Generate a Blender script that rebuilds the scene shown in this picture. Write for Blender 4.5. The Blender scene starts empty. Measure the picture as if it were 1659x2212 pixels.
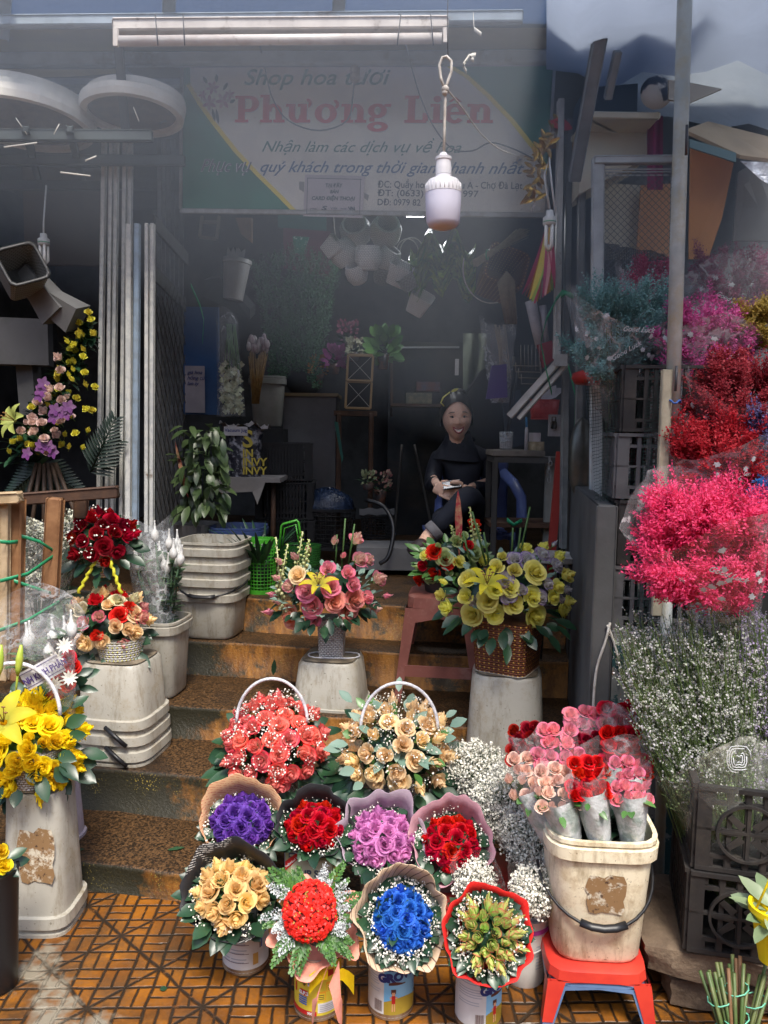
import bpy, math, random
from math import sin, cos, pi, radians as R
from mathutils import Vector as V, Matrix as Mx
random.seed(7)
rnd = random.random
uni = random.uniform
scene = bpy.context.scene

# ------------------------------------------------------------------ camera
PITCH, ROLL, CAMZ = R(5.9), R(0.8), 1.5
FPX, CXP, CYP = 1703.0, 829.5, 1106.0          # measured on a 1659 x 2212 view of the photograph
FWD = V((0, cos(PITCH), -sin(PITCH)))
_r0 = V((1, 0, 0)); _u0 = _r0.cross(FWD)
RGT = _r0 * cos(ROLL) + _u0 * sin(ROLL)
UPV = RGT.cross(FWD)
CAM = V((0, 0, CAMZ))
cam_d = bpy.data.cameras.new('camera'); cam = bpy.data.objects.new('camera', cam_d)
scene.collection.objects.link(cam); scene.camera = cam
cam_d.sensor_fit = 'VERTICAL'; cam_d.sensor_height = 24; cam_d.lens = 24 * FPX / 2212
cam_d.clip_start = 0.05; cam_d.clip_end = 500
cam.matrix_world = Mx.Translation(CAM) @ Mx((RGT, UPV, -FWD)).transposed().to_4x4()

# ------------------------------------------------------------------ world, sun, exposure
world = bpy.data.worlds.new("World"); scene.world = world; world.use_nodes = True
SUN_EL, SUN_AZ = R(60), R(168)      # azimuth measured from +Y (clockwise): the sun stands behind the camera
wn = world.node_tree; sky = wn.nodes.new('ShaderNodeTexSky'); sky.sky_type = 'NISHITA'; sky.sun_disc = False
sky.sun_elevation = SUN_EL; sky.sun_rotation = SUN_AZ; sky.air_density = 1.0; sky.dust_density = 3.0
bg = wn.nodes['Background']; bg.inputs['Strength'].default_value = 0.15
wn.links.new(sky.outputs[0], bg.inputs[0])
sl = bpy.data.lights.new('sun', 'SUN'); sl.energy = 2.2; sl.angle = R(14); sl.color = (1.0, .95, .86)
so = bpy.data.objects.new('sun', sl); scene.collection.objects.link(so)
sd = V((sin(SUN_AZ) * cos(SUN_EL), cos(SUN_AZ) * cos(SUN_EL), sin(SUN_EL)))
so.rotation_euler = sd.to_track_quat('Z', 'Y').to_euler(); so.location = (0, -3, 6)
scene.view_settings.view_transform = 'Standard'; scene.view_settings.look = 'None'
scene.view_settings.exposure = 1.0; scene.view_settings.gamma = 1; scene.view_settings.use_curve_mapping = False
cy = scene.cycles
cy.max_bounces = 6; cy.diffuse_bounces = 3; cy.glossy_bounces = 2; cy.transmission_bounces = 3
cy.transparent_max_bounces = 12; cy.volume_bounces = 0; cy.caustics_reflective = False; cy.caustics_refractive = False
cy.sample_clamp_indirect = 4
try: cy.use_denoising = True
except Exception: pass

def ray(x, y): return FWD + RGT * ((x - CXP) / FPX) - UPV * ((y - CYP) / FPX)
def P(x, y, Y):
    d = ray(x, y); return CAM + d * (Y / d.y)
def onZ(x, y, z):
    d = ray(x, y); return CAM + d * ((z - CAMZ) / d.z)
def px(n, Y): return n * Y * 1.01 / FPX          # size in metres of n view pixels at depth Y
YAW = R(9)
FU = V((cos(YAW), -sin(YAW), 0)); FV = V((sin(YAW), cos(YAW), 0)); UZ = V((0, 0, 1))
def F(u, v, z): return FU * u + FV * v + UZ * z   # along the shop front, into the shop, up

def lin(h):
    if not isinstance(h, str): return tuple(h) + (1,) if len(h) == 3 else tuple(h)
    h = h.lstrip('#'); o = []
    for i in (0, 2, 4):
        c = int(h[i:i+2], 16) / 255
        o.append(c / 12.92 if c <= .04045 else ((c + .055) / 1.055) ** 2.4)
    return (*o, 1)

# ------------------------------------------------------------------ materials
MATS = {}
class NT:
    def __init__(s, name):
        s.m = bpy.data.materials.new(name); s.m.use_nodes = True; s.t = s.m.node_tree
        s.b = s.t.nodes['Principled BSDF']; s.o = s.t.nodes['Material Output']
    def n(s, typ, **k):
        nd = s.t.nodes.new(typ)
        for a, v in k.items():
            setattr(nd, a, v)
        return nd
    def l(s, a, b): s.t.links.new(a, b)
    def math(s, op, a, b=None, c=None):
        nd = s.n('ShaderNodeMath', operation=op)
        for i, q in enumerate((a, b, c)):
            if q is None: continue
            if isinstance(q, (int, float)): nd.inputs[i].default_value = q
            else: s.l(q, nd.inputs[i])
        return nd.outputs[0]
    def noise(s, sc, det=4, vec=None, rough=.6):
        nd = s.n('ShaderNodeTexNoise'); nd.inputs['Scale'].default_value = sc; nd.inputs['Detail'].default_value = det
        nd.inputs['Roughness'].default_value = rough
        s.l(vec if vec is not None else s.pos(), nd.inputs['Vector']); return nd.outputs['Fac']
    def pos(s):
        if not hasattr(s, '_p'): s._p = s.n('ShaderNodeNewGeometry').outputs['Position']
        return s._p
    def step(s, x, lo, hi):
        nd = s.n('ShaderNodeMapRange', clamp=True); s.l(x, nd.inputs[0])
        nd.inputs[1].default_value = lo; nd.inputs[2].default_value = hi; return nd.outputs[0]
    def mix(s, f, a, b):
        nd = s.n('ShaderNodeMix', data_type='RGBA')
        for i, q in ((0, f), (6, a), (7, b)):
            if isinstance(q, (int, float)): nd.inputs[i].default_value = q
            elif isinstance(q, (tuple, str)): nd.inputs[i].default_value = lin(q)
            else: s.l(q, nd.inputs[i])
        return nd.outputs[2]
    def bump(s, h, d=.3, dist=.01):
        nd = s.n('ShaderNodeBump'); nd.inputs['Strength'].default_value = d; nd.inputs['Distance'].default_value = dist
        s.l(h, nd.inputs['Height']); s.l(nd.outputs[0], s.b.inputs['Normal'])
    def col(s, c):
        if isinstance(c, (str, tuple)): s.b.inputs['Base Color'].default_value = lin(c)
        else: s.l(c, s.b.inputs['Base Color'])
    def set(s, **k):
        for a, v in k.items(): s.b.inputs[a.replace('_', ' ')].default_value = v

def M(name, c, c2=None, sc=14, rough=.6, bump=0, metal=0, lo=.42, hi=.62, dirt=None, dsc=5, dlo=.5, dhi=.7, spec=.5):
    """painted, plastic, wood or stone surface: base colour, mottled with c2, stained with dirt"""
    if name in MATS: return MATS[name]
    s = NT(name)
    col = c
    if c2: col = s.mix(s.step(s.noise(sc, 5), lo, hi), c, c2)
    if dirt: col = s.mix(s.step(s.noise(dsc, 8, rough=.72), dlo, dhi), col, dirt)
    s.col(col); s.set(Roughness=rough, Metallic=metal); s.b.inputs['Specular IOR Level'].default_value = spec
    if bump: s.bump(s.noise(sc * 3, 6), bump)
    MATS[name] = s.m; return s.m

def petal(name, edge, base, pw=1.0, var=.12, throat=None):
    """petal: base colour at the foot running to edge colour at the lip, a little light through it"""
    if name in MATS: return MATS[name]
    s = NT(name); at = s.n('ShaderNodeAttribute', attribute_name='g')
    g = s.math('POWER', at.outputs['Fac'], pw)
    c = s.mix(g, base, edge)
    oi = s.n('ShaderNodeObjectInfo'); hs = s.n('ShaderNodeHueSaturation')
    s.l(s.math('MULTIPLY_ADD', oi.outputs['Random'], var * 2, 1 - var), hs.inputs['Value'])
    s.l(s.math('MULTIPLY_ADD', oi.outputs['Random'], .02, .49), hs.inputs['Hue'])
    s.l(c, hs.inputs['Color']); c = hs.outputs[0]
    s.col(c); s.set(Roughness=.55); s.b.inputs['Specular IOR Level'].default_value = .25
    tr = s.n('ShaderNodeBsdfTranslucent'); s.l(c, tr.inputs[0])
    mx = s.n('ShaderNodeMixShader'); mx.inputs[0].default_value = .42
    s.l(s.b.outputs[0], mx.inputs[1]); s.l(tr.outputs[0], mx.inputs[2]); s.l(mx.outputs[0], s.o.inputs[0])
    MATS[name] = s.m; return s.m

def leafm(name, c, c2=None, rough=.38, tr_=.15):
    if name in MATS: return MATS[name]
    s = NT(name); at = s.n('ShaderNodeAttribute', attribute_name='g')
    c = s.mix(at.outputs['Fac'], c, c2 or c)
    s.col(c); s.set(Roughness=rough)
    tr = s.n('ShaderNodeBsdfTranslucent'); s.l(c, tr.inputs[0])
    mx = s.n('ShaderNodeMixShader'); mx.inputs[0].default_value = tr_
    s.l(s.b.outputs[0], mx.inputs[1]); s.l(tr.outputs[0], mx.inputs[2]); s.l(mx.outputs[0], s.o.inputs[0])
    MATS[name] = s.m; return s.m

def film(name, c=(.9, .93, .95), alpha=.16, rough=.12, sc=22, streak=.5, hi=.75):
    """clear crinkled plastic film: mostly see-through, milky along its creases"""
    if name in MATS: return MATS[name]
    s = NT(name); nz = s.noise(sc, 4, rough=.5)
    ridge = s.math('SUBTRACT', 1.0, s.math('MULTIPLY', s.math('ABSOLUTE', s.math('SUBTRACT', nz, .5)), 14))
    ridge = s.math('MAXIMUM', ridge, 0.0)
    big = s.step(s.noise(sc * .3, 2), .45, .7)
    a = s.math('ADD', s.math('MULTIPLY', s.math('MULTIPLY', ridge, streak), big), alpha)
    s.l(s.math('MINIMUM', a, hi), s.b.inputs['Alpha'])
    s.col(tuple(c)); s.set(Roughness=rough); s.bump(nz, .6, .02)
    MATS[name] = s.m; return s.m

def woven(name, c, c2, wx=.010, wz=.006, dot=False):
    """basket weave: staggered strands seen on any upright face"""
    if name in MATS: return MATS[name]
    s = NT(name); tc = s.n('ShaderNodeUVMap'); sp = s.n('ShaderNodeSeparateXYZ'); s.l(tc.outputs[0], sp.inputs[0])
    u = s.math('DIVIDE', sp.outputs[0], wx); v = s.math('DIVIDE', sp.outputs[1], wz)
    row = s.math('FLOOR', v)
    us = s.math('ADD', u, s.math('MULTIPLY', s.math('MODULO', row, 2), .5))
    fu = s.math('FRACT', us); fv = s.math('FRACT', v)
    bu = s.math('SINE', s.math('MULTIPLY', fu, pi)); bv = s.math('SINE', s.math('MULTIPLY', fv, pi))
    h = s.math('MULTIPLY', bu, bv)
    if dot:
        d = s.math('MULTIPLY', s.step(s.math('ABSOLUTE', s.math('SUBTRACT', fu, .5)), .16, .12), s.math('LESS_THAN', s.math('FRACT', s.math('MULTIPLY', row, .5)), .25))
        d = s.math('MULTIPLY', d, s.step(bv, .15, .3))
        cc = s.mix(d, c, c2); cc = s.mix(s.step(bv, .5, .05), cc, (.02, .008, .004))
    else: cc = s.mix(s.step(h, .0, .45), c2, c)
    s.col(cc); s.set(Roughness=.45); s.bump(h, .9, .004)
    MATS[name] = s.m; return s.m

# ------------------------------------------------------------------ mesh builder
COL = scene.collection
class MB:
    def __init__(s): s.v = []; s.f = []; s.g = []; s.m = []; s.uv = {}; s.mi = 0
    def vert(s, p, g=0.): s.v.append(V(p)); s.g.append(g); return len(s.v) - 1
    def face(s, idx): s.f.append(tuple(idx)); s.m.append(s.mi)
    def poly(s, pts, g=0.): s.face([s.vert(p, g) for p in pts]); return s
    def grid(s, rows, g=None, cu=False, cv=False):
        """rows of points joined by quads; g(i, j) gives the gradient value"""
        n = len(rows); k = len(rows[0]); b = len(s.v)
        for i, r in enumerate(rows):
            for j, p in enumerate(r): s.vert(p, g(i, j) if g else 0.)
        for i in range(n if cv else n - 1):
            for j in range(k if cu else k - 1):
                s.face((b + i*k + j, b + i*k + (j+1) % k, b + ((i+1) % n)*k + (j+1) % k, b + ((i+1) % n)*k + j))
        return b
    def box(s, c, d, rot=None, bev=0):
        """box centred at c with full sizes d; rot = 3x3; edges chamfered by bev"""
        c = V(c); hx, hy, hz = d[0]/2, d[1]/2, d[2]/2; b = min(bev, hx*.9, hy*.9, hz*.9)
        r = rot or Mx.Identity(3)
        if b <= 0:
            vs = [s.vert(c + r @ V((x*hx, y*hy, z*hz))) for z in (-1, 1) for y in (-1, 1) for x in (-1, 1)]
            for q in ((0,2,3,1),(4,5,7,6),(0,1,5,4),(2,6,7,3),(0,4,6,2),(1,3,7,5)): s.face([vs[i] for i in q])
            return s
        rows = []
        for z, q in ((-hz, b), (-hz + b, 0), (hz - b, 0), (hz, b)):
            ring = []
            for sx, sy in ((-1,-1),(1,-1),(1,1),(-1,1)):
                X, Y_ = hx - q, hy - q
                p1 = V((sx*X, sy*(Y_ - b), z)); p2 = V((sx*(X - b), sy*Y_, z))
                ring += [p1, p2] if sx*sy < 0 else [p2, p1]
            rows.append([c + r @ p for p in ring])
        k = s.grid(rows, cu=True); n = len(rows[0])
        s.face([k + j for j in range(n)][::-1]); s.face([k + 3*n + j for j in range(n)])
        return s
    def tube(s, pts, r, n=6, cap=True, g=0., flat=1.0):
        pts = [V(p) for p in pts]; rr = r if isinstance(r, (list, tuple)) else [r]*len(pts)
        rows = []; prev = None
        for i, p in enumerate(pts):
            t = (pts[min(i+1, len(pts)-1)] - pts[max(i-1, 0)])
            t = t.normalized() if t.length > 1e-9 else V((0, 0, 1))
            if prev is None: a = t.orthogonal().normalized()
            else: a = (prev - t * prev.dot(t)); a = a.normalized() if a.length > 1e-6 else t.orthogonal().normalized()
            prev = a; b2 = t.cross(a)
            rows.append([p + (a*cos(2*pi*j/n) + b2*sin(2*pi*j/n)*flat)*rr[i] for j in range(n)])
        k = s.grid(rows, g=(lambda i, j: g), cu=True)
        if cap:
            s.face([k + j for j in range(n)][::-1]); s.face([k + (len(pts)-1)*n + j for j in range(n)])
        return s
    def loft(s, secs, n=28, p=2.0, mat=None, cap0=True, cap1=True, uvs=False, asp=1.0, g=None):
        """sections (z, radius) of a superellipse; p=2 round, p=5 rounded square"""
        mat = mat or Mx.Identity(4); rows = []; us = []
        for z, r in secs:
            ring = []
            for j in range(n):
                a = 2*pi*(j + .5)/n; ca, sa = cos(a), sin(a)
                k = (abs(ca)**p + abs(sa)**p) ** (-1/p)
                ring.append(mat @ V((ca*k*r, sa*k*r*asp, z)))
            rows.append(ring)
        b = s.grid(rows, g=g, cu=True)
        if uvs:
            rr = max(r for z, r in secs); per = [0]
            for j in range(n): per.append(per[-1] + (rows[0][(j+1) % n] - rows[0][j]).length * rr / max(secs[0][1], 1e-6))
            L = [0]
            for i in range(1, len(secs)): L.append(L[-1] + math.hypot(secs[i][0]-secs[i-1][0], secs[i][1]-secs[i-1][1]))
            fi = len(s.f) - (len(secs)-1)*n
            for i in range(len(secs)-1):
                for j in range(n):
                    s.uv[fi] = [(per[j], L[i]), (per[j+1], L[i]), (per[j+1], L[i+1]), (per[j], L[i+1])]; fi += 1
        if cap0: s.face([b + j for j in range(n)][::-1])
        if cap1: s.face([b + (len(secs)-1)*n + j for j in range(n)])
        return s
    def leaf(s, p, d, up, L, W, fold=.25, droop=.2, g0=None):
        """a pointed leaf of six quads, folded along its midrib and drooping at the tip"""
        d = V(d).normalized(); sd_ = d.cross(V(up))
        sd_ = sd_.normalized() if sd_.length > 1e-4 else d.orthogonal().normalized()
        nn = sd_.cross(d); g0 = rnd() if g0 is None else g0
        rows = []
        for t, w in ((0, .08), (.25, .8), (.55, 1), (.82, .6), (1, .02)):
            c = V(p) + d*(L*t) - nn*(droop*L*t*t)
            rows.append([c - sd_*(W*w/2) + nn*(fold*W*w/2), c, c + sd_*(W*w/2) + nn*(fold*W*w/2)])
        s.grid(rows, g=lambda i, j: g0); return s
    def fleck(s, p, r, n=None, g=0.):
        """a tiny three-petalled bloom: three crossed triangles-quads"""
        n = n or V((uni(-1, 1), uni(-1, 1), uni(-.2, 1))); n = n.normalized(); a = n.orthogonal().normalized(); b2 = n.cross(a); p = V(p)
        k = rnd()*pi
        a, b2 = a*cos(k) + b2*sin(k), b2*cos(k) - a*sin(k)
        i0 = s.vert(p + a*r, g); i1 = s.vert(p + b2*r, g); i2 = s.vert(p - a*r, g); i3 = s.vert(p - b2*r, g); i4 = s.vert(p + n*r*.7, min(1, g + .2))
        s.face((i0, i1, i4)); s.face((i1, i2, i4)); s.face((i2, i3, i4)); s.face((i3, i0, i4)); return s
    def ball(s, c, r, n=8, m=6, g=0., sq=None):
        c = V(c); sq = sq or (1, 1, 1)
        rows = [[c + V((sin(pi*i/m)*cos(2*pi*j/n)*r*sq[0], sin(pi*i/m)*sin(2*pi*j/n)*r*sq[1], cos(pi*i/m)*r*sq[2])) for j in range(n)] for i in range(m+1)]
        s.grid(rows, g=lambda i, j: g, cu=True); return s
    def prism(s, poly, mat, d):
        """outline (x, y) set up by mat, thickness d along local z"""
        n = len(poly); a = [s.vert(mat @ V((x, y, 0))) for x, y in poly]; b = [s.vert(mat @ V((x, y, d))) for x, y in poly]
        s.face(a[::-1]); s.face(b)
        for i in range(n): s.face((a[i], a[(i+1) % n], b[(i+1) % n], b[i]))
        return s

def obj(name, mb, mat, parent=None, smooth=True, label=None):
    me = bpy.data.meshes.new(name); off = parent_world(parent)
    me.from_pydata([tuple(v - off) for v in mb.v], [], mb.f)
    mats = mat if isinstance(mat, (list, tuple)) else [mat]
    for m in mats: me.materials.append(m)
    if len(mats) > 1: me.polygons.foreach_set('material_index', mb.m)
    if any(mb.g):
        at = me.attributes.new('g', 'FLOAT', 'POINT'); at.data.foreach_set('value', mb.g)
    if mb.uv:
        ul = me.uv_layers.new(name='UVMap')
        for fi, uv in mb.uv.items():
            ls = me.polygons[fi].loop_start
            for k, q in enumerate(uv): ul.data[ls + k].uv = q
    if smooth: me.polygons.foreach_set('use_smooth', [True]*len(me.polygons))
    me.update()
    if smooth == 'auto': 
        try: me.set_sharp_from_angle(angle=R(35))
        except Exception: pass
    o = bpy.data.objects.new(name, me); COL.objects.link(o)
    if parent is not None: o.parent = parent
    if label: o['label'] = label
    return o
WORLD = {}
def parent_world(p):
    if p is None: return V((0, 0, 0))
    return WORLD.get(p.name, V((0, 0, 0)))
def thing(name, label, cat, loc=(0, 0, 0), group=None):
    o = bpy.data.objects.new(name, None); COL.objects.link(o); o.location = loc; o.empty_display_size = .05
    WORLD[o.name] = V(loc); o['label'] = label; o['category'] = cat
    if group: o['group'] = group
    return o
def tag(o, label, cat, group=None):
    o['label'] = label; o['category'] = cat
    if group: o['group'] = group
    return o
def sub(name, mb, mat, part, **k):
    """a sub-part: same offset as its part's thing"""
    WORLD.setdefault(part.name, parent_world(part.parent)); return obj(name, mb, mat, part, **k)
def struct(name, mb, mat, kind='structure', **k):
    o = obj(name, mb, mat, **k); o['kind'] = kind; return o
def inst(src, name, parent, mat4, material=None):
    """another object on the same mesh"""
    o = bpy.data.objects.new(name, src); COL.objects.link(o); o.parent = parent
    o.matrix_local = Mx.Translation(-parent_world(parent)) @ mat4
    return o
def frame(c, z, up=UZ):
    """matrix at c whose local z is z and whose local y leans to up"""
    z = V(z).normalized(); x = V(up).cross(z)
    x = x.normalized() if x.length > 1e-5 else z.orthogonal().normalized(); y = z.cross(x)
    m = Mx((x, y, z)).transposed().to_4x4(); m.translation = V(c); return m
def face_mat(p0, p1, up=UZ):
    """a panel frame: origin p0, x to p1, y up, z towards the viewer"""
    x = (V(p1) - V(p0)).normalized(); z = x.cross(up).normalized(); y = z.cross(x)
    m = Mx((x, y, z)).transposed().to_4x4(); m.translation = V(p0); return m

def text(name, body, size, mat, parent, m4, shear=0, off=0, ext=.0006, align='LEFT', sp=1.0, sx=1.0, label=None):
    """lettering as a real thin mesh; m4 places its baseline"""
    cu = bpy.data.curves.new(name, 'FONT'); cu.body = body; cu.size = size; cu.shear = shear; cu.offset = off
    cu.extrude = ext; cu.align_x = align; cu.space_character = sp; cu.resolution_u = 3
    t = bpy.data.objects.new(name, cu); COL.objects.link(t)
    bpy.context.view_layer.update()
    me = bpy.data.meshes.new_from_object(t.evaluated_get(bpy.context.evaluated_depsgraph_get()))
    COL.objects.unlink(t); bpy.data.objects.remove(t); bpy.data.curves.remove(cu)
    me.name = name; me.materials.clear(); me.materials.append(mat)
    o = bpy.data.objects.new(name, me); COL.objects.link(o); o.parent = parent
    o.matrix_local = Mx.Translation(-parent_world(parent)) @ m4 @ Mx.Diagonal((sx, 1, 1, 1))
    return o

# ================================================================== the setting
def ground_mat():
    s = NT('ochre_paving'); sp = s.n('ShaderNodeSeparateXYZ'); s.l(s.pos(), sp.inputs[0])
    th, T = R(-2), .295
    wob = s.math('MULTIPLY', s.math('SUBTRACT', s.noise(9, 3), .5), .05)
    X = s.math('ADD', s.math('DIVIDE', s.math('ADD', s.math('MULTIPLY', sp.outputs[0], cos(th)), s.math('MULTIPLY_ADD', sp.outputs[1], -sin(th), .978)), T), wob)
    Y = s.math('ADD', s.math('DIVIDE', s.math('ADD', s.math('MULTIPLY', sp.outputs[0], sin(th)), s.math('MULTIPLY_ADD', sp.outputs[1], cos(th), -2.22)), T), wob)
    def line(x, w):      # 1 on whole numbers of x
        d = s.math('ABSOLUTE', s.math('SUBTRACT', s.math('FRACT', s.math('ADD', x, .5)), .5)); return s.step(d, w, w*.35)
    m = lambda a, k: s.math('MULTIPLY', a, k)
    cx, cyy = m(X, 4), m(Y, 4)
    par = s.math('MODULO', s.math('ABSOLUTE', s.math('ADD', s.math('FLOOR', cx), s.math('FLOOR', cyy))), 2)
    cell = s.math('MAXIMUM', line(cx, .085), line(cyy, .085))
    half = s.math('ADD', m(line(m(cx, 2), .13), par), m(line(m(cyy, 2), .13), s.math('SUBTRACT', 1, par)))
    dg = s.math('MAXIMUM', line(s.math('ADD', X, Y), .036), line(s.math('SUBTRACT', X, Y), .036))
    tl = s.math('MAXIMUM', line(X, .018), line(Y, .018))
    g = s.math('MAXIMUM', s.math('MAXIMUM', cell, s.math('MINIMUM', half, 1)), s.math('MAXIMUM', dg, tl))
    g = s.math('MINIMUM', s.math('MULTIPLY', g, s.step(s.noise(30, 5), .22, .42)), 1)
    c = s.mix(s.step(s.noise(6, 5), .4, .62), (.31, .113, .013), (.165, .058, .010))
    c = s.mix(s.math('MULTIPLY', s.step(s.noise(70, 5), .5, .75), .6), c, (.22, .10, .04))
    c = s.mix(s.step(s.noise(3.1, 8, rough=.75), .48, .66), c, (.09, .05, .024))
    c = s.mix(s.math('MULTIPLY', g, .95), c, (.018, .015, .012))
    c = s.mix(s.math('MULTIPLY', s.step(s.noise(2.3, 7, rough=.75), .46, .60), .7), c, (.04, .026, .015))
    # the cement smear across the near left of the pavement
    sm = s.math('ABSOLUTE', s.math('ADD', s.math('ADD', sp.outputs[0], m(sp.outputs[1], .9)), s.math('MULTIPLY_ADD', s.noise(5, 4), .7, -1.18)))
    c = s.mix(s.math('MULTIPLY', s.math('MULTIPLY', s.step(sm, .09, .03), s.math('LESS_THAN', sp.outputs[0], -.55)), s.step(s.noise(18, 6), .3, .5)), c, (.23, .2, .15))
    s.col(c); s.l(s.step(s.noise(7, 6), .3, .75), s.b.inputs['Roughness'])
    s.b.inputs['Specular IOR Level'].default_value = .22; rr = s.math('MULTIPLY_ADD', s.step(s.noise(7, 6), .35, .7), .4, .25); s.l(rr, s.b.inputs['Roughness'])
    h = s.math('SUBTRACT', s.math('MULTIPLY', s.noise(60, 4), .25), g); s.bump(h, .7, .006)
    return s.m
g_ = MB(); g_.grid([[V((x, y, 0)) for x in (-60, -3, 0, 3, 60)] for y in (-60, 0, 2, 60)])
struct('ground', g_, ground_mat(), smooth=False)

def step_mat():
    s = NT('terrazzo_step'); nz = s.n('ShaderNodeNewGeometry'); sn = s.n('ShaderNodeSeparateXYZ'); s.l(nz.outputs['True Normal'], sn.inputs[0])
    sp = s.n('ShaderNodeSeparateXYZ'); s.l(s.pos(), sp.inputs[0])
    up = s.step(sn.outputs[2], .3, .75)
    vm = s.n('ShaderNodeMapping'); s.l(s.pos(), vm.inputs[0]); vm.inputs['Scale'].default_value = (5, 5, 1.2)
    streak = s.noise(5, 6, vm.outputs[0], .7)
    ris = s.mix(s.step(streak, .38, .6), (.29, .125, .024), (.14, .055, .012))
    ris = s.mix(s.step(s.noise(8, 8, rough=.75), .50, .60), ris, (.045, .032, .016))
    # black mould with pale chips showing, mostly towards the left end
    mould = s.math('ADD', s.noise(4.5, 7, rough=.7), s.step(sp.outputs[0], -.25, -1.3))
    mm = s.step(mould, .82, .98); ris = s.mix(mm, ris, (.022, .020, .012))
    vo = s.n('ShaderNodeTexVoronoi'); vo.inputs['Scale'].default_value = 130; s.l(s.pos(), vo.inputs['Vector'])
    chip = s.math('MULTIPLY', s.step(vo.outputs['Distance'], .34, .22), s.math('MULTIPLY', s.step(s.noise(14, 5), .46, .62), s.step(s.noise(3.3, 4), .45, .6)))
    ris = s.mix(s.math('MULTIPLY', chip, .8), ris, (.36, .27, .06))
    tr = s.mix(s.step(s.noise(120, 4), .42, .62), (.018, .011, .006), (.125, .066, .028))
    tr = s.mix(s.step(s.noise(3.4, 6, rough=.65), .48, .68), tr, (.02, .014, .010))
    s.col(s.mix(up, ris, tr)); s.l(s.math('MULTIPLY_ADD', s.noise(6, 5), .5, .18), s.b.inputs['Roughness']); s.b.inputs['Specular IOR Level'].default_value = .25
    s.bump(s.math('ADD', s.noise(90, 5), s.math('MULTIPLY', s.noise(7, 4), 1.5)), .5, .006); return s.m
U0, U1 = -3.2, .268
st = MB(); pr = [(2.24, -.02)]
SV = [2.24, 2.575, 2.90, 3.30, 3.50]; SZ = [.096, .258, .39, .547, .71]
random.seed(3)
for k in range(5):
    v, z = SV[k], SZ[k]; pr += [(v, pr[-1][1] if k else -.02), (v + .002, z - .016), (v + .006, z - .005), (v + .018, z)]
    if k < 4: pr.append((SV[k+1] - .004, z - .002))
pr.append((7.2, .71))
rows = []
for v, z in pr:
    rows.append([F(u, v + .004*sin(u*9 + z*20) + .003*sin(u*31), z + .002*sin(u*13 + v*5)) for u in [U0 + (U1 - U0)*i/40 for i in range(41)]])
st.grid(rows); struct('steps', st, step_mat())
# ------------------------------------------------------------------ building shell
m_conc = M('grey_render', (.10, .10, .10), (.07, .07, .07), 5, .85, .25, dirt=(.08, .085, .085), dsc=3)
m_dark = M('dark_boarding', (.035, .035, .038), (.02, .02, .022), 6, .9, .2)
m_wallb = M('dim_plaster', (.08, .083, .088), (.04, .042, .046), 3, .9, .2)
def wall(name, label, u0, u1, v0, v1, z0, z1, mat, cat='wall', group=None):
    b = MB(); c = F((u0+u1)/2, (v0+v1)/2, (z0+z1)/2); rot = Mx((FU, FV, UZ)).transposed()
    b.box(c, (abs(u1-u0), abs(v1-v0), abs(z1-z0)), rot); o = obj(name, b, mat, smooth=False); return tag(o, label, cat, group)
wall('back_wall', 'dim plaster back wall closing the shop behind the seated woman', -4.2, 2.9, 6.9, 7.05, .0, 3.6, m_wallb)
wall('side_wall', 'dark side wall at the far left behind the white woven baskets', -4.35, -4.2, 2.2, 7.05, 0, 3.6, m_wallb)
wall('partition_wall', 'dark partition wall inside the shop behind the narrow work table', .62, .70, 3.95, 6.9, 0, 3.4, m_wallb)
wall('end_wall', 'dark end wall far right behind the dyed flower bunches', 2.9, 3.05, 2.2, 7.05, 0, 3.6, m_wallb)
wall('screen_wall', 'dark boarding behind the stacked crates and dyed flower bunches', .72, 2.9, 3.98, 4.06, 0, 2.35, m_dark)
def peel():
    s = NT('peeling_paint'); c = s.mix(s.step(s.noise(6, 4), .4, .6), (.20, .205, .19), (.14, .145, .13))
    c = s.mix(s.step(s.noise(8, 9, rough=.7), .52, .54), c, (.012, .05, .05)); c = s.mix(s.step(s.noise(22, 6), .6, .64), c, (.19, .12, .07))
    s.col(c); s.set(Roughness=.85); s.bump(s.noise(8, 9, rough=.7), .5, .01); return s.m
b = MB(); rot = Mx((FU, FV, UZ)).transposed()
b.box(F(.52, 3.12, .44), (.41, 1.26, .90), rot, .006); b.box(F(.30, 3.12, .62), (.065, 1.27, 1.32), rot, .004)
pier = thing('concrete_pier', 'low grey concrete pier beside the steps with stained sides', 'pier', F(.5, 3.1, 0))
obj('pier_body', b, m_conc, pier, smooth=False)
b = MB(); b.box(F(.53, 2.487, .44), (.39, .006, .88), rot)
obj('painted_face', b, peel(), pier, smooth=False, label='peeling white and teal paint')
# floor beyond the pier, roof over everything
b = MB(); b.box(F(1.8, 3.9, -.01), (2.2, 3, .2), rot); struct('side_floor', b, M('dark_cement', (.07, .06, .05), (.04, .035, .03), 9, .8, .3), smooth=False)
wall('shop_ceiling', 'dark boarded ceiling over the inside of the shop', -4.35, 3.05, 3.98, 7.05, 3.45, 3.55, m_dark, 'ceiling')
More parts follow.
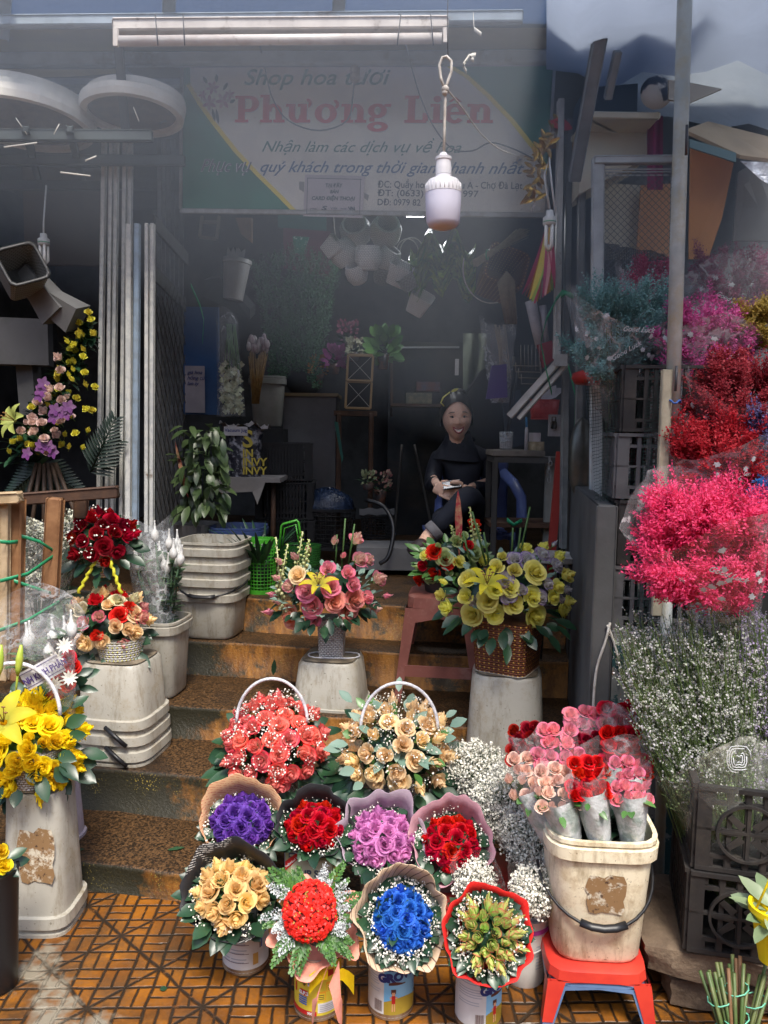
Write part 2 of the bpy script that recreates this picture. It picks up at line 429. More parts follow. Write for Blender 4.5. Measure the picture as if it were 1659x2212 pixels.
# the building across the street, behind the camera, which keeps low light out of the shop
ob = thing('street_building', 'pale plastered building across the street behind the viewer', 'building', (0, -13, 0))
b = MB(); b.box((0, -13, 3.2), (46, 5, 6.4)); obj('wall', b, M('far_plaster', (.30, .29, .27), rough=.9), ob, smooth=False)
b = MB(); b.box((0, -13, 6.55), (47, 6, .25)); obj('roof', b, m_dark, ob, smooth=False)
for i in range(12):
    b = MB(); b.box((-22 + i*4, -10.46, 3.6), (1.6, .1, 1.6)); obj('window', b, M('far_glass', (.05, .06, .07), rough=.1), ob, smooth=False)
    b = MB(); b.box((-22 + i*4, -10.46, 1.1), (1.9, .1, 2.1)); obj('shutter', b, M('far_door', (.10, .14, .15), rough=.6), ob, smooth=False)

# ------------------------------------------------------------------ awning
m_tarpb = M('blue_tarp', (.085, .19, .40), (.05, .11, .24), 4, .5, .15)
def tarp_mat(name, c, t=.5):
    if name in MATS: return MATS[name]
    s = NT(name); w = s.mix(s.step(s.noise(2.4, 4), .3, .7), c, tuple(x*.86 for x in c)); s.col(w); s.set(Roughness=.5)
    s.bump(s.noise(6, 3), .5, .03)
    tr = s.n('ShaderNodeBsdfTranslucent'); s.l(w, tr.inputs[0]); mx = s.n('ShaderNodeMixShader'); mx.inputs[0].default_value = t
    s.l(s.b.outputs[0], mx.inputs[1]); s.l(tr.outputs[0], mx.inputs[2]); s.l(mx.outputs[0], s.o.inputs[0]); MATS[name] = s.m; return s.m
aw = thing('awning', 'blue tarpaulin awning on steel beams stretched over the shop front', 'awning', F(0, 2.4, 3.1))
b = MB(); rows = []
for i in range(9):
    v = 4.0 - i*.145; rows.append([F(-4.3 + j*.36, v, 3.42 + .03*sin(j*1.3 + i) - .010*i + (.02 if i % 2 else 0)) for j in range(15)])
b.grid(rows); obj('tarpaulin', b, tarp_mat('blue_tarp_cloth', (.05, .10, .22), .35), aw)
m_beam = M('grey_blue_steel', (.34, .40, .45), (.25, .30, .34), 9, .5, .1, dirt=(.10, .07, .05), dlo=.55)
m_yel = M('yellow_fascia', (.34, .27, .10), (.26, .20, .08), 4, .7, .15)
def beam(p0, p1, w, h, parent, mat=None, name='beam'):
    p0, p1 = V(p0), V(p1); d = (p1 - p0); z = d.normalized(); x = UZ.cross(z)
    x = x.normalized() if x.length > 1e-4 else V((1, 0, 0)); y = z.cross(x)
    b = MB(); b.box((p0 + p1)/2, (w, h, d.length), Mx((x, y, z)).transposed(), min(w, h)*.12); return obj(name, b, mat or m_beam, parent, smooth=False)
beam(P(-60, 48, 3.25), P(1130, 38, 3.0), .04, .042, aw)
beam(P(-60, 130, 3.72), P(1330, 124, 3.5), .05, .052, aw)
beam(P(-60, 180, 4.0), P(400, 180, 3.95), .04, .03, aw)
beam(P(-60, 212, 4.1), P(400, 214, 4.1), .04, .03, aw)
b = MB(); b.grid([[P(-60, 62, 3.45), P(600, 58, 3.4), P(1180, 60, 3.25)], [P(-60, 118, 3.85), P(600, 118, 3.8), P(1180, 118, 3.6)]])
obj('yellow_cloth', b, m_yel, aw)
b = MB(); b.grid([[P(-60, 148, 4.25), P(150, 150, 4.2), P(262, 148, 4.15)], [P(-60, 170, 4.3), P(150, 166, 4.3), P(262, 158, 4.2)]])
obj('yellow_cloth', b, m_yel, aw)
for x in (12, 368, 735): beam(P(x, -60, 3.0), P(x - 6, 80, 3.5), .05, .03, aw)
beam(P(255, 85, 3.35), P(272, 290, 3.55), .035, .03, aw, M('dark_steel', (.06, .065, .07), rough=.6), 'hanging_bar')
beam(P(262, 150, 3.5), P(355, 262, 3.7), .05, .03, aw, M('brace_steel', (.17, .19, .21), rough=.6), 'diagonal_brace')
beam(P(1300, 60, 2.9), P(1240, 390, 3.3), .05, .04, aw, None, 'diagonal_brace')
beam(P(1335, 110, 3.0), P(1312, 215, 3.1), .03, .03, aw, None, 'hanging_bar')
# pale plastic sheet sagging over the right, letting the daylight through
sh = MB(); rows = []
for i in range(10):
    t = i/9; rows.append([])
    for j in range(10):
        q = j/9; y0 = 138 - 40*q; Yd = 3.5 - 1.9*t
        rows[-1].append(P(1180 + 620*q, (150 + 22*sin(q*5)) * (1 - t) + (-130)*t + 55*q*(1-t)*0, Yd) + UZ*(.035*sin(q*22 + t*5) + .02*sin(q*47)))
sh.grid(rows)
o = obj('plastic_sheet', sh, tarp_mat('milky_sheet', (.30, .35, .44), .65)); tag(o, 'milky plastic sheet sagging under the roof at the top right around the steel pole', 'sheet')
sh = MB(); rows = []
for i in range(8):
    t = i/7; rows.append([P(1270 + 520*j/9, 105 + 150*t + 60*t*(j/9 - .3) + 6*sin(j*1.9) + 40*(1 - j/9)*(1-t)*0, 3.75 - .25*t) + UZ*(.015*sin(j*2.2)) for j in range(10)])
sh.grid(rows)
o = obj('grey_sheet', sh, tarp_mat('grey_sheet_cloth', (.30, .36, .42), .35)); tag(o, 'grey blue sheet hung in folds below the milky plastic at top right', 'sheet')

# ------------------------------------------------------------------ haze volume standing in for veiling glare
def haze():
    s = NT('glare_veil'); s.t.nodes.remove(s.b)
    pv = s.n('ShaderNodeVolumePrincipled'); pv.inputs['Color'].default_value = (.80, .88, 1, 1)
    pv.inputs['Density'].default_value = .31; pv.inputs['Anisotropy'].default_value = -.3
    s.l(pv.outputs[0], s.o.inputs['Volume']); return s.m
b = MB()
# added haze wedge, shaped to imitate veiling glare: thins out downwards and towards the viewer
US = [(-3.0, 2.3), (-2.0, 2.0), (-1.2, 1.72), (-.4, 1.45), (.3, 1.25), (1.0, 1.15), (2.6, 1.15)]
def bank(u, zb, t): return F(u, 3.93 - (2.75 + max(0, min(.7, u*.7)))*t, zb + (3.12 - zb)*(t*.92 + .08*t*t))
lo = [[bank(u, z, t) for u, z in US] for t in (0, .2, .4, .6, .8, 1)]
n, k = len(lo), len(US)
a = b.grid(lo)
tp = [[F(US[j][0], 3.93 - (2.75 + max(0, min(.7, US[j][0]*.7)))*t, 3.14) for j in range(k)] for t in (0, .2, .4, .6, .8, 1)]
c = b.grid([r[:] for r in tp]); b.f = b.f[:(n-1)*(k-1)] + [q[::-1] for q in b.f[(n-1)*(k-1):]]
for j in range(k-1):
    b.face((a+j, c+j, c+j+1, a+j+1)); e = (n-1)*k; b.face((a+e+j+1, c+e+j+1, c+e+j, a+e+j))
for i in range(n-1):
    b.face((a+i*k, a+(i+1)*k, c+(i+1)*k, c+i*k)); e = k-1; b.face((a+(i+1)*k+e, a+i*k+e, c+i*k+e, c+(i+1)*k+e))
HAZE = True
if HAZE: o = struct('veil_wedge', b, haze(), 'stuff', smooth=False)

# ================================================================== flower kit
def rose_mesh(kind, seed, mat):
    """kind: open, half, bud. unit size: outer radius about 1, local z is the way it faces"""
    rs = random.Random(seed); b = MB()
    N = {'open': 23, 'half': 16, 'bud': 10}[kind]
    RO = {'open': 1.0, 'half': .78, 'bud': .56}[kind]; H = {'open': .95, 'half': 1.25, 'bud': 1.5}[kind]
    curl = {'open': .30, 'half': .24, 'bud': .05}[kind]
    nv, nu = 6, 7
    for k in range(N):
        t = k/(N - 1); a0 = k*2.3999 + rs.uniform(-.2, .2)
        rt = (.07 + .72*t**1.05)*RO; hb = H*(1.18 - .62*t**1.15) + rs.uniform(-.05, .05)
        span = 2.2 if t < .15 else 1.25 - .2*t
        tipk = rs.uniform(.7, 1.2); rows = []
        for i in range(nv):
            v = i/(nv-1); row = []
            for j in range(nu):
                w = -1 + 2*j/(nu-1)
                prof = (.35 + .65*sin(min(v*1.3, 1)*pi/2))*rt*(1 - .32*(1-t)**2*v**2)
                lip = curl*t*tipk*max(0, v - .55)**1.6*3.2*(1 - .45*w*w)
                r = prof + lip + (.07*w*RO if t > .15 else .06*w)*v
                hh = hb*(v**.9)*(1 - (.30 if t > .3 else .12)*w*w*v) - curl*.55*t*max(0, v - .6)**2*5*(1 - .3*w*w) + rs.uniform(-.015, .015)
                a = a0 + span*(.55 + .45*sin(min(1, v*1.6)*pi/2))*(1 - .12*v*v)*w
                row.append(V((r*cos(a), r*sin(a), hh - .35)))
            rows.append(row)
        b.grid(rows, g=lambda i, j: min(1, (i/(nv-1))*(.55 + .45*t) + .15*abs(-1 + 2*j/(nu-1))*(i/(nv-1))))
    b.mi = 1
    for k in range(5):                                  # sepals and the head of the stem
        a = k*2*pi/5 + .3; b.leaf((.12*cos(a), .12*sin(a), -.38), (cos(a), sin(a), .1 if kind == 'open' else .9), (0, 0, 1), .5*RO + .25, .2, .2, -.2 if kind == 'bud' else .3, 0)
    b.tube([(0, 0, -1.2), (0, 0, -.5), (0, 0, -.32)], [.07, .08, .2], 5)
    return MBmesh('rose', b, [mat, m_sepal])
def MBmesh(name, b, mats):
    me = bpy.data.meshes.new(name); me.from_pydata([tuple(v) for v in b.v], [], b.f)
    for m in mats: me.materials.append(m)
    if len(mats) > 1: me.polygons.foreach_set('material_index', b.m)
    at = me.attributes.new('g', 'FLOAT', 'POINT'); at.data.foreach_set('value', b.g)
    me.polygons.foreach_set('use_smooth', [True]*len(me.polygons)); me.update(); return me
m_sepal = leafm('sepal_green', (.10, .20, .045), (.16, .28, .07))
m_leaf = leafm('rose_leaf', (.010, .036, .020), (.030, .085, .038), .33, .12)
m_leafl = leafm('fresh_leaf', (.05, .14, .03), (.10, .23, .06), .35)
m_euc = leafm('silver_leaf', (.14, .24, .19), (.25, .36, .29), .55)
m_stem = leafm('stem_green', (.07, .15, .04), (.11, .20, .06), .5)
m_white = M('floret_white', (.80, .78, .70), rough=.7)
m_fern = leafm('fern_green', (.03, .10, .02), (.10, .24, .04), .45)
m_dust = leafm('dusty_white', (.50, .55, .56), (.70, .74, .74), .8)
m_yell = petal('lily_yellow', (.80, .68, .02), (.62, .62, .10), 1, .05)
PAL = {
 'coral': petal('coral_petal', (.92, .012, .035), (.98, .50, .42), 2.0), 'peach': petal('peach_petal', (1, .80, .50), (1, .72, .38), 1),
 'buff': petal('buff_petal', (1, .76, .38), (1, .72, .28), 1), 'violet': petal('violet_petal', (.22, .10, .55), (.17, .04, .38), 1.5),
 'lilac': petal('lilac_petal', (.78, .32, .66), (.66, .24, .52), 1), 'crimson': petal('crimson_petal', (.70, .006, .028), (.42, .004, .012), 1),
 'red': petal('red_petal', (.78, .010, .018), (.45, .004, .01), 1), 'deepred': petal('deepred_petal', (.36, .006, .015), (.22, .003, .01), 1),
 'blue': petal('blue_petal', (.06, .26, .80), (.02, .13, .60), 1.6), 'limepink': petal('limepink_petal', (.80, .05, .14), (.62, .88, .26), 3.4),
 'yellow': petal('yellow_petal', (1, .80, .025), (1, .70, .02), 1), 'lemon': petal('lemon_petal', (1, .97, .34), (1, .92, .18), 1),
 'pink': petal('pink_petal', (.92, .18, .36), (.96, .55, .55), 2.0), 'salmon': petal('salmon_petal', (.95, .36, .34), (.98, .55, .30), 1.2),
 'blush': petal('blush_petal', (.96, .70, .60), (.96, .72, .62), 1), 'paleyellow': petal('paleyellow_petal', (.80, .74, .12), (.72, .60, .05), 1), 'palepink': petal('palepink_petal', (.80, .58, .52), (.74, .58, .48), 1),
 'cream': petal('cream_petal', (.80, .72, .52), (.70, .68, .40), 1),
 'magenta': petal('magenta_petal', (.66, .02, .16), (.80, .55, .42), 2.6), 'scarlet': petal('scarlet_petal', (.80, .02, .018), (.60, .02, .012), 1),
 'lisi': petal('lisianthus_petal', (.16, .05, .38), (.78, .76, .70), 4), 'green': petal('green_petal', (.55, .64, .32), (.45, .58, .22), 1.5),
 'rosewhite': petal('rosewhite_petal', (.84, .14, .32), (.86, .72, .55), 3),
}
_RM = {}
def rose_src(col, kind, k):
    key = (col, kind, k)
    if key not in _RM: _RM[key] = rose_mesh(kind, hash((kind, k)) % 1000 if False else k*17 + len(kind), PAL[col])
    return _RM[key]
def put_rose(parent, col, kind, c, axis, r, name='rose'):
    me = rose_src(col, kind, random.randrange(3))
    o = bpy.data.objects.new(name, me); COL.objects.link(o); o.parent = parent
    m = frame(c, axis) @ Mx.Rotation(rnd()*6.28, 4, 'Z') @ Mx.Diagonal((r, r, r*uni(.9, 1.05), 1))
    o.matrix_local = Mx.Translation(-parent_world(parent)) @ m; return o

def dome_dirs(n, spread, jit=.10):
    """n directions on a cap round +z, spread in radians"""
    out = []; cmax = 1 - cos(spread)
    for i in range(n):
        z = 1 - cmax*(i + .5)/n; a = i*2.39996
        a += uni(-jit, jit)*2; r = math.sqrt(max(0, 1 - z*z)); out.append(V((r*cos(a), r*sin(a), z)))
    return out
def rose_dome(parent, c, axis, rx, ry, rz, cols, n, size, spread=1.45, kinds=('open', 'open', 'half'), jit=.1, up=UZ, face=None, szj=.12):
    """roses crowding a dome whose crown points along axis"""
    m = frame(c, axis, up)
    if isinstance(cols, str): cols = [cols]
    for d in dome_dirs(n, spread, jit):
        q = V((d.x*rx, d.y*ry, d.z*rz)); nn = V((d.x/rx, d.y/ry, d.z/rz)).normalized()
        p = m @ q; w = (m.to_3x3() @ nn)
        if face: w = (w + V(face)*.5).normalized()
        put_rose(parent, random.choice(cols), random.choice(kinds), p, w, size*uni(1 - szj, 1 + szj))
def leaves(parent, c, axis, r0, r1, n, L, W, mat=None, z0=-.02, tilt=.2, arc=(0, 6.283), up=UZ, name='foliage', asp=1.0, rows=1, dl=.3):
    """a collar of leaves round a dome"""
    mat = mat or m_leaf; m = frame(c, axis, up); b = MB()
    for rw in range(rows):
        for i in range(n):
            a = arc[0] + (arc[1] - arc[0])*(i + rnd())/n; d = V((cos(a), sin(a)*asp, tilt + uni(-.25, .25)))
            rr = uni(r0, r1) ; p = m @ V((cos(a)*rr, sin(a)*rr*asp, z0 + uni(-.015, .015)))
            l = L*uni(1 - dl, 1 + dl)
            b.leaf(p, m.to_3x3() @ d, m.to_3x3() @ V((uni(-.4, .4), uni(-.4, .4), 1)), l, W*uni(.8, 1.15), .25, uni(0, .3))
    return obj(name, b, mat, parent)
def breath(parent, c, axis, r0, r1, n, s=.0035, z=(-.0, .03), arc=(0, 6.283), up=UZ, clump=6, asp=1.0, mat=None, name='babys_breath', rdome=None):
    """clumps of tiny white florets with thread stems"""
    m = frame(c, axis, up); b = MB()
    for i in range(n):
        a = uni(*arc); rr = math.sqrt(uni(r0*r0, r1*r1)); zz = uni(*z)
        if rdome: zz += math.sqrt(max(0, 1 - (rr/rdome[0])**2))*rdome[1]
        p0 = V((cos(a)*rr, sin(a)*rr*asp, zz))
        for k in range(clump):
            q = p0 + V((uni(-1, 1), uni(-1, 1), uni(-.6, .8)))*s*4.2; b.mi = 0; b.fleck(m @ q, s*uni(.7, 1.25))
        b.mi = 1
        b.tube([m @ (p0*.8 - V((0, 0, .03))), m @ p0], .0006, 3, False)
    return obj(name, b, [mat or m_white, m_stem], parent)
def core(parent, c, axis, rx, ry, rz, mat=None, up=UZ):
    """the dark leafy heart that fills the gaps between heads"""
    m = frame(c, axis, up); b = MB()
    for d in dome_dirs(70, 1.7, .3):
        p = V((d.x*rx, d.y*ry, d.z*rz))*uni(.5, .74)
        b.leaf(m @ p, m.to_3x3() @ (d*.5 + V((uni(-.9, .9), uni(-.9, .9), uni(-.5, .5)))), m.to_3x3() @ d, .042, .026)
    rows = [[m @ V((sin(t)*cos(a)*rx*.7, sin(t)*sin(a)*ry*.7, cos(t)*rz*.7)) for a in [j*.5236 for j in range(12)]] for t in (.01, .4, .8, 1.2, 1.57)]
    b.grid(rows, cu=True)
    return obj('foliage_heart', b, mat or m_leaf, parent)
def wrap(parent, c, axis, R1, Hh, mat, r0=.03, n=44, pleat=.10, back=.25, seed=1, up=UZ, name='paper_wrap', peaks=5, asp=1.0, flare=1.1, low=.0, inner=None, thick=.0016):
    """paper gathered at a neck and flaring to a ruffled rim; the rim stands higher at the back (local +y)"""
    rs = random.Random(seed); m = frame(c, axis, up); ph = rs.uniform(0, 6); rows = []; creases = [rs.uniform(-1.3, 1.1) for _ in range(15)]; n = 92
    for i in range(8):
        t = i/7; row = []
        for j in range(n):
            a = 2*pi*j/n; bk = .5 + .5*sin(a)
            rr = r0 + (R1*flare**max(0, t-.8) - r0)*(t**.75)
            sc_ = abs(((a + ph)*peaks/(2*pi)) % 1 - .5)*2
            rr *= 1 + pleat*t*t*(sin(a*peaks + ph)*.6 + sin(a*(peaks*2+1) + ph*2)*.35)
            cr_ = creases[int(a/(2*pi)*15) % 15]; fr = (a/(2*pi)*15) % 1; rr *= 1 + t*t*pleat*cr_*(1 - abs(fr - .5)*2)
            zz = -Hh*(1 - t) + t**4*R1*.05*cr_*(1 - abs(fr - .5)*2) + t**3*(back*R1*bk**1.5 - low*R1*(1-bk)) + t**4*R1*.30*(1 - sc_)*(.4 + .6*bk)*pleat*4
            row.append(m @ V((cos(a)*rr, sin(a)*rr*asp, zz)))
        rows.append(row)
    b = MB(); b.grid(rows, cu=True)
    o = obj(name, b, mat, parent)
    sm = o.modifiers.new('thickness', 'SOLIDIFY'); sm.thickness = thick
    return o

# ------------------------------------------------------------------ vessels
def plas(name, c, dirt=(.30, .24, .15), lo=.55, hi=.75, stain=None):
    if name in MATS: return MATS[name]
    s = NT(name); vm = s.n('ShaderNodeMapping'); s.l(s.pos(), vm.inputs[0]); vm.inputs['Scale'].default_value = (1, 1, .25)
    col = s.mix(s.math('MULTIPLY', s.step(s.noise(9, 9, rough=.78), lo - .05, hi - .05), .8), c, dirt)
    col = s.mix(s.math('MULTIPLY', s.step(s.noise(26, 6, vm.outputs[0], .7), .50, .72), .8), col, tuple(x*.6 for x in dirt))
    col = s.mix(s.math('MULTIPLY', s.step(s.noise(95, 3), .66, .70), .6), col, tuple(x*.3 for x in dirt))
    s.col(col); s.set(Roughness=.42); s.bump(s.noise(30, 5), .12); MATS[name] = s.m; return s.m
m_bkt = plas('white_bucket_plastic', (.42, .40, .345)); m_cream = plas('cream_bucket_plastic', (.86, .78, .58), (.42, .28, .12))
m_bktd = plas('shaded_bucket_plastic', (.48, .47, .44))
m_blackp = M('black_plastic', (.012, .012, .014), rough=.4)
m_mould = M('brown_grime', (.20, .16, .11), (.09, .07, .045), 12, .8, .2, dirt=(.30, .27, .22), dlo=.5)
def bucket(label, c, w, h, inv=False, rims=1, rot=0, mat=None, top=1.0, taper=.82, handle=None, group=None, name='bucket', p=4.5, patch=None, cat='bucket', steps_=1):
    """c = centre of the base on its support; rounded-square tapered pail with flanges; inverted pails stand on their mouth"""
    mat = mat or m_bkt; o = thing(name, label, cat, c, group); m = Mx.Translation(V(c)) @ Mx.Rotation(rot, 4, 'Z')
    W = w/2; rr = lambda t: W*(taper + (1 - taper)*t)            # t 0 foot .. 1 mouth
    b = MB(); secs = [(0.004, rr(0)*.93), (.018, rr(0))]
    zr = [h*(1 - .10 - .155*k) for k in range(rims)]
    ins = []
    for z in sorted(zr): ins += [(z - .02, rr(z/h)), (z - .017, rr(z/h) + .011), (z + .015, rr(z/h) + .013), (z + .019, rr(z/h) + .002)]
    secs += [q for q in ins]; secs += [(h - .012, rr(1)), (h - .010, rr(1) + .007), (h, rr(1) + .007), (h, rr(1) - .004)]
    if not inv: secs += [(h*.5, rr(.5) - .006), (.02, rr(0) - .008)]
    if inv: m2 = m @ Mx.Translation((0, 0, h)) @ Mx.Diagonal((1, 1, -1, 1))
    else: m2 = m
    b.loft(secs, 40, p, m2, cap0=True, cap1=True); 
    if inv: b.f = [f[::-1] for f in b.f]
    body = obj('bucket_body', b, mat, o, smooth='auto')
    if inv:
        b = MB(); b.loft([(h + .0005, rr(0)*.90), (h + .003, rr(0)*.86)], 40, p, m); obj('grimy_base', b, m_mould, o)
    if handle:
        b = MB(); zt, drop, side = handle; pts = []
        for i in range(17):
            a = pi*i/16; x = -cos(a)*(W + .016); s_ = sin(a)
            pts.append(m @ V((x, -s_*W*1.12, zt - drop*s_)))
        b.tube(pts, .0042, 6); 
        b.tube(pts[6:11], .010, 8, True, flat=.5); obj('handle', b, m_blackp, o)
    if patch:
        b = MB(); x0, x1, z0, z1 = patch; rs = random.Random(5)
        y = -(W*(taper+(1-taper)*((z0+z1)/2/h if not inv else 1-(z0+z1)/2/h))) - .0035
        pl = []
        for i in range(22):
            a = 2*pi*i/22; k = (abs(cos(a))**5 + abs(sin(a))**5)**(-.2)*rs.uniform(.84, 1.06)
            pl.append(((x0+x1)/2 + cos(a)*k*(x1-x0)/2, (z0+z1)/2 + sin(a)*k*(z1-z0)/2))
        b.poly([m @ V((x, y + ((z - (z0+z1)/2)*(1-taper)*W/h*(1 if inv else -1)), z)) for x, z in pl]); obj('torn_label', b, m_torn, o, smooth=False)
    return o
def torn():
    s = NT('torn_label'); n = s.noise(24, 8, rough=.75); c = s.mix(s.step(n, .42, .50), (.62, .56, .44), (.26, .15, .065))
    s.col(s.mix(s.step(s.noise(60, 5), .58, .66), c, (.07, .035, .02))); s.set(Roughness=.9); return s.m
m_torn = torn()

def pot(parent, c, r0, r1, h, mat, n=28, p=2.0, rot=0, name='woven_pot', asp=1.0, inner=True):
    m = Mx.Translation(V(c)) @ Mx.Rotation(rot, 4, 'Z'); b = MB()
    secs = [(0, r0*.96), (.004, r0)] + [(h*t, r0 + (r1-r0)*t) for t in (.25, .5, .75)] + [(h - .006, r1), (h, r1 + .002), (h, r1 - .006)]
    if inner: secs.append((.01, r0 - .008))
    b.loft(secs, n, p, m, True, True, True, asp); return obj(name, b, mat, parent, smooth='auto')
m_wwhite = woven('white_weave', (.70, .68, .68), (.22, .20, .20), .016, .0075)
m_wbrown = woven('brown_weave', (.20, .055, .02), (.62, .34, .06), .021, .0085, True)
m_wplaid = woven('white_yellow_weave', (.74, .73, .66), (.60, .55, .06), .018, .009, True)
m_wgrey = woven('grey_weave', (.22, .22, .21), (.04, .04, .04), .02, .011)
m_wcane = woven('cane_weave', (.40, .24, .10), (.10, .05, .02), .014, .008)

def rimtin(parent, c, r, h, rot=0):
    m = Mx.Translation(V(c)) @ Mx.Rotation(rot, 4, 'Z'); b = MB(); s_ = [(0, r*.93), (.003, r), (.008, r + .0015), (.012, r - .001)]
    for k in range(1, 7):
        z = .012 + (h - .03)*k/7; s_ += [(z - .003, r - .001), (z, r - .0022), (z + .003, r - .001)]
    s_ += [(h - .014, r - .001), (h - .009, r + .001), (h - .003, r + .002), (h, r + .002), (h, r - .003), (h - .05, r - .004)]
    b.loft(s_, 36, 2, m, True, True); o = obj('tin_body', b, M('tin_steel', (.42, .40, .37), (.24, .14, .07), 14, .35, .1, .6, .52, .7), parent, smooth='auto'); return o
def band(parent, c, r, z0, z1, a0, a1, mat, name='label', d=.0006, rot=0, n=20, wave=None):
    """a printed patch bent round a tin from angle a0 to a1 (0 = towards +x, -90 = towards the viewer)"""
    b = MB(); rows = []
    for i in range(2 if not wave else 6):
        t = i if not wave else i/5; row = []
        for j in range(n + 1):
            a = R(a0 + (a1 - a0)*j/n) + rot; z = z0 + (z1 - z0)*t
            if wave: z = z0 + (z1 + wave*sin(j/n*pi*1.5) - z0)*t
            row.append(V(c) + V((cos(a)*(r + d), sin(a)*(r + d), z)))
        rows.append(row)
    b.grid(rows); return obj(name, b, mat, parent)
def bend_text(parent, c, r, body, size, z, amid, mat, d=.0012, shear=0, off=0, sx=1, name='lettering', tilt=0, sp=1):
    o = text(name, body, size, mat, parent, Mx.Identity(4), shear, off, .0001, 'CENTER', sp)
    pw = parent_world(parent); me = o.data
    for v in me.vertices:
        x, y = v.co.x*sx, v.co.y; x, y = x*cos(tilt) - y*sin(tilt), x*sin(tilt) + y*cos(tilt)
        a = R(amid) + x/r
        w = V(c) + V((cos(a)*(r + d + v.co.z), sin(a)*(r + d + v.co.z), z + y)); v.co = w - pw
    o.matrix_local = Mx.Identity(4); me.update(); return o
def ink(name, c, rough=.5): return M('ink_' + name, c, rough=rough)

# ================================================================== front rows of bouquets
VIEW = V((0, -1, .55)).normalized()
def at_px(x, y, Y): return P(x, y, Y)
m_pap = {k: M('paper_' + k, c, c2, 30, .75, .12) for k, c, c2 in (
 ('kraft', (.52, .33, .18), (.44, .27, .14)), ('black', (.014, .014, .017), (.022, .022, .026)), ('mauve', (.50, .27, .32), (.42, .21, .26)),
 ('lilac', (.40, .31, .38), (.33, .25, .31)), ('red', (.68, .012, .008), (.55, .01, .008)), ('salmon', (.80, .33, .24), (.70, .26, .19)), ('tan', (.60, .45, .30), (.52, .38, .24)),
 ('rose', (.82, .56, .56), (.75, .48, .50)), ('purple', (.20, .10, .25), (.16, .08, .2)))}
def striped(name, c, c2, sc):
    s = NT(name); tc = s.n('ShaderNodeNewGeometry'); sp = s.n('ShaderNodeSeparateXYZ'); s.l(s.pos(), sp.inputs[0])
    f = s.math('FRACT', s.math('MULTIPLY', s.math('ADD', sp.outputs[0], s.math('MULTIPLY', sp.outputs[1], .4)), sc))
    s.col(s.mix(s.step(f, .16, .10), c, c2)); s.set(Roughness=.75); return s.m
m_strp = striped('pinstriped_paper', (.60, .44, .30), (.14, .08, .06), 62)
m_bprint = None
def black_print():
    s = NT('black_newsprint'); sp = s.n('ShaderNodeSeparateXYZ'); s.l(s.pos(), sp.inputs[0])
    f = s.math('FRACT', s.math('MULTIPLY', s.math('ADD', sp.outputs[2], s.math('MULTIPLY', sp.outputs[0], .25)), 130))
    k = s.math('MULTIPLY', s.step(f, .38, .3), s.math('MULTIPLY', s.step(s.noise(130, 2), .42, .5), s.step(s.noise(9, 2), .54, .58)))
    s.col(s.mix(k, (.014, .014, .017), (.55, .53, .5))); s.set(Roughness=.6); return s.m
m_bprint = black_print()
def kraft_print():
    s = NT('kraft_newsprint'); sp = s.n('ShaderNodeSeparateXYZ'); s.l(s.pos(), sp.inputs[0])
    f = s.math('FRACT', s.math('MULTIPLY', s.math('ADD', sp.outputs[2], s.math('MULTIPLY', sp.outputs[0], .4)), 90))
    k = s.math('MULTIPLY', s.step(f, .3, .25), s.step(s.noise(100, 2), .46, .52)); s.col(s.mix(s.math('MULTIPLY', k, .8), (.60, .36, .20), (.40, .05, .03))); s.set(Roughness=.7); return s.m
m_kprint = kraft_print()

def bouquet(label, x, y, Y, rpx, col, n, wrapmat, axis=VIEW, size=None, kinds=('open',), asp=1.0, wr=1.33, pleat=.10, back=.30, seed=1,
            leaf_n=18, bb=60, neck=None, dome=.62, leafm_=None, peaks=5, spread=1.35, low=0, wname='paper_wrap', wH=None, cname='rose_bouquet', leaf_out=.25, up=UZ, bbs=.0032):
    c = at_px(x, y, Y); Rr = px(rpx, Y); A = V(axis).normalized()
    c0 = c - A*Rr*dome*.45
    t = thing(cname, label, 'bouquet', c0 - A*Rr*1.5, 'wrapped bouquets in the front rows')
    size = size or Rr*.345
    core(t, c0, A, Rr*.95, Rr*.95*asp, Rr*dome)
    rose_dome(t, c0, A, Rr*.88, Rr*.88*asp, Rr*dome, col, n, size, spread, kinds, .06)
    if leaf_n: leaves(t, c0, A, Rr*.90, Rr*1.0, leaf_n, Rr*.58, Rr*.40, leafm_, -.01, .35, asp=asp, rows=2)
    if bb: breath(t, c0, A, Rr*.98, Rr*1.17, bb, bbs, (-.005, .03), asp=asp, clump=5)
    wrap(t, c0, A, Rr*wr, wH or Rr*1.6, wrapmat, .035, pleat=pleat, back=back, seed=seed, peaks=peaks, asp=asp, low=low, name=wname)
    b = MB()
    for k in range(7):
        q = c0 - A*Rr*.5; e = c0 - A*(wH or Rr*1.6) + V((uni(-.02, .02), uni(-.02, .02), -.06)); b.tube([q + V((uni(-.03, .03), uni(-.02, .02), 0)), e], .003, 4)
    obj('stems', b, m_stem, t)
    return t, c0, Rr

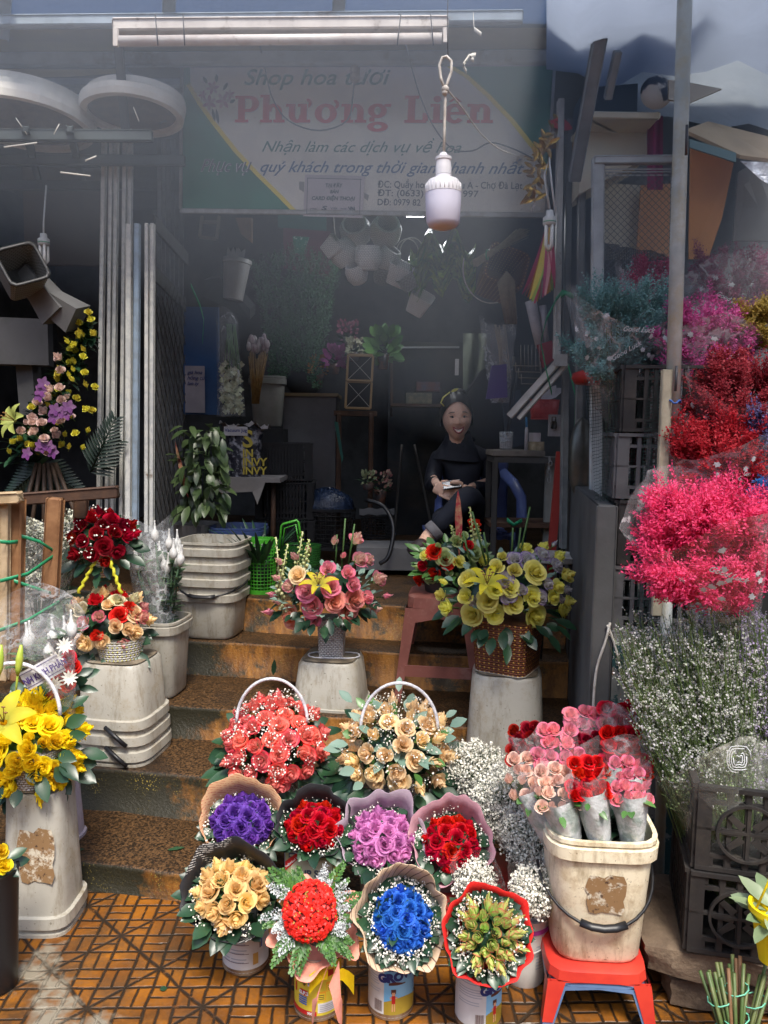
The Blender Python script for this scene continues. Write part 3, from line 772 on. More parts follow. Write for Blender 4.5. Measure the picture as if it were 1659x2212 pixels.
# --- second row ---
AX2 = V((0, -.75, .80))
t, c, r_ = bouquet('violet rose bouquet in printed brown kraft paper', 523, 1772, 2.30, 70, 'violet', 21, m_kprint, AX2 + V((.1, 0, 0)), asp=.85, back=.85, wr=1.33, leaf_n=16, bb=46, seed=4, peaks=3, pleat=.07)
t, c, r_ = bouquet('red rose bouquet in plain black paper above the square biscuit tin', 680, 1780, 2.22, 66, 'crimson', 19, m_pap['black'], AX2, asp=.80, back=.75, wr=1.30, leaf_n=18, bb=50, seed=7, peaks=4, pleat=.10)
t, c, r_ = bouquet('lilac pink rose bouquet in lilac striped paper', 826, 1808, 2.20, 74, 'lilac', 23, m_pap['lilac'], AX2, asp=.86, back=.70, wr=1.35, leaf_n=18, bb=50, seed=9, peaks=4)
t, c, r_ = bouquet('dark red rose bouquet in dusky pink paper', 975, 1818, 2.18, 64, 'crimson', 18, m_pap['mauve'], AX2 + V((-.05, 0, 0)), asp=.98, back=.80, wr=1.40, leaf_n=16, bb=40, seed=12, peaks=4, pleat=.09)
# --- first row ---
t, c, r_ = bouquet('apricot rose bouquet wrapped in black printed paper on the blue and white tin', 500, 1928, 1.99, 85, 'buff', 18, m_bprint, AX2 + V((-.1, 0, 0)), asp=.86, back=.80, wr=1.32, leaf_n=16, bb=60, seed=15, peaks=4, pleat=.05, kinds=('open', 'half'))
apr = t
t, c, r_ = bouquet('bright blue rose bouquet in pinstriped tan paper', 868, 1985, 1.83, 68, 'blue', 27, m_strp, V((0, -.86, .62)), asp=1.06, back=.85, wr=1.5, leaf_n=30, bb=120, seed=22, peaks=5, pleat=.09)
t, c, r_ = bouquet('green and pink rosebud bouquet in bright red crepe paper', 1056, 2018, 1.78, 68, 'limepink', 30, m_pap['red'], V((.05, -.82, .66)), asp=1.0, back=.30, wr=1.52, leaf_n=26, bb=95, seed=27, peaks=6, kinds=('bud',), size=.030, pleat=.06)

# red hypericum dome with silver and green sprays
c0 = at_px(668, 1965, 1.84); rr = px(60, 1.84); A = V((-.03, -.82, .68)).normalized()
t = thing('ball_bouquet', 'scarlet berry dome bouquet ringed with silver and green sprays in salmon paper', 'bouquet', c0 - A*.14, 'wrapped bouquets in the front rows')
m = frame(c0 - A*rr*.4, A); b = MB()
for d in dome_dirs(420, 1.5, .3):
    p = m @ V((d.x*rr*1.0, d.y*rr*1.05, d.z*rr*.7)); n = m.to_3x3() @ d
    b.mi = 0 if rnd() < .86 else 1
    for k in range(2): b.fleck(p + V((uni(-1, 1), uni(-1, 1), uni(-1, 1)))*.003, .0068 if b.mi == 0 else .0035, n + V((uni(-.7, .7), uni(-.7, .7), uni(-.7, .7))))
b.mi = 2; rows = [[m @ V((sin(q)*cos(a)*rr*.95, sin(q)*sin(a)*rr, cos(q)*rr*.62)) for a in [j*.5236 for j in range(12)]] for q in (.01, .4, .8, 1.2, 1.57)]; b.grid(rows, cu=True)
obj('red_dome', b, [M('berry_red', (.75, .015, .008), rough=.5), M('berry_gold', (.42, .22, .04), rough=.5), M('berry_dark', (.20, .004, .004), rough=.7)], t, smooth=False)
def sprays(parent, c, axis, r0, r1, n, mat, name, arcs, dens=26, sc=.004, tilt=.25, flat=.35, leafy=False):
    """feathery side sprays: a rib with fine branchlets carrying flecks"""
    m = frame(c, axis); b = MB()
    for i in range(n):
        lo, hi = random.choice(arcs); a = R(uni(lo, hi)); d = V((cos(a), sin(a), uni(-.1, tilt*2))).normalized(); L = uni(r1*.75, r1*1.1) - r0
        base = V((cos(a)*r0, sin(a)*r0, -.01)); side = V((-sin(a), cos(a), 0)); pts = [m @ (base + d*L*q + side*uni(-.01, .01)*q) for q in (0, .5, 1)]
        b.tube(pts, .0009, 3, False, .3)
        for k in range(dens):
            q = (k + .5)/dens; sg = 1 if k % 2 else -1; w = L*.38*(1 - q*.75)
            p0 = base + d*L*q; p1 = p0 + side*sg*w*.8 + d*w*.7 + V((0, 0, uni(-.01, .01)))
            if leafy:
                b.leaf(m @ p0, m.to_3x3() @ (p1 - p0), m.to_3x3() @ V((0, 0, 1)), w, sc*1.6, .1, .1)
                b.leaf(m @ ((p0+p1)*.5), m.to_3x3() @ (d + side*sg*.1), m.to_3x3() @ V((0, 0, 1)), w*.5, sc*1.3, .1, .1)
            else:
                b.tube([m @ p0, m @ p1], .0006, 3, False, .6)
                for z in range(5):
                    b.fleck(m @ (p0 + (p1 - p0)*(.3 + .16*z) + V((uni(-1, 1), uni(-1, 1), uni(-1, 1)))*.003), sc*uni(.6, 1.2), None, uni(.3, 1))
    return obj(name, b, mat, parent)
sprays(t, c0 - A*rr*.5, A, rr*.9, rr*2.1, 30, m_fern, 'green_spray', [(-20, 60), (185, 265), (-60, -20), (100, 160)], 18, .0045, leafy=True)
sprays(t, c0 - A*rr*.4, A, rr*.95, rr*1.75, 26, m_dust, 'silver_spray', [(10, 80), (150, 240), (-30, 15)], 12, .0030)
wrap(t, c0 - A*rr*.7 + V((.01, 0, -.035)), A, rr*1.6, rr*1.5, m_pap['salmon'], .04, pleat=.2, back=-.55, seed=33, peaks=5)
b = MB()      # bow below: salmon paper loops and a yellow star-printed bow
bc = c0 + V((.055, -.035, -.135))
for sx, ln in ((-1, .055), (1, .035)):
    rows = [[bc + V((sx*(.01 + ln*q*.6) + .012*w*(1-q), -.01 - .02*sin(q*pi) + .004*w, -.10*q + .03*w + .01*sin(q*6))) for w in (-1, -.3, .4, 1)] for q in (0, .25, .5, .75, 1)]
    b.grid(rows)
obj('paper_bow', b, m_pap['salmon'], t)
b = MB(); m_ybow = M('yellow_cellophane', (.70, .50, .01), (.60, .38, .01), 20, .25)
for sx in (-1, 1):
    rows = [[bc + V((sx*(.01 + .045*q) + .004, .012 + .012*sin(q*4), -.02 - .02*q + w*(.012 + .014*q))) for w in (-1, -.3, .4, 1)] for q in (0, .35, .7, 1)]
    b.grid(rows)
obj('yellow_bow', b, m_ybow, t)

# ------------------------------------------------------------------ tins on the pavement
m_lwhite = M('tin_white', (.72, .72, .74), (.60, .58, .56), 9, .35, dirt=(.34, .22, .12), dlo=.66, dhi=.8, dsc=9)
m_ink = ink('navy', (.015, .03, .17)); m_sky = M('tin_sky', (.16, .45, .75), (.28, .58, .82), 6, .35); m_gold = M('tin_gold', (.36, .25, .03), (.5, .36, .05), 9, .35)
m_lyel = M('tin_yellow', (.80, .66, .07), (.75, .58, .05), 6, .35, dirt=(.3, .2, .05), dlo=.68, dhi=.8, dsc=12); m_tred = ink('red', (.55, .02, .02)); m_tdark = ink('brown', (.10, .03, .02)); m_tgrey = ink('grey', (.40, .43, .5)); m_tblue = ink('blue', (.03, .13, .55)); m_wht = ink('white', (.8, .8, .8))
def milk_tin(label, x, yb, wpx, h, kind, rot=0):
    c = onZ(x, yb, .004); r = px(wpx, c.y)/2; c = c + V((0, r, -.003)); o = thing('milk_tin', label, 'tin', c, 'round milk powder tins holding bouquets')
    rimtin(o, c, r, h); z0, z1 = .016, h - .016
    A0 = -90
    if kind == 'blue':            # mostly nutrition tables, a strip of blue at the right
        band(o, c, r, z0, z1, A0 - 130, A0 + 130, m_lwhite)
        for z in [z0 + .02 + .026*i for i in range(5)]: band(o, c, r, z, z + .0015, A0 - 58, A0 + 18, m_tdark, 'rule', .0010)
        for i in range(15):
            z = z0 + .012 + i*.0088
            if i % 3: band(o, c, r, z, z + .003, A0 - 55, A0 - 32 + uni(-4, 2), m_tgrey, 'print_line', .0010, n=4); band(o, c, r, z, z + .003, A0 - 28, A0 + 10 + uni(-9, 4), m_tgrey, 'print_line', .0010, n=6)
        band(o, c, r, z1 - .042, z1, A0 + 22, A0 + 120, m_tblue, 'blue_panel', .0010); bend_text(o, c, r, 'G', .034, z1 - .030, A0 + 44, m_wht, .0016, off=.001)
        for q in (0, 1): band(o, c, r, z0 + .055, z0 + .085, A0 + 46 + q*5, A0 + 49 + q*5, [m_tdark, m_tblue][q], 'ring_mark', .0011, n=3)
        band(o, c, r, z0 + .012, z0 + .045, A0 + 28, A0 + 42, ink('honey', (.60, .36, .10)), 'printed_figure', .0010, n=5)
    elif kind == 'yellow':
        band(o, c, r, z0, z1, A0 - 130, A0 + 130, m_lyel)
        band(o, c, r, z0 - .002, z0 + .012, A0 - 90, A0 + 2, m_tred, 'red_band', .0010); bend_text(o, c, r, '900g', .010, z0 + .002, A0 - 12, m_wht, .0016, off=.0003)
        band(o, c, r, z1 - .030, z1, A0 - 60, A0 + 45, ink('maroon', (.40, .015, .012)), 'maroon_panel', .0009, wave=.014)
        bend_text(o, c, r, 'S', .030, z1 - .022, A0 - 56, m_tblue, .0018, off=.001, shear=.2)
        band(o, c, r, z0 + .008, z0 + .034, A0 + 5, A0 + 65, m_lwhite, 'white_panel', .0012)
        for i in range(4): band(o, c, r, z0 + .012 + i*.005, z0 + .014 + i*.005, A0 + 9, A0 + 50, m_tgrey, 'print_line', .0018, n=6)
        band(o, c, r, z0 + .050, z0 + .066, A0 - 42, A0 - 20, m_tred, 'red_badge', .0012, n=5); bend_text(o, c, r, 'G.P.3', .013, z0 + .053, A0 - 31, m_wht, .0018, off=.0008)
        for i in range(4): band(o, c, r, z0 + .026 + i*.006, z0 + .030 + i*.006, A0 - 46, A0 - 22, m_tblue, 'blue_block', .0013, n=5)
        bend_text(o, c, r, 'tăng trọng', .011, z1 - .046, A0 - 48, m_tdark, .0014, shear=.3, off=.0003, tilt=-.35)
        band(o, c, r, z1 - .054, z1 - .036, A0 - 20, A0 - 8, m_wht, 'round_seal', .0013, n=4); band(o, c, r, z1 - .050, z1 - .040, A0 - 18, A0 - 10, m_tblue, 'flag_mark', .0017, n=4)
        for sx, zz in ((12, .052), (34, .075)):
            band(o, c, r, z0 + zz - .012, z0 + zz + .014, A0 + sx - 9, A0 + sx + 12, ink('orange', (.85, .40, .03)), 'hexagon_panel', .0011, n=5)
            band(o, c, r, z0 + zz - .010, z0 + zz + .008, A0 + sx - 7, A0 + sx + 10, m_lyel, 'hexagon_field', .0015, n=5)
            for i in range(3): band(o, c, r, z0 + zz - .007 + i*.005, z0 + zz - .005 + i*.005, A0 + sx - 5, A0 + sx + 8, m_tdark, 'print_line', .0019, n=4)
        band(o, c, r, z0 + .05, z0 + .075, A0 - 62, A0 - 55, m_tred, 'printed_figure', .0012, n=3)
    else:
        sp_ = {'grow': -18, 'grow2': 12}[kind]
        band(o, c, r, z0, z1, A0 - 130, A0 + sp_, m_lwhite); band(o, c, r, z0, z1, A0 + sp_, A0 + 130, m_sky, 'picture_panel')
        band(o, c, r, z0, z0 + .034, A0 + sp_, A0 + 120, m_gold, 'gold_panel', .0010, wave=.012)
        for i in range(19):
            z = z1 - .010 - i*.0068
            if i % 5 != 4 and z > z0 + .052: band(o, c, r, z, z + .0022, A0 - 62, A0 + sp_ - 6 - uni(0, 12), m_tgrey, 'print_line', .0010, n=6)
        for i in range(11): band(o, c, r, z0 + .006, z0 + .036, A0 + sp_ - 26 + i*2.0, A0 + sp_ - 25.2 + i*2.0 + (i % 3)*.3, m_tdark, 'barcode', .0011, n=2)
        bend_text(o, c, r, 'Abbott', .014, z1 - .024, A0 + sp_ + 22, m_ink, .0016, shear=.2, off=.0002); bend_text(o, c, r, 'GROW', .030, z1 - .050, A0 + sp_ + 33, m_ink, .0016, off=.0022, tilt=.12)
        band(o, c, r, z1 - .062, z1 - .056, A0 + sp_ + 12, A0 + sp_ + 55, m_tdark, 'ribbon_mark', .0013, n=8, wave=.003)
        q = A0 + sp_ + 24      # the printed child: head, body, arms, legs
        band(o, c, r, z0 + .058, z0 + .070, q - 6, q + 6, m_tdark, 'printed_hair', .0013, n=4); band(o, c, r, z0 + .053, z0 + .062, q - 4, q + 4, ink('skin', (.75, .38, .22)), 'printed_face', .0016, n=4)
        band(o, c, r, z0 + .030, z0 + .053, q - 4.5, q + 4.5, m_tred, 'printed_dress', .0013, n=4)
        for dx in (-9, 5): band(o, c, r, z0 + .044, z0 + .050, q + dx, q + dx + 4.5, ink('skin', (.75, .38, .22)), 'printed_arm', .0015, n=2)
        for dx in (-4, 1.5): band(o, c, r, z0 + .010, z0 + .031, q + dx, q + dx + 2.6, ink('skin', (.75, .38, .22)), 'printed_leg', .0014, n=2)
    band(o, c, r, .001, .016, A0 - 170, A0 + 189, M('rust_rim', (.16, .07, .03), (.30, .2, .12), 20, .7), 'rusty_rim', .0012, n=40)
    return o
milk_tin('blue and white milk tin with printed tables below the apricot bouquet', 522, 2106, 106, .165, 'blue')
milk_tin('yellow and red milk tin below the scarlet dome bouquet', 682, 2205, 110, .165, 'yellow')
milk_tin('sky blue milk tin with a printed child in full view below the blue bouquet', 844, 2203, 106, .175, 'grow')
milk_tin('milk tin with long white text panel and narrow blue picture below the red wrapped bouquet', 1038, 2232, 108, .175, 'grow2')

# square biscuit tin
c = onZ(680, 1960, .002); w = px(128, c.y); c += V((0, w/2, 0)); c.z = .0; h = P(680, 1822, c.y - w/2).z
c2 = V((c.x, 2.31, 0.0)); w = px(130, 2.2); h = P(680, 1822, 2.2).z
o = thing('biscuit_tin', 'square biscuit tin with green scroll label under the black wrapped red bouquet', 'tin', c2)
b = MB(); b.loft([(0, w/2*.98), (.006, w/2), (h - .03, w/2), (h - .028, w/2 + .004), (h, w/2 + .004), (h, w/2 - .004), (h - .08, w/2 - .005)], 32, 8, Mx.Translation(c2)); obj('tin_body', b, M('steel_blue_tin', (.25, .28, .40), (.17, .19, .28), 8, .35, 0, .4), o, smooth='auto')
fy = c2.y - w/2 - .0015
def plate(x0, x1, z0, z1, mat, d, nm='panel'):
    b = MB(); b.box((c2.x + (x0+x1)/2, fy - d, (z0+z1)/2), (x1-x0, .0008, z1-z0)); return obj(nm, b, mat, o, smooth=False)
zz = h - .035
plate(-w*.46, w*.46, zz - .17, zz, M('tin_khaki', (.42, .44, .24), (.34, .36, .18), 5, .4), 0, 'label')
plate(-w*.40, w*.40, zz - .022, zz - .008, ink('slate', (.06, .09, .14)), .001, 'scroll_border'); plate(-w*.38, w*.38, zz - .018, zz - .012, ink('pale', (.6, .62, .45)), .002, 'scroll_border')
plate(-w*.36, w*.36, zz - .115, zz - .030, ink('pale', (.6, .62, .45)), .001, 'name_panel')
text('lettering', 'HUP SENG', .030, ink('slate', (.06, .09, .14)), o, Mx.Translation((c2.x - w*.33, fy - .0022, zz - .082)) @ Mx.Rotation(pi/2, 4, 'X'), off=.0010, sx=.95)
text('lettering', 'Individual Sachets', .010, m_wht, o, Mx.Translation((c2.x - w*.44, fy - .0042, zz - .052)) @ Mx.Rotation(pi/2, 4, 'X') @ Mx.Rotation(R(40), 4, 'Z'))
b = MB(); b.prism([(-w*.46, -.062), (-w*.46, -.034), (-w*.20, .002), (-w*.06, .002)], Mx.Translation((c2.x, fy - .002, zz)) @ Mx.Rotation(pi/2, 4, 'X'), .001); obj('red_ribbon', b, m_tred, o, smooth=False)
plate(w*.40, w*.46, zz - .17, zz - .03, m_lyel, .003, 'yellow_strip')

# vessels of the second row
def vessel(label, x, yt, Y, r, col, nm='pot'):
    p = P(x, yt, Y); o = thing(nm, label, 'pot', V((p.x, p.y, .0))); base = .0
    pot(o, V((p.x, p.y, base)), r*.86, r, p.z - base, col, name='pot_body'); return o
vessel('dark pot hidden behind the black newsprint paper under the violet bouquet', 523, 1850, 2.40, .07, M('dark_pot', (.03, .028, .03), rough=.5))
o = vessel('white tin pail with wire handle under the lilac pink bouquet', 835, 1858, 2.30, .085, m_bkt, 'pail')
o = vessel('dusty mauve pot under the dark red bouquet in pink paper', 965, 1880, 2.26, .085, M('mauve_pot', (.30, .22, .22), (.22, .15, .15), 12, .6))

# ------------------------------------------------------------------ two handled baskets
def hoop(parent, x0, x1, yt, yb, Y, mat, r=.0055):
    pts = []
    for i in range(21):
        a = pi*i/20; pts.append(P((x0+x1)/2 - cos(a)*(x1-x0)/2, yb - sin(a)*(yb-yt), Y + .01*sin(a*3)))
    b = MB(); b.tube(pts, r, 8); return obj('handle', b, mat, parent)
m_hoop = M('white_wrapped_cane', (.72, .72, .76), (.5, .5, .55), 60, .35, .3)
def handled(label, x, y, Y, rx, ry, col, n, size, kinds, hx0, hx1, hyt, hyb, potm, zb, group='handled rose baskets'):
    c = P(x, y, Y); Rx, Ry = px(rx, Y), px(ry, Y); A = V((0, -.62, .78)).normalized(); c0 = c - A*Rx*.35
    t = thing('rose_basket', label, 'flower basket', V((c0.x, c0.y + .02, zb)), group)
    core(t, c0, A, Rx*.98, Ry*.98, Rx*.75); rose_dome(t, c0, A, Rx*.93, Ry*.93, Rx*.78, col, n, size, 1.5, kinds, .10)
    leaves(t, c0, A, Rx*.75, Rx*.95, 26, .10, .055, m_leaf, -.04, -.1, (pi*1.02, pi*1.98), rows=2); leaves(t, c0, A, Rx*.8, Rx*.95, 12, .07, .04, m_leaf, -.02, .1)
    breath(t, c0, A, 0, Rx*.95, 120, .0035, (.005, .03), clump=5, rdome=(Rx, Rx*.78))
    pot(t, V((c0.x, c0.y + .03, zb)), .062, .078, c0.z - zb - .03, potm)
    hoop(t, hx0, hx1, hyt, hyb, Y - .01, m_hoop); return t, c0, A
t, c0, A = handled('round basket of red and white edged roses with a white hoop handle', 592, 1592, 2.56, 118, 112, 'coral', 50, .036, ('open', 'open', 'half'), 511, 664, 1466, 1560, m_wwhite, .096)
t, c0, A = handled('round basket of peach roses and silver leaves with a white hoop handle', 858, 1602, 2.52, 124, 112, 'peach', 40, .040, ('open', 'half', 'half', 'bud'), 779, 946, 1475, 1575, m_wwhite, .096)
leaves(t, c0, A, .03, .20, 30, .055, .032, m_euc, .09, .6, name='silver_foliage'); leaves(t, c0, A, .05, .2, 14, .05, .03, m_leafl, .08, .6, name='green_foliage')

# ================================================================== pails and arrangements on the steps
def pail_at(label, x, yb, yt, wtop, z, inv, rims, Yoff=None, **k):
    """stand a pail by its front foot pixel on a support of height z"""
    f = onZ(x, yb, z); w = px(wtop, f.y); c = f + FV*(w*.46); top = P(x, yt, f.y if not inv else f.y + w*.06)
    return bucket(label, c, w, top.z - z, inv, rims, -YAW + k.pop('rot', 0), **k), c, w, top.z
G_INV = 'upturned pails used as stands'
A_, cA, wA, zA = pail_at('upturned white pail under the pink rose vase', 700, 1536, 1432, 158, SZ[2], True, 0, taper=.86, group=G_INV)
B_, cB, wB, zB = pail_at('upturned white pail under the brown woven box of yellow roses', 1088, 1668, 1462, 178, SZ[1], True, 0, taper=.88, group=G_INV)
C_, cC, wC, zC = pail_at('stack of upturned white pails under the two tier rose basket', 232, 1652, 1436, 172, SZ[1], True, 3, taper=.86, group=G_INV)
C_['label'] = 'upturned white pail with three flanges under the two tier rose basket'
b = MB()
for k, zz_ in ((0, .15), (1, .075)):
    p = cC + V((-wA*.0 - .02, -wC*.5, zz_)); b.tube([p + V((0, -.004, 0)), p + V((.05, -.03, -.03)), p + V((.085, -.028, -.062))], .008, 6)
obj('handle', b, m_blackp, C_)
D_, cD, wD, zD = pail_at('upturned white pail with torn brown label at the lower left under the yellow roses', 60, 2020, 1715, 150, 0, True, 1, taper=.84, patch=(-.035, .075, .16, .33), group=G_INV, rot=.15)
E_, cE, wE, zE = pail_at('white pail holding wrapped white chrysanthemum stems', 322, 1512, 1345, 118, SZ[2], False, 1, group='upright white pails', taper=.86)
F_, cF, wF, zF = pail_at('stack of white pails with black wire handle left of the green basket', 440, 1384, 1172, 142, SZ[3], False, 4, group='upright white pails', handle=(.26, .055, 0), taper=.84)
F_['label'] = 'nested white pails with several flanges and a black handle left of the green basket'
G_ = bucket('lilac tinted pail standing behind the lower left upturned pail', V((P(92, 1700, 2.52).x, 2.56, SZ[0])), .19, .36, True, 0, -YAW, plas('lilac_pail', (.42, .38, .46)), group=G_INV)
H_, cH, wH, zH = pail_at('white pail of babys breath behind the wooden rack', 84, 1420, 1290, 96, .42, False, 1, group='upright white pails')
# ------- pink arrangement
c = V((cA.x, cA.y - .0, zA)); o = thing('pink_arrangement', 'pink and salmon rose arrangement with a yellow lily in a white woven vase', 'flower arrangement', c)
hv = P(690, 1338, c.y - .05).z - zA; pot(o, c, .050, .056, hv, m_wwhite, 24, 5, -YAW)
def wpot(parent, c, r0, r1, h, mat, p, rot, name='woven_pot', n=32):
    b = MB(); b.loft([(0, r0), (h*.5, (r0+r1)/2), (h, r1)], n, p, Mx.Translation(V(c)) @ Mx.Rotation(rot, 4, 'Z'), True, True, True); return obj(name, b, mat, parent, smooth='auto')
for ch in list(o.children): bpy.data.objects.remove(ch)
wpot(o, c, .050, .057, hv, m_wwhite, 6, -YAW + .1)
b = MB(); pts = [c + V((.105*cos(a) + .01, .05*sin(a) - .015, .004 + .002*sin(3*a))) for a in [2*pi*i/24 for i in range(25)]]; b.tube(pts, .0035, 6); obj('handle', b, m_hoop, o)
def lily(parent, c, axis, L, mat, n=6, w=.34, name='lily'):
    m = frame(c, axis); b = MB()
    for k in range(n):
        a = k*2*pi/n + .2; rows = []; k2 = uni(.85, 1.1)
        for i in range(7):
            t = i/6; r = L*(.08 + .75*t**1.3)*k2; z = L*(.55*t - .0 - .42*t**3)*1.2; ww = L*w*sin(pi*min(.98, t*.86 + .10))**.8
            rows.append([m @ V((cos(a)*r - sin(a)*ww*q*.6, sin(a)*r + cos(a)*ww*q*.6, z - abs(q)*ww*.25*0 + (1 - q*q)*ww*-.18)) for q in (-1, -.5, 0, .5, 1)])
        b.grid(rows, g=lambda i, j: i/6)
    o = obj(name, b, mat, parent); b = MB()
    for k in range(6):
        a = k; e = m @ V((.18*L*cos(a), .18*L*sin(a), L*.55)); b.tube([m @ V((0, 0, 0)), e], .0012, 4); b.ball(e, .004, 6, 4, sq=(1.6, .7, .7))
    sub('stamens', b, M('stamen_brown', (.25, .12, .03)), o); return o
def cluster(parent, pts_, Y, axis0, cen, dz=0):
    """pts_: (x, y, radius px, colour, kind); each head faces out from the arrangement's heart"""
    for q in pts_:
        x, y, r, col, kind = q[:5]; rel = ((x - cen[0])/cen[2], (y - cen[1])/cen[3]); d2 = min(1, rel[0]**2 + rel[1]**2)
        dep = Y - px(cen[2], Y)*.75*math.sqrt(max(0, 1 - d2)) + (.10 if rel[1] < -.5 else 0)
        p = P(x, y, dep); ax = V((rel[0]*.9, -.25 - math.sqrt(max(0, 1 - d2))*.8, -rel[1]*.55 + .42))
        put_rose(parent, col, kind, p, ax, px(r, Y)*1.08)
Yp = cA.y
cen = (702, 1255, 120, 105)
heads = [(660, 1277, 24, 'pink', 'open'), (675, 1310, 24, 'pink', 'open'), (678, 1338, 23, 'pink', 'half'), (722, 1300, 24, 'salmon', 'open'), (765, 1295, 24, 'salmon', 'open'), (752, 1322, 24, 'salmon', 'open'), (629, 1330, 28, 'salmon', 'open'),
 (715, 1268, 22, 'pink', 'open'), (750, 1237, 19, 'pink', 'half'), (762, 1262, 20, 'pink', 'half'), (790, 1290, 20, 'pink', 'half'), (800, 1315, 24, 'rosewhite', 'half'), (815, 1252, 22, 'rosewhite', 'half'), (775, 1210, 22, 'rosewhite', 'half'), (792, 1212, 20, 'rosewhite', 'half'),
 (768, 1168, 22, 'rosewhite', 'half'), (722, 1172, 18, 'rosewhite', 'bud'), (741, 1202, 14, 'pink', 'bud'), (708, 1228, 20, 'pink', 'half'), (643, 1243, 20, 'peach', 'open'), (625, 1268, 18, 'rosewhite', 'half'), (602, 1250, 15, 'rosewhite', 'bud'), (594, 1285, 15, 'pink', 'bud'), (588, 1322, 16, 'pink', 'bud'), (605, 1300, 15, 'rosewhite', 'bud'), (830, 1288, 14, 'pink', 'bud'), (608, 1215, 15, 'rosewhite', 'bud'), (640, 1205, 17, 'rosewhite', 'bud'), (668, 1190, 15, 'rosewhite', 'bud')]
cluster(o, heads, Yp, None, cen)
lily(o, P(688, 1264, Yp - .20), V((.02, -.55, .85)), .09, m_yell, w=.25)
cc = P(702, 1275, Yp - .02)
core(o, cc, (0, -.5, .85), px(100, Yp), px(80, Yp), px(60, Yp)); leaves(o, cc, (0, -.35, .95), px(70, Yp), px(95, Yp), 22, .06, .04, m_leaf, -.05, -.3, rows=2)
leaves(o, cc, (0, -.3, .95), px(60, Yp), px(112, Yp), 60, .034, .022, m_euc, .0, .7, name='silver_foliage', rows=2)
def spike(parent, x0, y0, x1, y1, Y, col='green', n=26, r=.011):
    a, e = P(x0, y0, Y), P(x1, y1, Y); b = MB(); b.tube([a, e], .003, 5)
    for i in range(n):
        t = i/n; an = i*2.4; rr = r*(1.25 - t*.8); q = a + (e - a)*(.05 + .97*t)
        b.ball(q + V((cos(an), sin(an)*.9, .2))*rr, rr*.62, 6, 4, t)
    return obj('snapdragon', b, leafm('snapdragon_' + col, (.62, .62, .34) if col == 'green' else (.66, .60, .30), (.38, .52, .10)), parent)
for q in ((612, 1330, 596, 1160), (600, 1290, 622, 1175), (636, 1260, 654, 1148), (655, 1240, 668, 1165), (640, 1330, 632, 1250)): spike(o, *q, Yp - .05 + uni(-.05, .04))
b = MB()
for x0, y0, x1, y1 in ((738, 1230, 746, 1120), (725, 1220, 728, 1155), (752, 1225, 766, 1132)): b.tube([P(x0, y0, Yp), P(x1, y1, Yp)], .0035, 5)
obj('cut_stems', b, m_stem, o)
# ------- yellow and purple box
c = V((cB.x + .0, cB.y - .01, zB)); o = thing('yellow_arrangement', 'yellow rose and purple edged lisianthus arrangement with a lily in a brown woven box', 'flower arrangement', c)
Yb = cB.y; hb = P(1078, 1345, Yb - .1).z - zB; wpot(o, c, .098, .112, hb, m_wbrown, 9, -YAW - .36, 'woven_box')
b = MB(); b.loft([(-.0, .1005), (.004, .1015)], 32, 9, Mx.Translation(c) @ Mx.Rotation(-YAW - .36, 4, 'Z')); obj('base_rim', b, M('pale_metal', (.4, .38, .33)), o)
cen = (1092, 1262, 150, 95)
Y_ = 'lemon'
heads = [(1155, 1330, 27, Y_, 'open'), (1020, 1330, 26, Y_, 'open'), (1068, 1328, 22, Y_, 'open'), (968, 1312, 24, Y_, 'half'), (1053, 1298, 24, Y_, 'open'), (1008, 1290, 22, Y_, 'half'), (1070, 1272, 22, Y_, 'open'), (1110, 1304, 22, Y_, 'open'), (1150, 1290, 22, Y_, 'open'), (1155, 1235, 26, Y_, 'open'),
 (1100, 1268, 22, Y_, 'open'), (1012, 1252, 24, Y_, 'half'), (1073, 1225, 20, Y_, 'half'), (1110, 1232, 19, Y_, 'half'), (1215, 1318, 22, Y_, 'open'), (1225, 1300, 19, Y_, 'half'), (1202, 1268, 20, Y_, 'half'), (1222, 1245, 22, Y_, 'half'), (1135, 1188, 20, Y_, 'half'), (1172, 1185, 18, Y_, 'half'), (1205, 1205, 20, Y_, 'half'), (1195, 1290, 18, Y_, 'open'), (955, 1285, 18, Y_, 'half'), (1085, 1203, 14, Y_, 'half'), (962, 1258, 15, Y_, 'bud'),
 (1172, 1198, 19, 'lisi', 'open'), (1202, 1222, 18, 'lisi', 'open'), (1112, 1208, 18, 'lisi', 'open'), (1140, 1212, 22, 'lisi', 'open'), (1090, 1252, 19, 'lisi', 'open'), (1098, 1286, 20, 'lisi', 'open'), (1024, 1300, 16, 'lisi', 'half'), (1125, 1275, 17, 'lisi', 'half'), (1182, 1262, 16, 'lisi', 'half'), (1168, 1290, 17, 'lisi', 'open'), (1222, 1275, 14, 'lisi', 'half'), (1208, 1295, 13, 'lisi', 'half'), (1195, 1178, 12, 'lisi', 'bud')]
cluster(o, heads, Yb, None, cen)
lily(o, P(1052, 1262, Yb - .24), V((-.05, -.5, .85)), .10, m_yell, w=.25)
cc = P(1090, 1280, Yb); core(o, cc, (0, -.5, .85), px(125, Yb), px(80, Yb), px(60, Yb)); leaves(o, cc, (0, -.35, .95), px(85, Yb), px(125, Yb), 26, .07, .04, m_leaf, -.06, -.3, rows=2)
leaves(o, cc, (0, -.4, .9), px(40, Yb), px(130, Yb), 46, .036, .022, m_euc, .06, .7, name='silver_foliage')
b = MB()
for x0, y0, x1, y1 in ((1018, 1200, 1000, 1150), (1050, 1200, 1020, 1105), (1058, 1205, 1045, 1150), (1115, 1200, 1125, 1140), (1120, 1195, 1145, 1095), (1105, 1190, 1108, 1140)): b.tube([P(x0, y0 + 20, Yb - .02), P(x1, y1, Yb - .02)], .004, 5)
obj('cut_stems', b, m_stem, o)
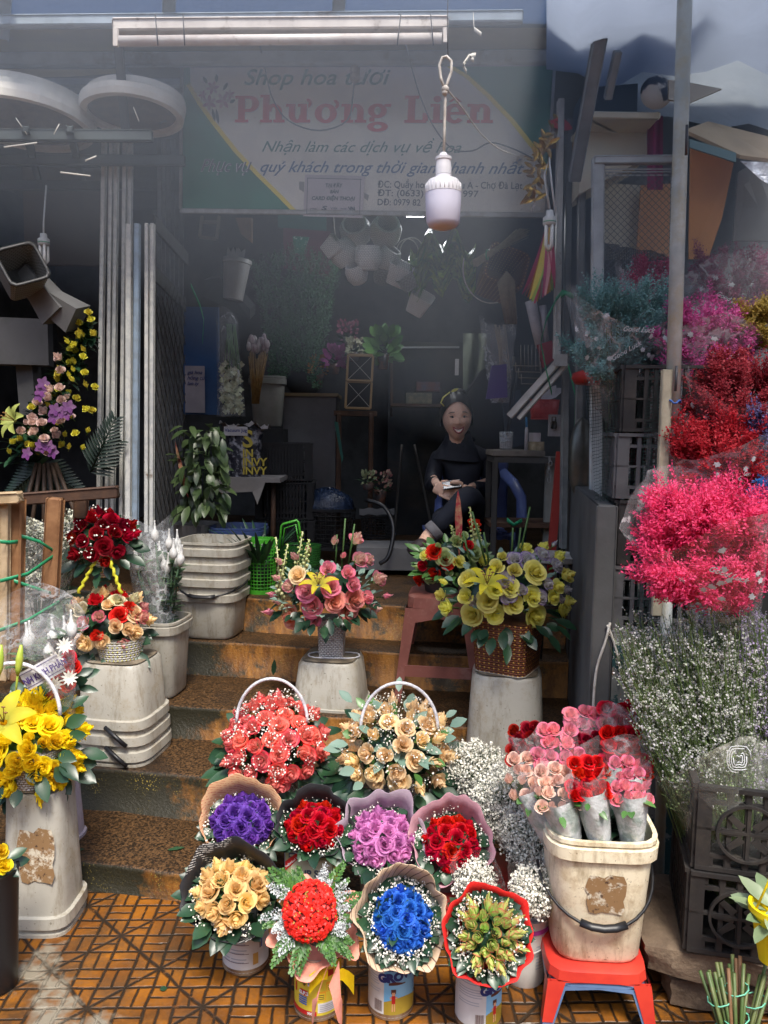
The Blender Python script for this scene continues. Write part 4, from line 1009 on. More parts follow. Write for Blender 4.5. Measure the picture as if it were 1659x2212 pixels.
# ------- plastic stools
def stool(label, c, w, h, mat, top_t=.03, inner=None, rot=0, splay=.035):
    o = thing('plastic_stool', label, 'stool', c); m = Mx.Translation(V(c)) @ Mx.Rotation(rot, 4, 'Z'); W = w/2
    b = MB(); b.loft([(h - top_t, W + .004), (h - .006, W), (h, W - .012)], 32, 6, m); obj('seat', b, mat, o, smooth='auto')
    for k in range(4):           # arched side aprons between flared legs
        b = MB(); mk = m @ Mx.Rotation(k*pi/2, 4, 'Z'); pl = []; lw = w*.17; arch = h*.80
        f = lambda z: W + splay*(1 - z/h)
        def strip(A, B):
            for i in range(len(A) - 1):
                q = [mk @ V((x, -f(z) - .0, z)) for x, z in (A[i], A[i+1], B[i+1], B[i])]; b.poly(q); b.poly([mk @ V((x, -f(z) + .009, z)) for x, z in (B[i], B[i+1], A[i+1], A[i])])
        lo_ = [(-f(h - top_t), h - top_t), (-f(arch*.94), arch*.94), (-f(h*.5), h*.5), (-f(0), 0)]
        li_ = [(-f(arch) + lw*1.7, h - top_t), (-f(arch*.94) + lw*1.05, arch*.94), (-f(h*.5) + lw*.9, h*.5), (-f(0) + lw*.62, 0)]
        strip(lo_, li_); strip([(-x, z) for x, z in li_], [(-x, z) for x, z in lo_])
        strip([(-f(arch) + lw*1.7, h - top_t), (-f(arch*.94) + lw*1.05, arch*.94)], [(0, h - top_t), (0, arch)]); strip([(0, h - top_t), (0, arch)], [(f(arch) - lw*1.7, h - top_t), (f(arch*.94) - lw*1.05, arch*.94)])
        obj('leg', b, mat, o, smooth=False)
    return o
m_brown = M('brown_plastic', (.26, .095, .075), (.20, .07, .055), 7, .4, 0, dirt=(.34, .18, .15), dlo=.55)
f = onZ(955, 1520, SZ[2]); st_c = V((f.x + .0, f.y + .17, SZ[2])); hs = P(955, 1290, f.y + .04).z - SZ[2]
stool('tall brown plastic stool on the steps left of the brown woven box', st_c, .27, hs, m_brown, .05, rot=-.12, splay=.045)
b = MB(); m = Mx.Translation(st_c) @ Mx.Rotation(-.12, 4, 'Z'); b.box(m @ V((0, -.165, .13)), (.27, .012, .045), Mx.Rotation(-.12, 3, 'Z'))
tag(obj('stool_rung', b, m_brown, bpy.data.objects['plastic_stool'], smooth=False), '', ''); del bpy.data.objects['stool_rung']['label']; del bpy.data.objects['stool_rung']['category']
bpy.data.objects['stool_rung'].data.transform(Mx.Identity(4))
# red and green arrangement on it
Yr = st_c.y; zt = SZ[2] + hs; o = thing('red_arrangement', 'red rose and pale green lisianthus arrangement rising behind the yellow roses', 'flower arrangement', V((st_c.x, st_c.y, zt)))
pot(o, V((st_c.x, st_c.y, zt)), .07, .085, .10, M('dark_pot', (.03, .028, .03), rough=.5), name='pot_body')
cen = (975, 1190, 85, 75)
heads = [(1022, 1138, 22, 'red', 'half'), (938, 1192, 18, 'red', 'open'), (965, 1215, 18, 'red', 'open'), (915, 1222, 16, 'red', 'half'), (940, 1240, 18, 'red', 'half'), (905, 1248, 18, 'red', 'open'), (1010, 1180, 16, 'red', 'half'), (925, 1255, 14, 'red', 'half'),
 (960, 1205, 20, 'green', 'open'), (1022, 1192, 22, 'green', 'open'), (930, 1245, 19, 'green', 'open'), (985, 1170, 17, 'green', 'half'), (1018, 1232, 18, 'green', 'open'), (1000, 1160, 15, 'green', 'half'), (970, 1235, 12, 'green', 'half'), (985, 1240, 12, 'green', 'bud'),
 (990, 1213, 18, 'lemon', 'half'), (1040, 1210, 18, 'lemon', 'half'), (920, 1200, 16, 'lemon', 'half'), (948, 1180, 14, 'green', 'bud'), (1045, 1180, 13, 'green', 'bud'), (905, 1225, 12, 'green', 'bud'), (1000, 1265, 14, 'lemon', 'bud')]
cluster(o, heads, Yr, None, cen)
cc = P(975, 1215, Yr); core(o, cc, (0, -.5, .85), px(80, Yr), px(60, Yr), px(60, Yr)); leaves(o, cc, (0, -.4, .9), px(50, Yr), px(80, Yr), 26, .06, .03, m_leafl, .0, .4, rows=2)
spike(o, 1028, 1200, 1015, 1095, Yr - .02, 'b'); spike(o, 990, 1190, 975, 1135, Yr - .02); spike(o, 1035, 1180, 1030, 1130, Yr)
b = MB(); b.leaf(P(992, 1200, Yr - .12), P(990, 1095, Yr - .1) - P(992, 1200, Yr - .12), V((0, -1, 0)), .27, .03, .3, 0); obj('red_blade_leaf', b, M('red_leaf', (.30, .02, .03), (.4, .25, .12), 30), o)

# ------------------------------------------------------------------ left side
Yl = cC.y; zC2 = zC + .003
c = V((cC.x, cC.y - .02, zC2)); o = thing('two_tier_basket', 'two tier white and yellow woven basket, mixed roses below and dark red roses above', 'flower basket', c)
wpot(o, c, .075, .092, .075, m_wplaid, 2, 0)
cl = P(226, 1330, Yl - .02); Rx = px(92, Yl); A = V((0, -.62, .78)).normalized()
core(o, cl - A*.05, A, Rx*.95, Rx*.8, Rx*.6)
rose_dome(o, cl - A*.05, A, Rx*.95, Rx*.78, Rx*.66, ['scarlet', 'scarlet', 'magenta', 'magenta', 'peach', 'cream', 'peach'], 36, .037, 1.5, ('open', 'half', 'half'), .12)
leaves(o, cl - A*.05, A, Rx*.7, Rx*.95, 22, .075, .045, m_leaf, -.04, -.1, (pi, 2*pi), rows=1)
cu_ = P(216, 1150, Yl + .02); Ru = px(70, Yl)
core(o, cu_ - A*.05, A, Ru*.95, Ru*.8, Ru*.7)
rose_dome(o, cu_ - A*.05, A, Ru*.95, Ru*.9, Ru*.78, ['deepred', 'deepred', 'crimson'], 24, .036, 1.5, ('open', 'half'), .1)
breath(o, cu_ - A*.05, A, .02, Ru, 36, .0045, (.01, .03), clump=2, rdome=(Ru, Ru*.8)); leaves(o, cu_ - A*.05, A, Ru*.7, Ru*.95, 24, .07, .042, m_leaf, -.03, -.1, rows=1)
pc = P(221, 1240, Yl + .03); wpot(o, pc - V((0, 0, .01)), .028, .042, P(221, 1190, Yl).z - pc.z + .01, m_wplaid, 2, 0)
b = MB()
for x0, x1 in ((206, 168), (238, 262)):
    a, e = P(x0, 1212, Yl - .03), P(x1, 1282, Yl - .05); pts = [a + (e - a)*t/12 for t in range(13)]
    b.tube([q + V((.004*sin(i*2.2), .004*cos(i*2.2), 0)) for i, q in enumerate(pts)], .0065, 6)
obj('yellow_braid', b, M('yellow_braid', (.62, .60, .03), (.5, .46, .02), 60), o)
# chrysanthemum stems in the pail
def chrys(label, base, n, tipbox, Y, group, cap=True, wrapf=True):
    o = thing('wrapped_chrysanthemums', label, 'flower bunch', base, group); x0, x1, y0, y1 = tipbox
    b = MB(); heads = []
    for i in range(n):
        tx, ty = uni(x0, x1), uni(y0, y1); e = P(tx, ty, Y + uni(-.10, .10)); s0 = V(base) + V((uni(-.05, .05), uni(-.04, .04), 0)); heads.append(e)
        pts = [s0 + (e - s0)*t + V((0, 0, 0)) for t in (0, .5, 1)]; b.mi = 0; b.tube(pts, .0035, 5)
        for k in range(16):
            t = uni(.2, .93); q = s0 + (e - s0)*t; a = rnd()*6.28; b.leaf(q, (cos(a)*.7, sin(a)*.7, .45), (0, 0, 1), uni(.04, .07), .026, .3, .3)
    obj('leafy_stems', b, m_sage, o); m_cap = M('bud_net_white', (.68, .68, .66), (.5, .5, .48), 60, .6)
    for e in heads:
        b = MB(); b.loft([(-.028, .004), (-.016, .013), (.0, .0175), (.014, .014), (.026, .006), (.055, .0028), (.062, .004)], 12, 2, frame(e, V((uni(-.15, .15), uni(-.1, .1), 1))), True, True); obj('netted_flower', b, m_cap, o)
    return o
m_sage = leafm('chrysanthemum_leaf', (.05, .11, .05), (.12, .19, .10), .5)
cw = V((cE.x - .0, cE.y, SZ[2] + .05))
o = chrys('bunch of netted white chrysanthemums in clear film in the white pail', cw, 15, (290, 392, 1150, 1235), cE.y, 'netted chrysanthemum bunches')
m_film = film('clear_film'); m_film2 = film('milky_film', (.85, .88, .90), .30, .2, 16, .5, .8)
def sleeve(parent, base, rim, r0, r1, mat=None, n=30, asp=.7, pl=.06, name='film_sleeve', seed=0, sq=0):
    """open film cone from base point to rim point"""
    rs = random.Random(seed); ph = rs.uniform(0, 6); base, rim = V(base), V(rim); m = frame(base, rim - base); L = (rim - base).length; b = MB(); rows = []
    for i in range(9):
        t = i/8; rows.append([m @ V((cos(a)*(r0 + (r1 - r0)*t**.8)*(1 + pl*t*sin(a*5 + ph) + pl*.5*sin(a*11 + t*6)), sin(a)*asp*(r0 + (r1 - r0)*t**.8)*(1 + pl*t*sin(a*4 + ph*2)), L*t + t**4*r1*.3*sin(a*2 + ph))) for a in [2*pi*j/n for j in range(n)]])
    b.grid(rows, cu=True); return obj(name, b, mat or m_film, parent)
sleeve(o, cw + V((0, 0, .2)), P(322, 1135, cE.y), .10, .14)
# bunch at the far left, white feathery
bs = P(70, 1460, 2.45); o = chrys('bunch of netted white chrysanthemums in film above the yellow roses at the far left', bs, 11, (5, 165, 1360, 1420), 2.45, 'netted chrysanthemum bunches')
sleeve(o, bs, P(80, 1325, 2.40), .07, .16, film('feather_film', (.8, .82, .85), .10, .25, 30, .6, .6))
# memorial bunch with banner
c = P(120, 1500, 2.33); o = thing('wrapped_bunch', 'film wrapped red and white flower bunch with a printed paper banner', 'flower bunch', c)
for x, y, col in ((150, 1420, 'scarlet'), (135, 1450, 'scarlet'), (128, 1470, 'red'), (158, 1440, 'red'), (120, 1505, 'scarlet'), (145, 1480, 'red')): put_rose(o, col, 'open', P(x, y, 2.36), V((.4, -.8, .4)), .026)
b = MB()
for x, y in ((140, 1395), (122, 1425), (118, 1480), (150, 1465)):
    q = P(x, y, 2.32); m = frame(q, (.3, -.85, .3))
    for k in range(22): b.leaf(q, m.to_3x3() @ V((cos(k*.57), sin(k*.57), .5 + .3*(k % 2))), m.to_3x3() @ V((0, 0, 1)), .026, .008, .1, .2)
obj('white_daisies', b, m_white, o); leaves(o, P(130, 1470, 2.40), (.3, -.7, .5), .01, .06, 24, .06, .03, m_leaf)
fm = face_mat(P(62, 1492, 2.26), P(142, 1448, 2.26)); Lb = (P(142, 1448, 2.26) - P(62, 1492, 2.26)).length
fm = fm @ Mx.Translation((0, 0, 0)); b = MB(); rows = [[fm @ V((Lb*i/10, h_, .006*sin(i*.6))) for i in range(11)] for h_ in (0, .058)]; b.grid(rows); bn = obj('banner', b, M('banner_paper', (.62, .61, .62), rough=.7), o)
b = MB()
for h_ in (.007, .050): b.grid([[fm @ V((Lb*i/10, h_ + q, .0015 + .006*sin(i*.6))) for i in range(11)] for q in (0, .0018)])
sub('banner_border', b, ink('violet', (.08, .05, .20)), bn)
text('lettering', 'NH KÍNH PHÂN', .028, ink('violet', (.08, .05, .20)), o, fm @ Mx.Translation((.004, .017, .0085)), off=.0006, sx=.72)
sleeve(o, P(150, 1560, 2.36), P(95, 1370, 2.30), .02, .12, m_film, asp=.5, seed=5)
# yellow rose basket
Yy = cD.y - .02; c = V((cD.x - .02, cD.y, zD + .003)); o = thing('yellow_rose_basket', 'overflowing yellow rose and lily basket with white handle at the lower left', 'flower basket', c)
wpot(o, c, .07, .085, .11, m_wwhite, 2, 0)
cc = P(62, 1600, Yy); A = V((.12, -.8, .6)).normalized(); Rr = px(108, Yy)
core(o, cc - A*.06, A, Rr*.95, Rr, Rr*.6, m_leafl); rose_dome(o, cc - A*.06, A, Rr*.98, Rr*1.02, Rr*.72, 'yellow', 66, .040, 1.5, ('half', 'half', 'bud', 'open'), .16)
lily(o, P(8, 1560, Yy - .22), V((.1, -.7, .7)), .105, m_yell)
leaves(o, cc - A*.04, A, Rr*.5, Rr, 26, .07, .04, m_leaf, .05, .2); leaves(o, cc - A*.06, A, Rr*.8, Rr, 14, .08, .045, m_leaf, -.02, -.1, (pi, 2*pi))
hoop(o, -70, 130, 1432, 1545, Yy - .02, m_hoop, .006)
b = MB()
for (x0, y0, x1, y1) in ((38, 1460, 46, 1392), (-2, 1460, 2, 1396)):
    a, e = P(x0, y0, Yy - .1), P(x1, y1, Yy - .1); b.loft([(0, .003), (.02, .009), (.05, .0105), (.09, .004)], 8, 2, frame(a, e - a)); b.tube([P(x0 - 6, y0 + 60, Yy - .05), a], .003, 5)
obj('lily_buds', b, M('bud_green', (.50, .58, .08), (.34, .46, .05), 20, .4), o)
c = P(-2, 1880, 1.95); c.z = 0
o = thing('black_pail', 'black pail with a few yellow roses at the bottom left edge', 'pail', V((c.x - .03, 1.98, 0))); pot(o, V((c.x - .03, 1.98, 0)), .05, .062, .33, m_blackp, name='pail_body')
for x, y in ((0, 1838), (8, 1872), (-6, 1860)): put_rose(o, 'yellow', 'half', P(x, y, 1.95), V((.5, -.7, .5)), .028)
leaves(o, P(-2, 1860, 1.98), (.3, -.5, .7), .01, .03, 10, .05, .03, m_leaf)

# wooden rack at the left
m_wood = M('raw_wood', (.30, .15, .065), (.20, .09, .035), 12, .75, .2); m_wood2 = M('pale_wood', (.50, .38, .24), (.36, .26, .15), 14, .75, .2)
m_dwood = M('dark_wood', (.085, .04, .02), (.05, .025, .015), 12, .7, .2)
o = thing('wooden_rack', 'rough wooden rack at the left with a dark top rail and tied green twine', 'rack', P(100, 1420, 2.75))
def bar(parent, x0, y0, x1, y1, Y, w, d, mat, name='post', Y1=None):
    return beam(P(x0, y0, Y), P(x1, y1, Y1 or Y), d, w, parent, mat, name)
bar(o, -30, 1084, 256, 1062, 2.86, .045, .04, m_dwood, 'rail'); bar(o, 222, 1085, 196, 1420, 2.90, .055, .04, m_wood); bar(o, 176, 1068, 174, 1120, 2.95, .05, .03, m_dwood, 'post')
bar(o, 12, 1075, 8, 1470, 2.62, .028, .03, m_wood2); bar(o, 38, 1075, 32, 1470, 2.66, .045, .045, m_wood); bar(o, 120, 1075, 108, 1292, 2.78, .055, .045, m_wood); bar(o, -30, 1078, 46, 1074, 2.60, .04, .05, m_wood2, 'rail')
bpy.data.objects.remove([q for q in o.children if q.name.startswith('post')][0])
m_tw = M('green_twine', (.02, .26, .11), (.03, .36, .16), 30, .4)
def ribbon(name, label, pts, w, mat, parent=None, cat='ribbon'):
    b = MB(); rows = [[V(p) + V((0, 0, w/2)), V(p) + V((0, .002, -w/2))] for p in pts]
    if len(pts) > 2: b.grid(rows)
    else: b.grid([rows[0], rows[1]])
    q = obj(name, b, mat, parent); s_ = q.modifiers.new('thickness', 'SOLIDIFY'); s_.thickness = .0008
    if parent is None: tag(q, label, cat)
    return q
for pts in (((-10, 1365), (60, 1340), (128, 1300)), ((0, 1255), (60, 1240), (120, 1198)), ((46, 1158), (85, 1170), (116, 1190)), ((30, 1255), (80, 1272), (110, 1282)), ((0, 1170), (20, 1172), (40, 1170))):
    ribbon('twine', '', [P(x, y, 2.58 + .0016*x) for x, y in pts], .013, m_tw, o)
# baby's breath behind the rack
def breath_bunch(label, base, tips, n, mat=None, s=.006, group='babys breath bunches', leafy=True, name='babys_breath_bunch', sl=None):
    """tips: list of (x, y, Y, rpx) balls of bloom"""
    o = thing(name, label, 'flower bunch', base, group); b = MB()
    for (x, y, Y, rp) in tips:
        c = P(x, y, Y); r = px(rp, Y)
        for i in range(int(n*rp*rp/3600)):
            d = V((uni(-1, 1), uni(-1, 1), uni(-1, 1)))
            if d.length > 1: continue
            p = c + d*r; b.mi = 0
            for k in range(3): b.fleck(p + V((uni(-1, 1), uni(-1, 1), uni(-1, 1)))*s*2.2, s*uni(.6, 1.15))
            if i % 2 == 0: b.mi = 1; b.tube([p + (V(base) - p).normalized()*uni(.03, .09) + V((uni(-.01, .01), 0, 0)), p], .0007, 3, False)
        for i in range(10): b.mi = 1; b.tube([V(base), c + V((uni(-1, 1), uni(-1, 1), uni(-1, .5)))*r*.7], .0016, 4, False)
    obj('sprays', b, [mat or m_white, m_sage], o); return o
o = breath_bunch('babys breath in film behind the wooden rack at the left', P(84, 1380, 3.02), [(70, 1170, 3.0, 45), (115, 1190, 3.05, 42), (80, 1250, 3.0, 36), (175, 1180, 3.1, 34), (150, 1130, 3.1, 26)], 900, M('floret_cream', (.55, .55, .44), rough=.8), .0065)
leaves(o, P(100, 1260, 3.08), (0, -.8, .5), .02, .2, 60, .07, .02, m_sage); sleeve(o, P(84, 1380, 3.02), P(95, 1120, 2.98), .05, .17, m_film, seed=9)
# tall standing wreath
c = P(140, 1075, 3.55); o = thing('standing_spray', 'tall triangular spray of yellow and blush roses with purple orchids and dark fern leaves', 'flower arrangement', c)
ys = [(643, 430), (660, 480), (575, 505), (585, 575), (685, 580), (495, 640), (515, 695), (612, 700), (603, 750), (540, 790), (615, 865), (530, 915), (625, 955), (690, 970), (555, 1050), (515, 1180), (628, 1130), (668, 1140), (550, 1305), (637, 1288), (470, 1315), (500, 1405), (600, 1410), (205, 1385), (235, 1390), (100, 1365), (70, 1440), (455, 1385), (230, 1115)]
bl = [(430, 755), (438, 850), (435, 975), (365, 985), (355, 1045), (445, 1065), (320, 1145), (230, 1190), (240, 1225), (305, 1230), (440, 1215), (155, 1290), (248, 1295), (415, 1320), (320, 1345), (350, 1440), (265, 1080)]
cv = lambda q: (q[0]*.29766, (1000 + q[1]*.5425)*.5486)
for q in ys: x, y = cv(q); put_rose(o, 'paleyellow', 'half' if rnd() < .6 else 'bud', P(x, y, 3.5 + uni(-.05, .05)), V((uni(-.5, .5), -.6, .6)), .024)
for q in bl: x, y = cv(q); put_rose(o, 'palepink', 'half', P(x, y, 3.45 + uni(-.05, .05)), V((uni(-.5, .5), -.6, .6)), .030)
for q in [(315, 940), (300, 990), (290, 1030), (400, 1130), (440, 1150), (480, 1160), (500, 1110), (390, 1190), (320, 1380), (360, 1400), (390, 1440), (300, 1400), (200, 1450)]:
    x, y = cv(q); p = P(x, y, 3.42); m = frame(p, (uni(-.3, .3), -1, .2))
    b = MB()
    for k in range(5): a = k*1.2566; b.leaf(p, m.to_3x3() @ V((cos(a), sin(a), .25)), m.to_3x3() @ V((0, 0, 1)), .032, .022, .1, .1, k*.2)
    obj('orchid', b, petal('orchid_petal', (.17, .03, .20), (.30, .15, .30)), o)
lily(o, P(*cv((110, 1210)), 3.42), V((-.5, -.7, .3)), .10, M('lily_lime', (.32, .36, .08)))
for i in range(46):
    t = rnd()**1.3; put_rose(o, random.choice(('paleyellow', 'paleyellow', 'palepink')) if t < .5 else 'paleyellow', random.choice(('half', 'bud')), P(70 + 120*t*.9 + uni(-50, 55)*(1 - t)*1.2 + uni(-8, 8), 985 - 280*t + uni(-8, 12), 3.52 + uni(-.05, .05)), V((uni(-.6, .6), -.6, .6)), .022)
b = MB()
for i in range(420):
    t = rnd(); x = 60 + 140*t*.9 + uni(-60, 20)*(1 - t) + uni(-12, 12); y = 990 - 290*t + uni(-10, 20)
    p = P(x + 10, y, 3.6 + uni(-.06, .06)); b.leaf(p, (uni(-1, 1), uni(-1, 0), uni(-.4, 1)), (0, 0, 1), uni(.05, .08), .034, .2, .3)
obj('foliage', b, m_leaf, o)
m_palm = leafm('dark_palm', (.006, .018, .010), (.012, .03, .016), .4)
def palm(parent, x0, y0, x1, y1, Y, n=16, w=.16, mat=None, bend=0):
    b = MB(); a, e = P(x0, y0, Y), P(x1, y1, Y); d = (e - a); L = d.length; d.normalize(); sd_ = d.cross(V((0, -1, 0))).normalized(); b.tube([a, e], .004, 4)
    for i in range(n):
        t = i/n
        for sg in (-1, 1): b.leaf(a + d*L*t, (d*.7 + sd_*sg*(1 - t*.4)), V((0, -1, .3)), w*(1.15 - t*.7), .014, .2, .15)
    return obj('palm_leaf', b, mat or m_leaf, parent)
palm(o, 200, 1010, 250, 900, 3.6, 14, .10, m_palm); palm(o, 195, 1020, 262, 950, 3.62, 12, .09, m_palm)
for i in range(5): palm(o, 90, 1005, 20 + 40*i, 1085 - 8*abs(i - 2), 3.6, 12, .09, m_palm)
b = MB()
for i in range(6): b.tube([P(80 + 8*i, 1000, 3.6), P(30 + 32*i, 1180, 3.55)], .010, 6)
obj('wicker_legs', b, M('cane_leg', (.06, .035, .02), rough=.6), o)

# folding gate
o = thing('folding_gate', 'folded galvanised sliding gate of upright bars left of the shop opening', 'gate', P(280, 1140, 3.7))
m_galv = M('galvanised_bar', (.62, .62, .58), (.48, .49, .48), 30, .5, .05, .0, dirt=(.20, .15, .10), dlo=.62); m_galvb = M('blue_grey_bar', (.36, .46, .56), (.30, .36, .42), 20, .4, 0, .3)
for x0, x1, w in ((226, 213, 9), (242, 231, 8), (253, 243, 8), (271, 262, 8), (283, 275, 8)): bar(o, x0, 268, x1, 1150, 3.78, px(w, 3.7), .03, m_galv, 'bar')
for i, (x0, x1, w) in enumerate(((279, 277, 12), (297, 292, 12), (318, 317, 8), (330, 328, 8))): bar(o, x0, 483, x1, 1150, 3.66, px(w, 3.65), .03, m_galvb if i == 1 else m_galv, 'bar')
for i, x in enumerate((344, 353, 363, 372, 382, 392)): bar(o, x + 2, 300 if i < 4 else 320, x - 3, 1150, 3.85 + .1*i, .022, .02, M('dark_bar', (.12, .125, .13), (.08, .085, .09), 20, .5), 'bar')
bar(o, 333, 480, 405, 560, 3.72, .07, .015, M('dark_band', (.045, .045, .045), (.03, .025, .02), 20, .6), 'cross_band', 4.4); bar(o, 333, 590, 400, 660, 3.72, .07, .015, MATS['dark_band'], 'cross_band', 4.4)
b = MB()
for i in range(14):
    for j in range(24):
        x, y = 336 + 4.6*i, 640 + 21*j; Yq = 3.74 + .035*i
        b.tube([P(x, y, Yq), P(x + 4.6, y + 21*(1 if (i + j) % 2 else -1), Yq + .035)], .0022, 3, False)
obj('lattice', b, MATS['dark_band'], o)
# light things at the upper left: foam wreath rings on a rack
m_foam = M('white_foam', (.80, .77, .68), (.68, .65, .57), 8, .7, .05)
rk = thing('overhead_rack', 'dark steel overhead rack carrying the foam rings at the upper left', 'rack', P(100, 300, 3.8))
m_rack = M('rack_steel', (.06, .075, .075), (.04, .05, .05), 10, .6)
for y, Y in ((292, 3.35), (345, 3.7), (400, 4.1)): bar(rk, -70, y, 400 if y > 300 else 330, y + 2, Y, .045, .03, m_rack, 'rail')
for x in (-30, 55, 150): bar(rk, x, 278, x + 30, 395, 3.3, .03, .03, m_rack, 'cross_rail', 4.2)
def ring(x, y, Y, rp, h, label, tilt=0.0, wd=.03):
    c = P(x, y, Y); r = px(rp, Y); o = thing('foam_ring', label, 'foam ring', c, 'white foam wreath rings'); b = MB(); n = 40
    m = Mx.Translation(c) @ Mx.Rotation(tilt, 4, 'Y') @ Mx.Rotation(-.06, 4, 'X')
    prof = [(r, 0), (r + .004, h*.5), (r, h), (r - wd, h), (r - wd - .004, h*.5), (r - wd, 0)]
    b.grid([[m @ V((cos(2*pi*j/n)*q, sin(2*pi*j/n)*q, z)) for j in range(n)] for q, z in prof], cu=True, cv=True); obj('rim', b, m_foam, o, smooth=False)
    b = MB(); b.grid([[m @ V((cos(2*pi*j/n)*q, sin(2*pi*j/n)*q, h*.4)) for j in range(n)] for q in (.01, r - wd)], cu=True); obj('straw_mat', b, M('straw_mat', (.16, .10, .06), (.10, .065, .04), 25, .9, .3), o); return o
ring(52, 272, 3.6, 135, .055, 'lowest large foam ring of the far left stack', .03); ring(62, 258, 3.66, 130, .05, 'middle foam ring of the far left stack', .05); ring(58, 244, 3.72, 128, .05, 'topmost foam ring of the far left stack', .04)
ring(286, 252, 3.6, 102, .05, 'lower foam ring beside the diagonal brace'); ring(294, 238, 3.66, 98, .05, 'upper foam ring beside the diagonal brace', -.02)
for a0, a1 in (((34, 255), (58, 290)), ((128, 268), (116, 290)), ((288, 232), (300, 262)), ((8, 318), (80, 308)), ((195, 380), (130, 372)), ((184, 347), (208, 337))):
    ribbon('tie_string', 'short white string tied round the overhead rack near x' if 0 else '', [P(*a0, 3.3), P(*a1, 3.3)], .006, m_foam, rk)
# compact lamp builder
def cfl(label, x, y0, y1, Y, wpx, cord=None):
    t_, b_ = P(x, y0, Y), P(x, y1, Y); L = t_.z - b_.z; r = px(wpx, Y)/2; c = V((t_.x, t_.y, b_.z)); o = thing('energy_saving_lamp', label, 'lamp', c, 'hanging compact lamps')
    b = MB(); b.loft([(L*.62, r*.8), (L*.66, r), (L*.82, r), (L*.88, r*.6), (L, r*.55)], 20, 2, Mx.Translation(c)); obj('lamp_base', b, M('lamp_plastic', (.62, .62, .60), rough=.4), o)
    b = MB(); b.loft([(L*.70, r*1.01), (L*.725, r*1.01)], 20, 2, Mx.Translation(c)); obj('green_ring', b, m_tw, o)
    b = MB()
    for k in range(4):
        a = k*pi/2 + .5; x_, y_ = cos(a)*r*.62, sin(a)*r*.62; b.tube([c + V((x_, y_, L*.64)), c + V((x_, y_, .02)), c + V((x_*.4, y_*.4, .004)), c + V((-x_*.2, -y_*.2, .02))], r*.26, 8)
    obj('glow_tube', b, M('lamp_tube', (.78, .77, .72), rough=.3), o)
    if cord:
        b = MB(); b.tube([P(*q, Y) for q in cord], .004, 6); obj('cord', b, M('white_cord', (.6, .62, .62), rough=.4), o)
    return o
cfl('compact lamp hanging in the dark at the far left', 94, 505, 572, 3.7, 24, ((94, 506), (94, 480), (100, 400)))
cfl('compact lamp hanging at the right door post beside the streamers', 1188, 455, 542, 3.0, 27, ((1188, 456), (1176, 380), (1186, 340), (1192, 400), (1200, 460)))
# woven square baskets at the left
def sqbasket(label, x, y, Y, w, rot, mat):
    c = P(x, y, Y); o = thing('square_basket', label, 'basket', c, 'square woven baskets at the left'); b = MB(); m = Mx.Translation(c) @ rot; W = w/2
    b.loft([(-W, W*.8), (0, W*.9), (W, W), (W, W*.9), (0, W*.82), (-W*.9, W*.7)], 32, 9, m, True, True, True); obj('woven_box', b, mat, o, smooth='auto')
    b = MB(); b.loft([(W - .004, W*1.02), (W + .006, W*1.02), (W + .006, W*.88), (W - .004, W*.88)], 32, 9, m, False, False); obj('rim_band', b, m_wgrey, o); return o
sqbasket('grey woven square basket with open mouth hanging at the far left', 46, 592, 3.4, .17, Mx.Rotation(.5, 4, 'Z') @ Mx.Rotation(1.25, 4, 'X') @ Mx.Rotation(.4, 4, 'Z'), m_wgrey)
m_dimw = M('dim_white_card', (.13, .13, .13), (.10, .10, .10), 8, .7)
for (x, y, lab, rt) in ((92, 632, 'upper pale tapered box hanging below the grey basket', .9), (118, 655, 'lower pale tapered box hanging below the grey basket', .55)):
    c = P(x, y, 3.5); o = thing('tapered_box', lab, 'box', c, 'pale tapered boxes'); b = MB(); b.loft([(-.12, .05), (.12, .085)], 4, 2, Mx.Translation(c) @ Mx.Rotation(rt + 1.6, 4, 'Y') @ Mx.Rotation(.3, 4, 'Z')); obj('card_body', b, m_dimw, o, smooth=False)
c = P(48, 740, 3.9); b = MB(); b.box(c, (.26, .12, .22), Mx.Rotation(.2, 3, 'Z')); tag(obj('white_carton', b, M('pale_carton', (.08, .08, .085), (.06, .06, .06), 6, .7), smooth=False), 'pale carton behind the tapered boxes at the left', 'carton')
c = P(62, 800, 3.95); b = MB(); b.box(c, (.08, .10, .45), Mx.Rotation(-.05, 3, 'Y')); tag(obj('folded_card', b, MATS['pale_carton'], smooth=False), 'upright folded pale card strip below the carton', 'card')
c = P(165, 470, 4.8); b = MB(); b.box(c, (.60, .05, .55)); tag(obj('brown_board', b, M('dull_ply', (.09, .06, .03), (.06, .04, .02), 6, .8), smooth=False), 'brown board leaning in the dark behind the compact lamp', 'board')

# ================================================================== sign, lamps and cords under the awning
sg0, sg1, sgt = P(394, 456, 3.90), P(1176, 466, 3.74), P(404, 140, 3.90)
SW, SH = (sg1 - sg0).length, sgt.z - sg0.z
SM = face_mat(sg0, sg1)
def S(x, y): return (SW*(x - 397)/(1181 - 397), SH*(459 - y)/320)
sign = thing('shop_sign', 'painted shop sign with red name lettering on cream between green corners', 'sign', sg0 + (sg1 - sg0)/2)
m_sgn = {'green': M('sign_green', (.015, .22, .13), (.012, .17, .10), 5, .45), 'cream': M('sign_cream', (.80, .77, .68), (.68, .66, .60), 7, .5, dirt=(.33, .28, .22), dlo=.62, dsc=9),
         'yellow': M('sign_yellow', (.85, .70, .06), rough=.5), 'red': M('sign_red', (.62, .015, .05), rough=.45), 'teal': M('sign_teal', (.02, .16, .14), rough=.5), 'blue': M('sign_blue', (.03, .12, .26), rough=.5), 'pale': M('sign_pale', (.62, .62, .60), rough=.5), 'navy': M('sign_navy', (.04, .07, .10), rough=.5)}
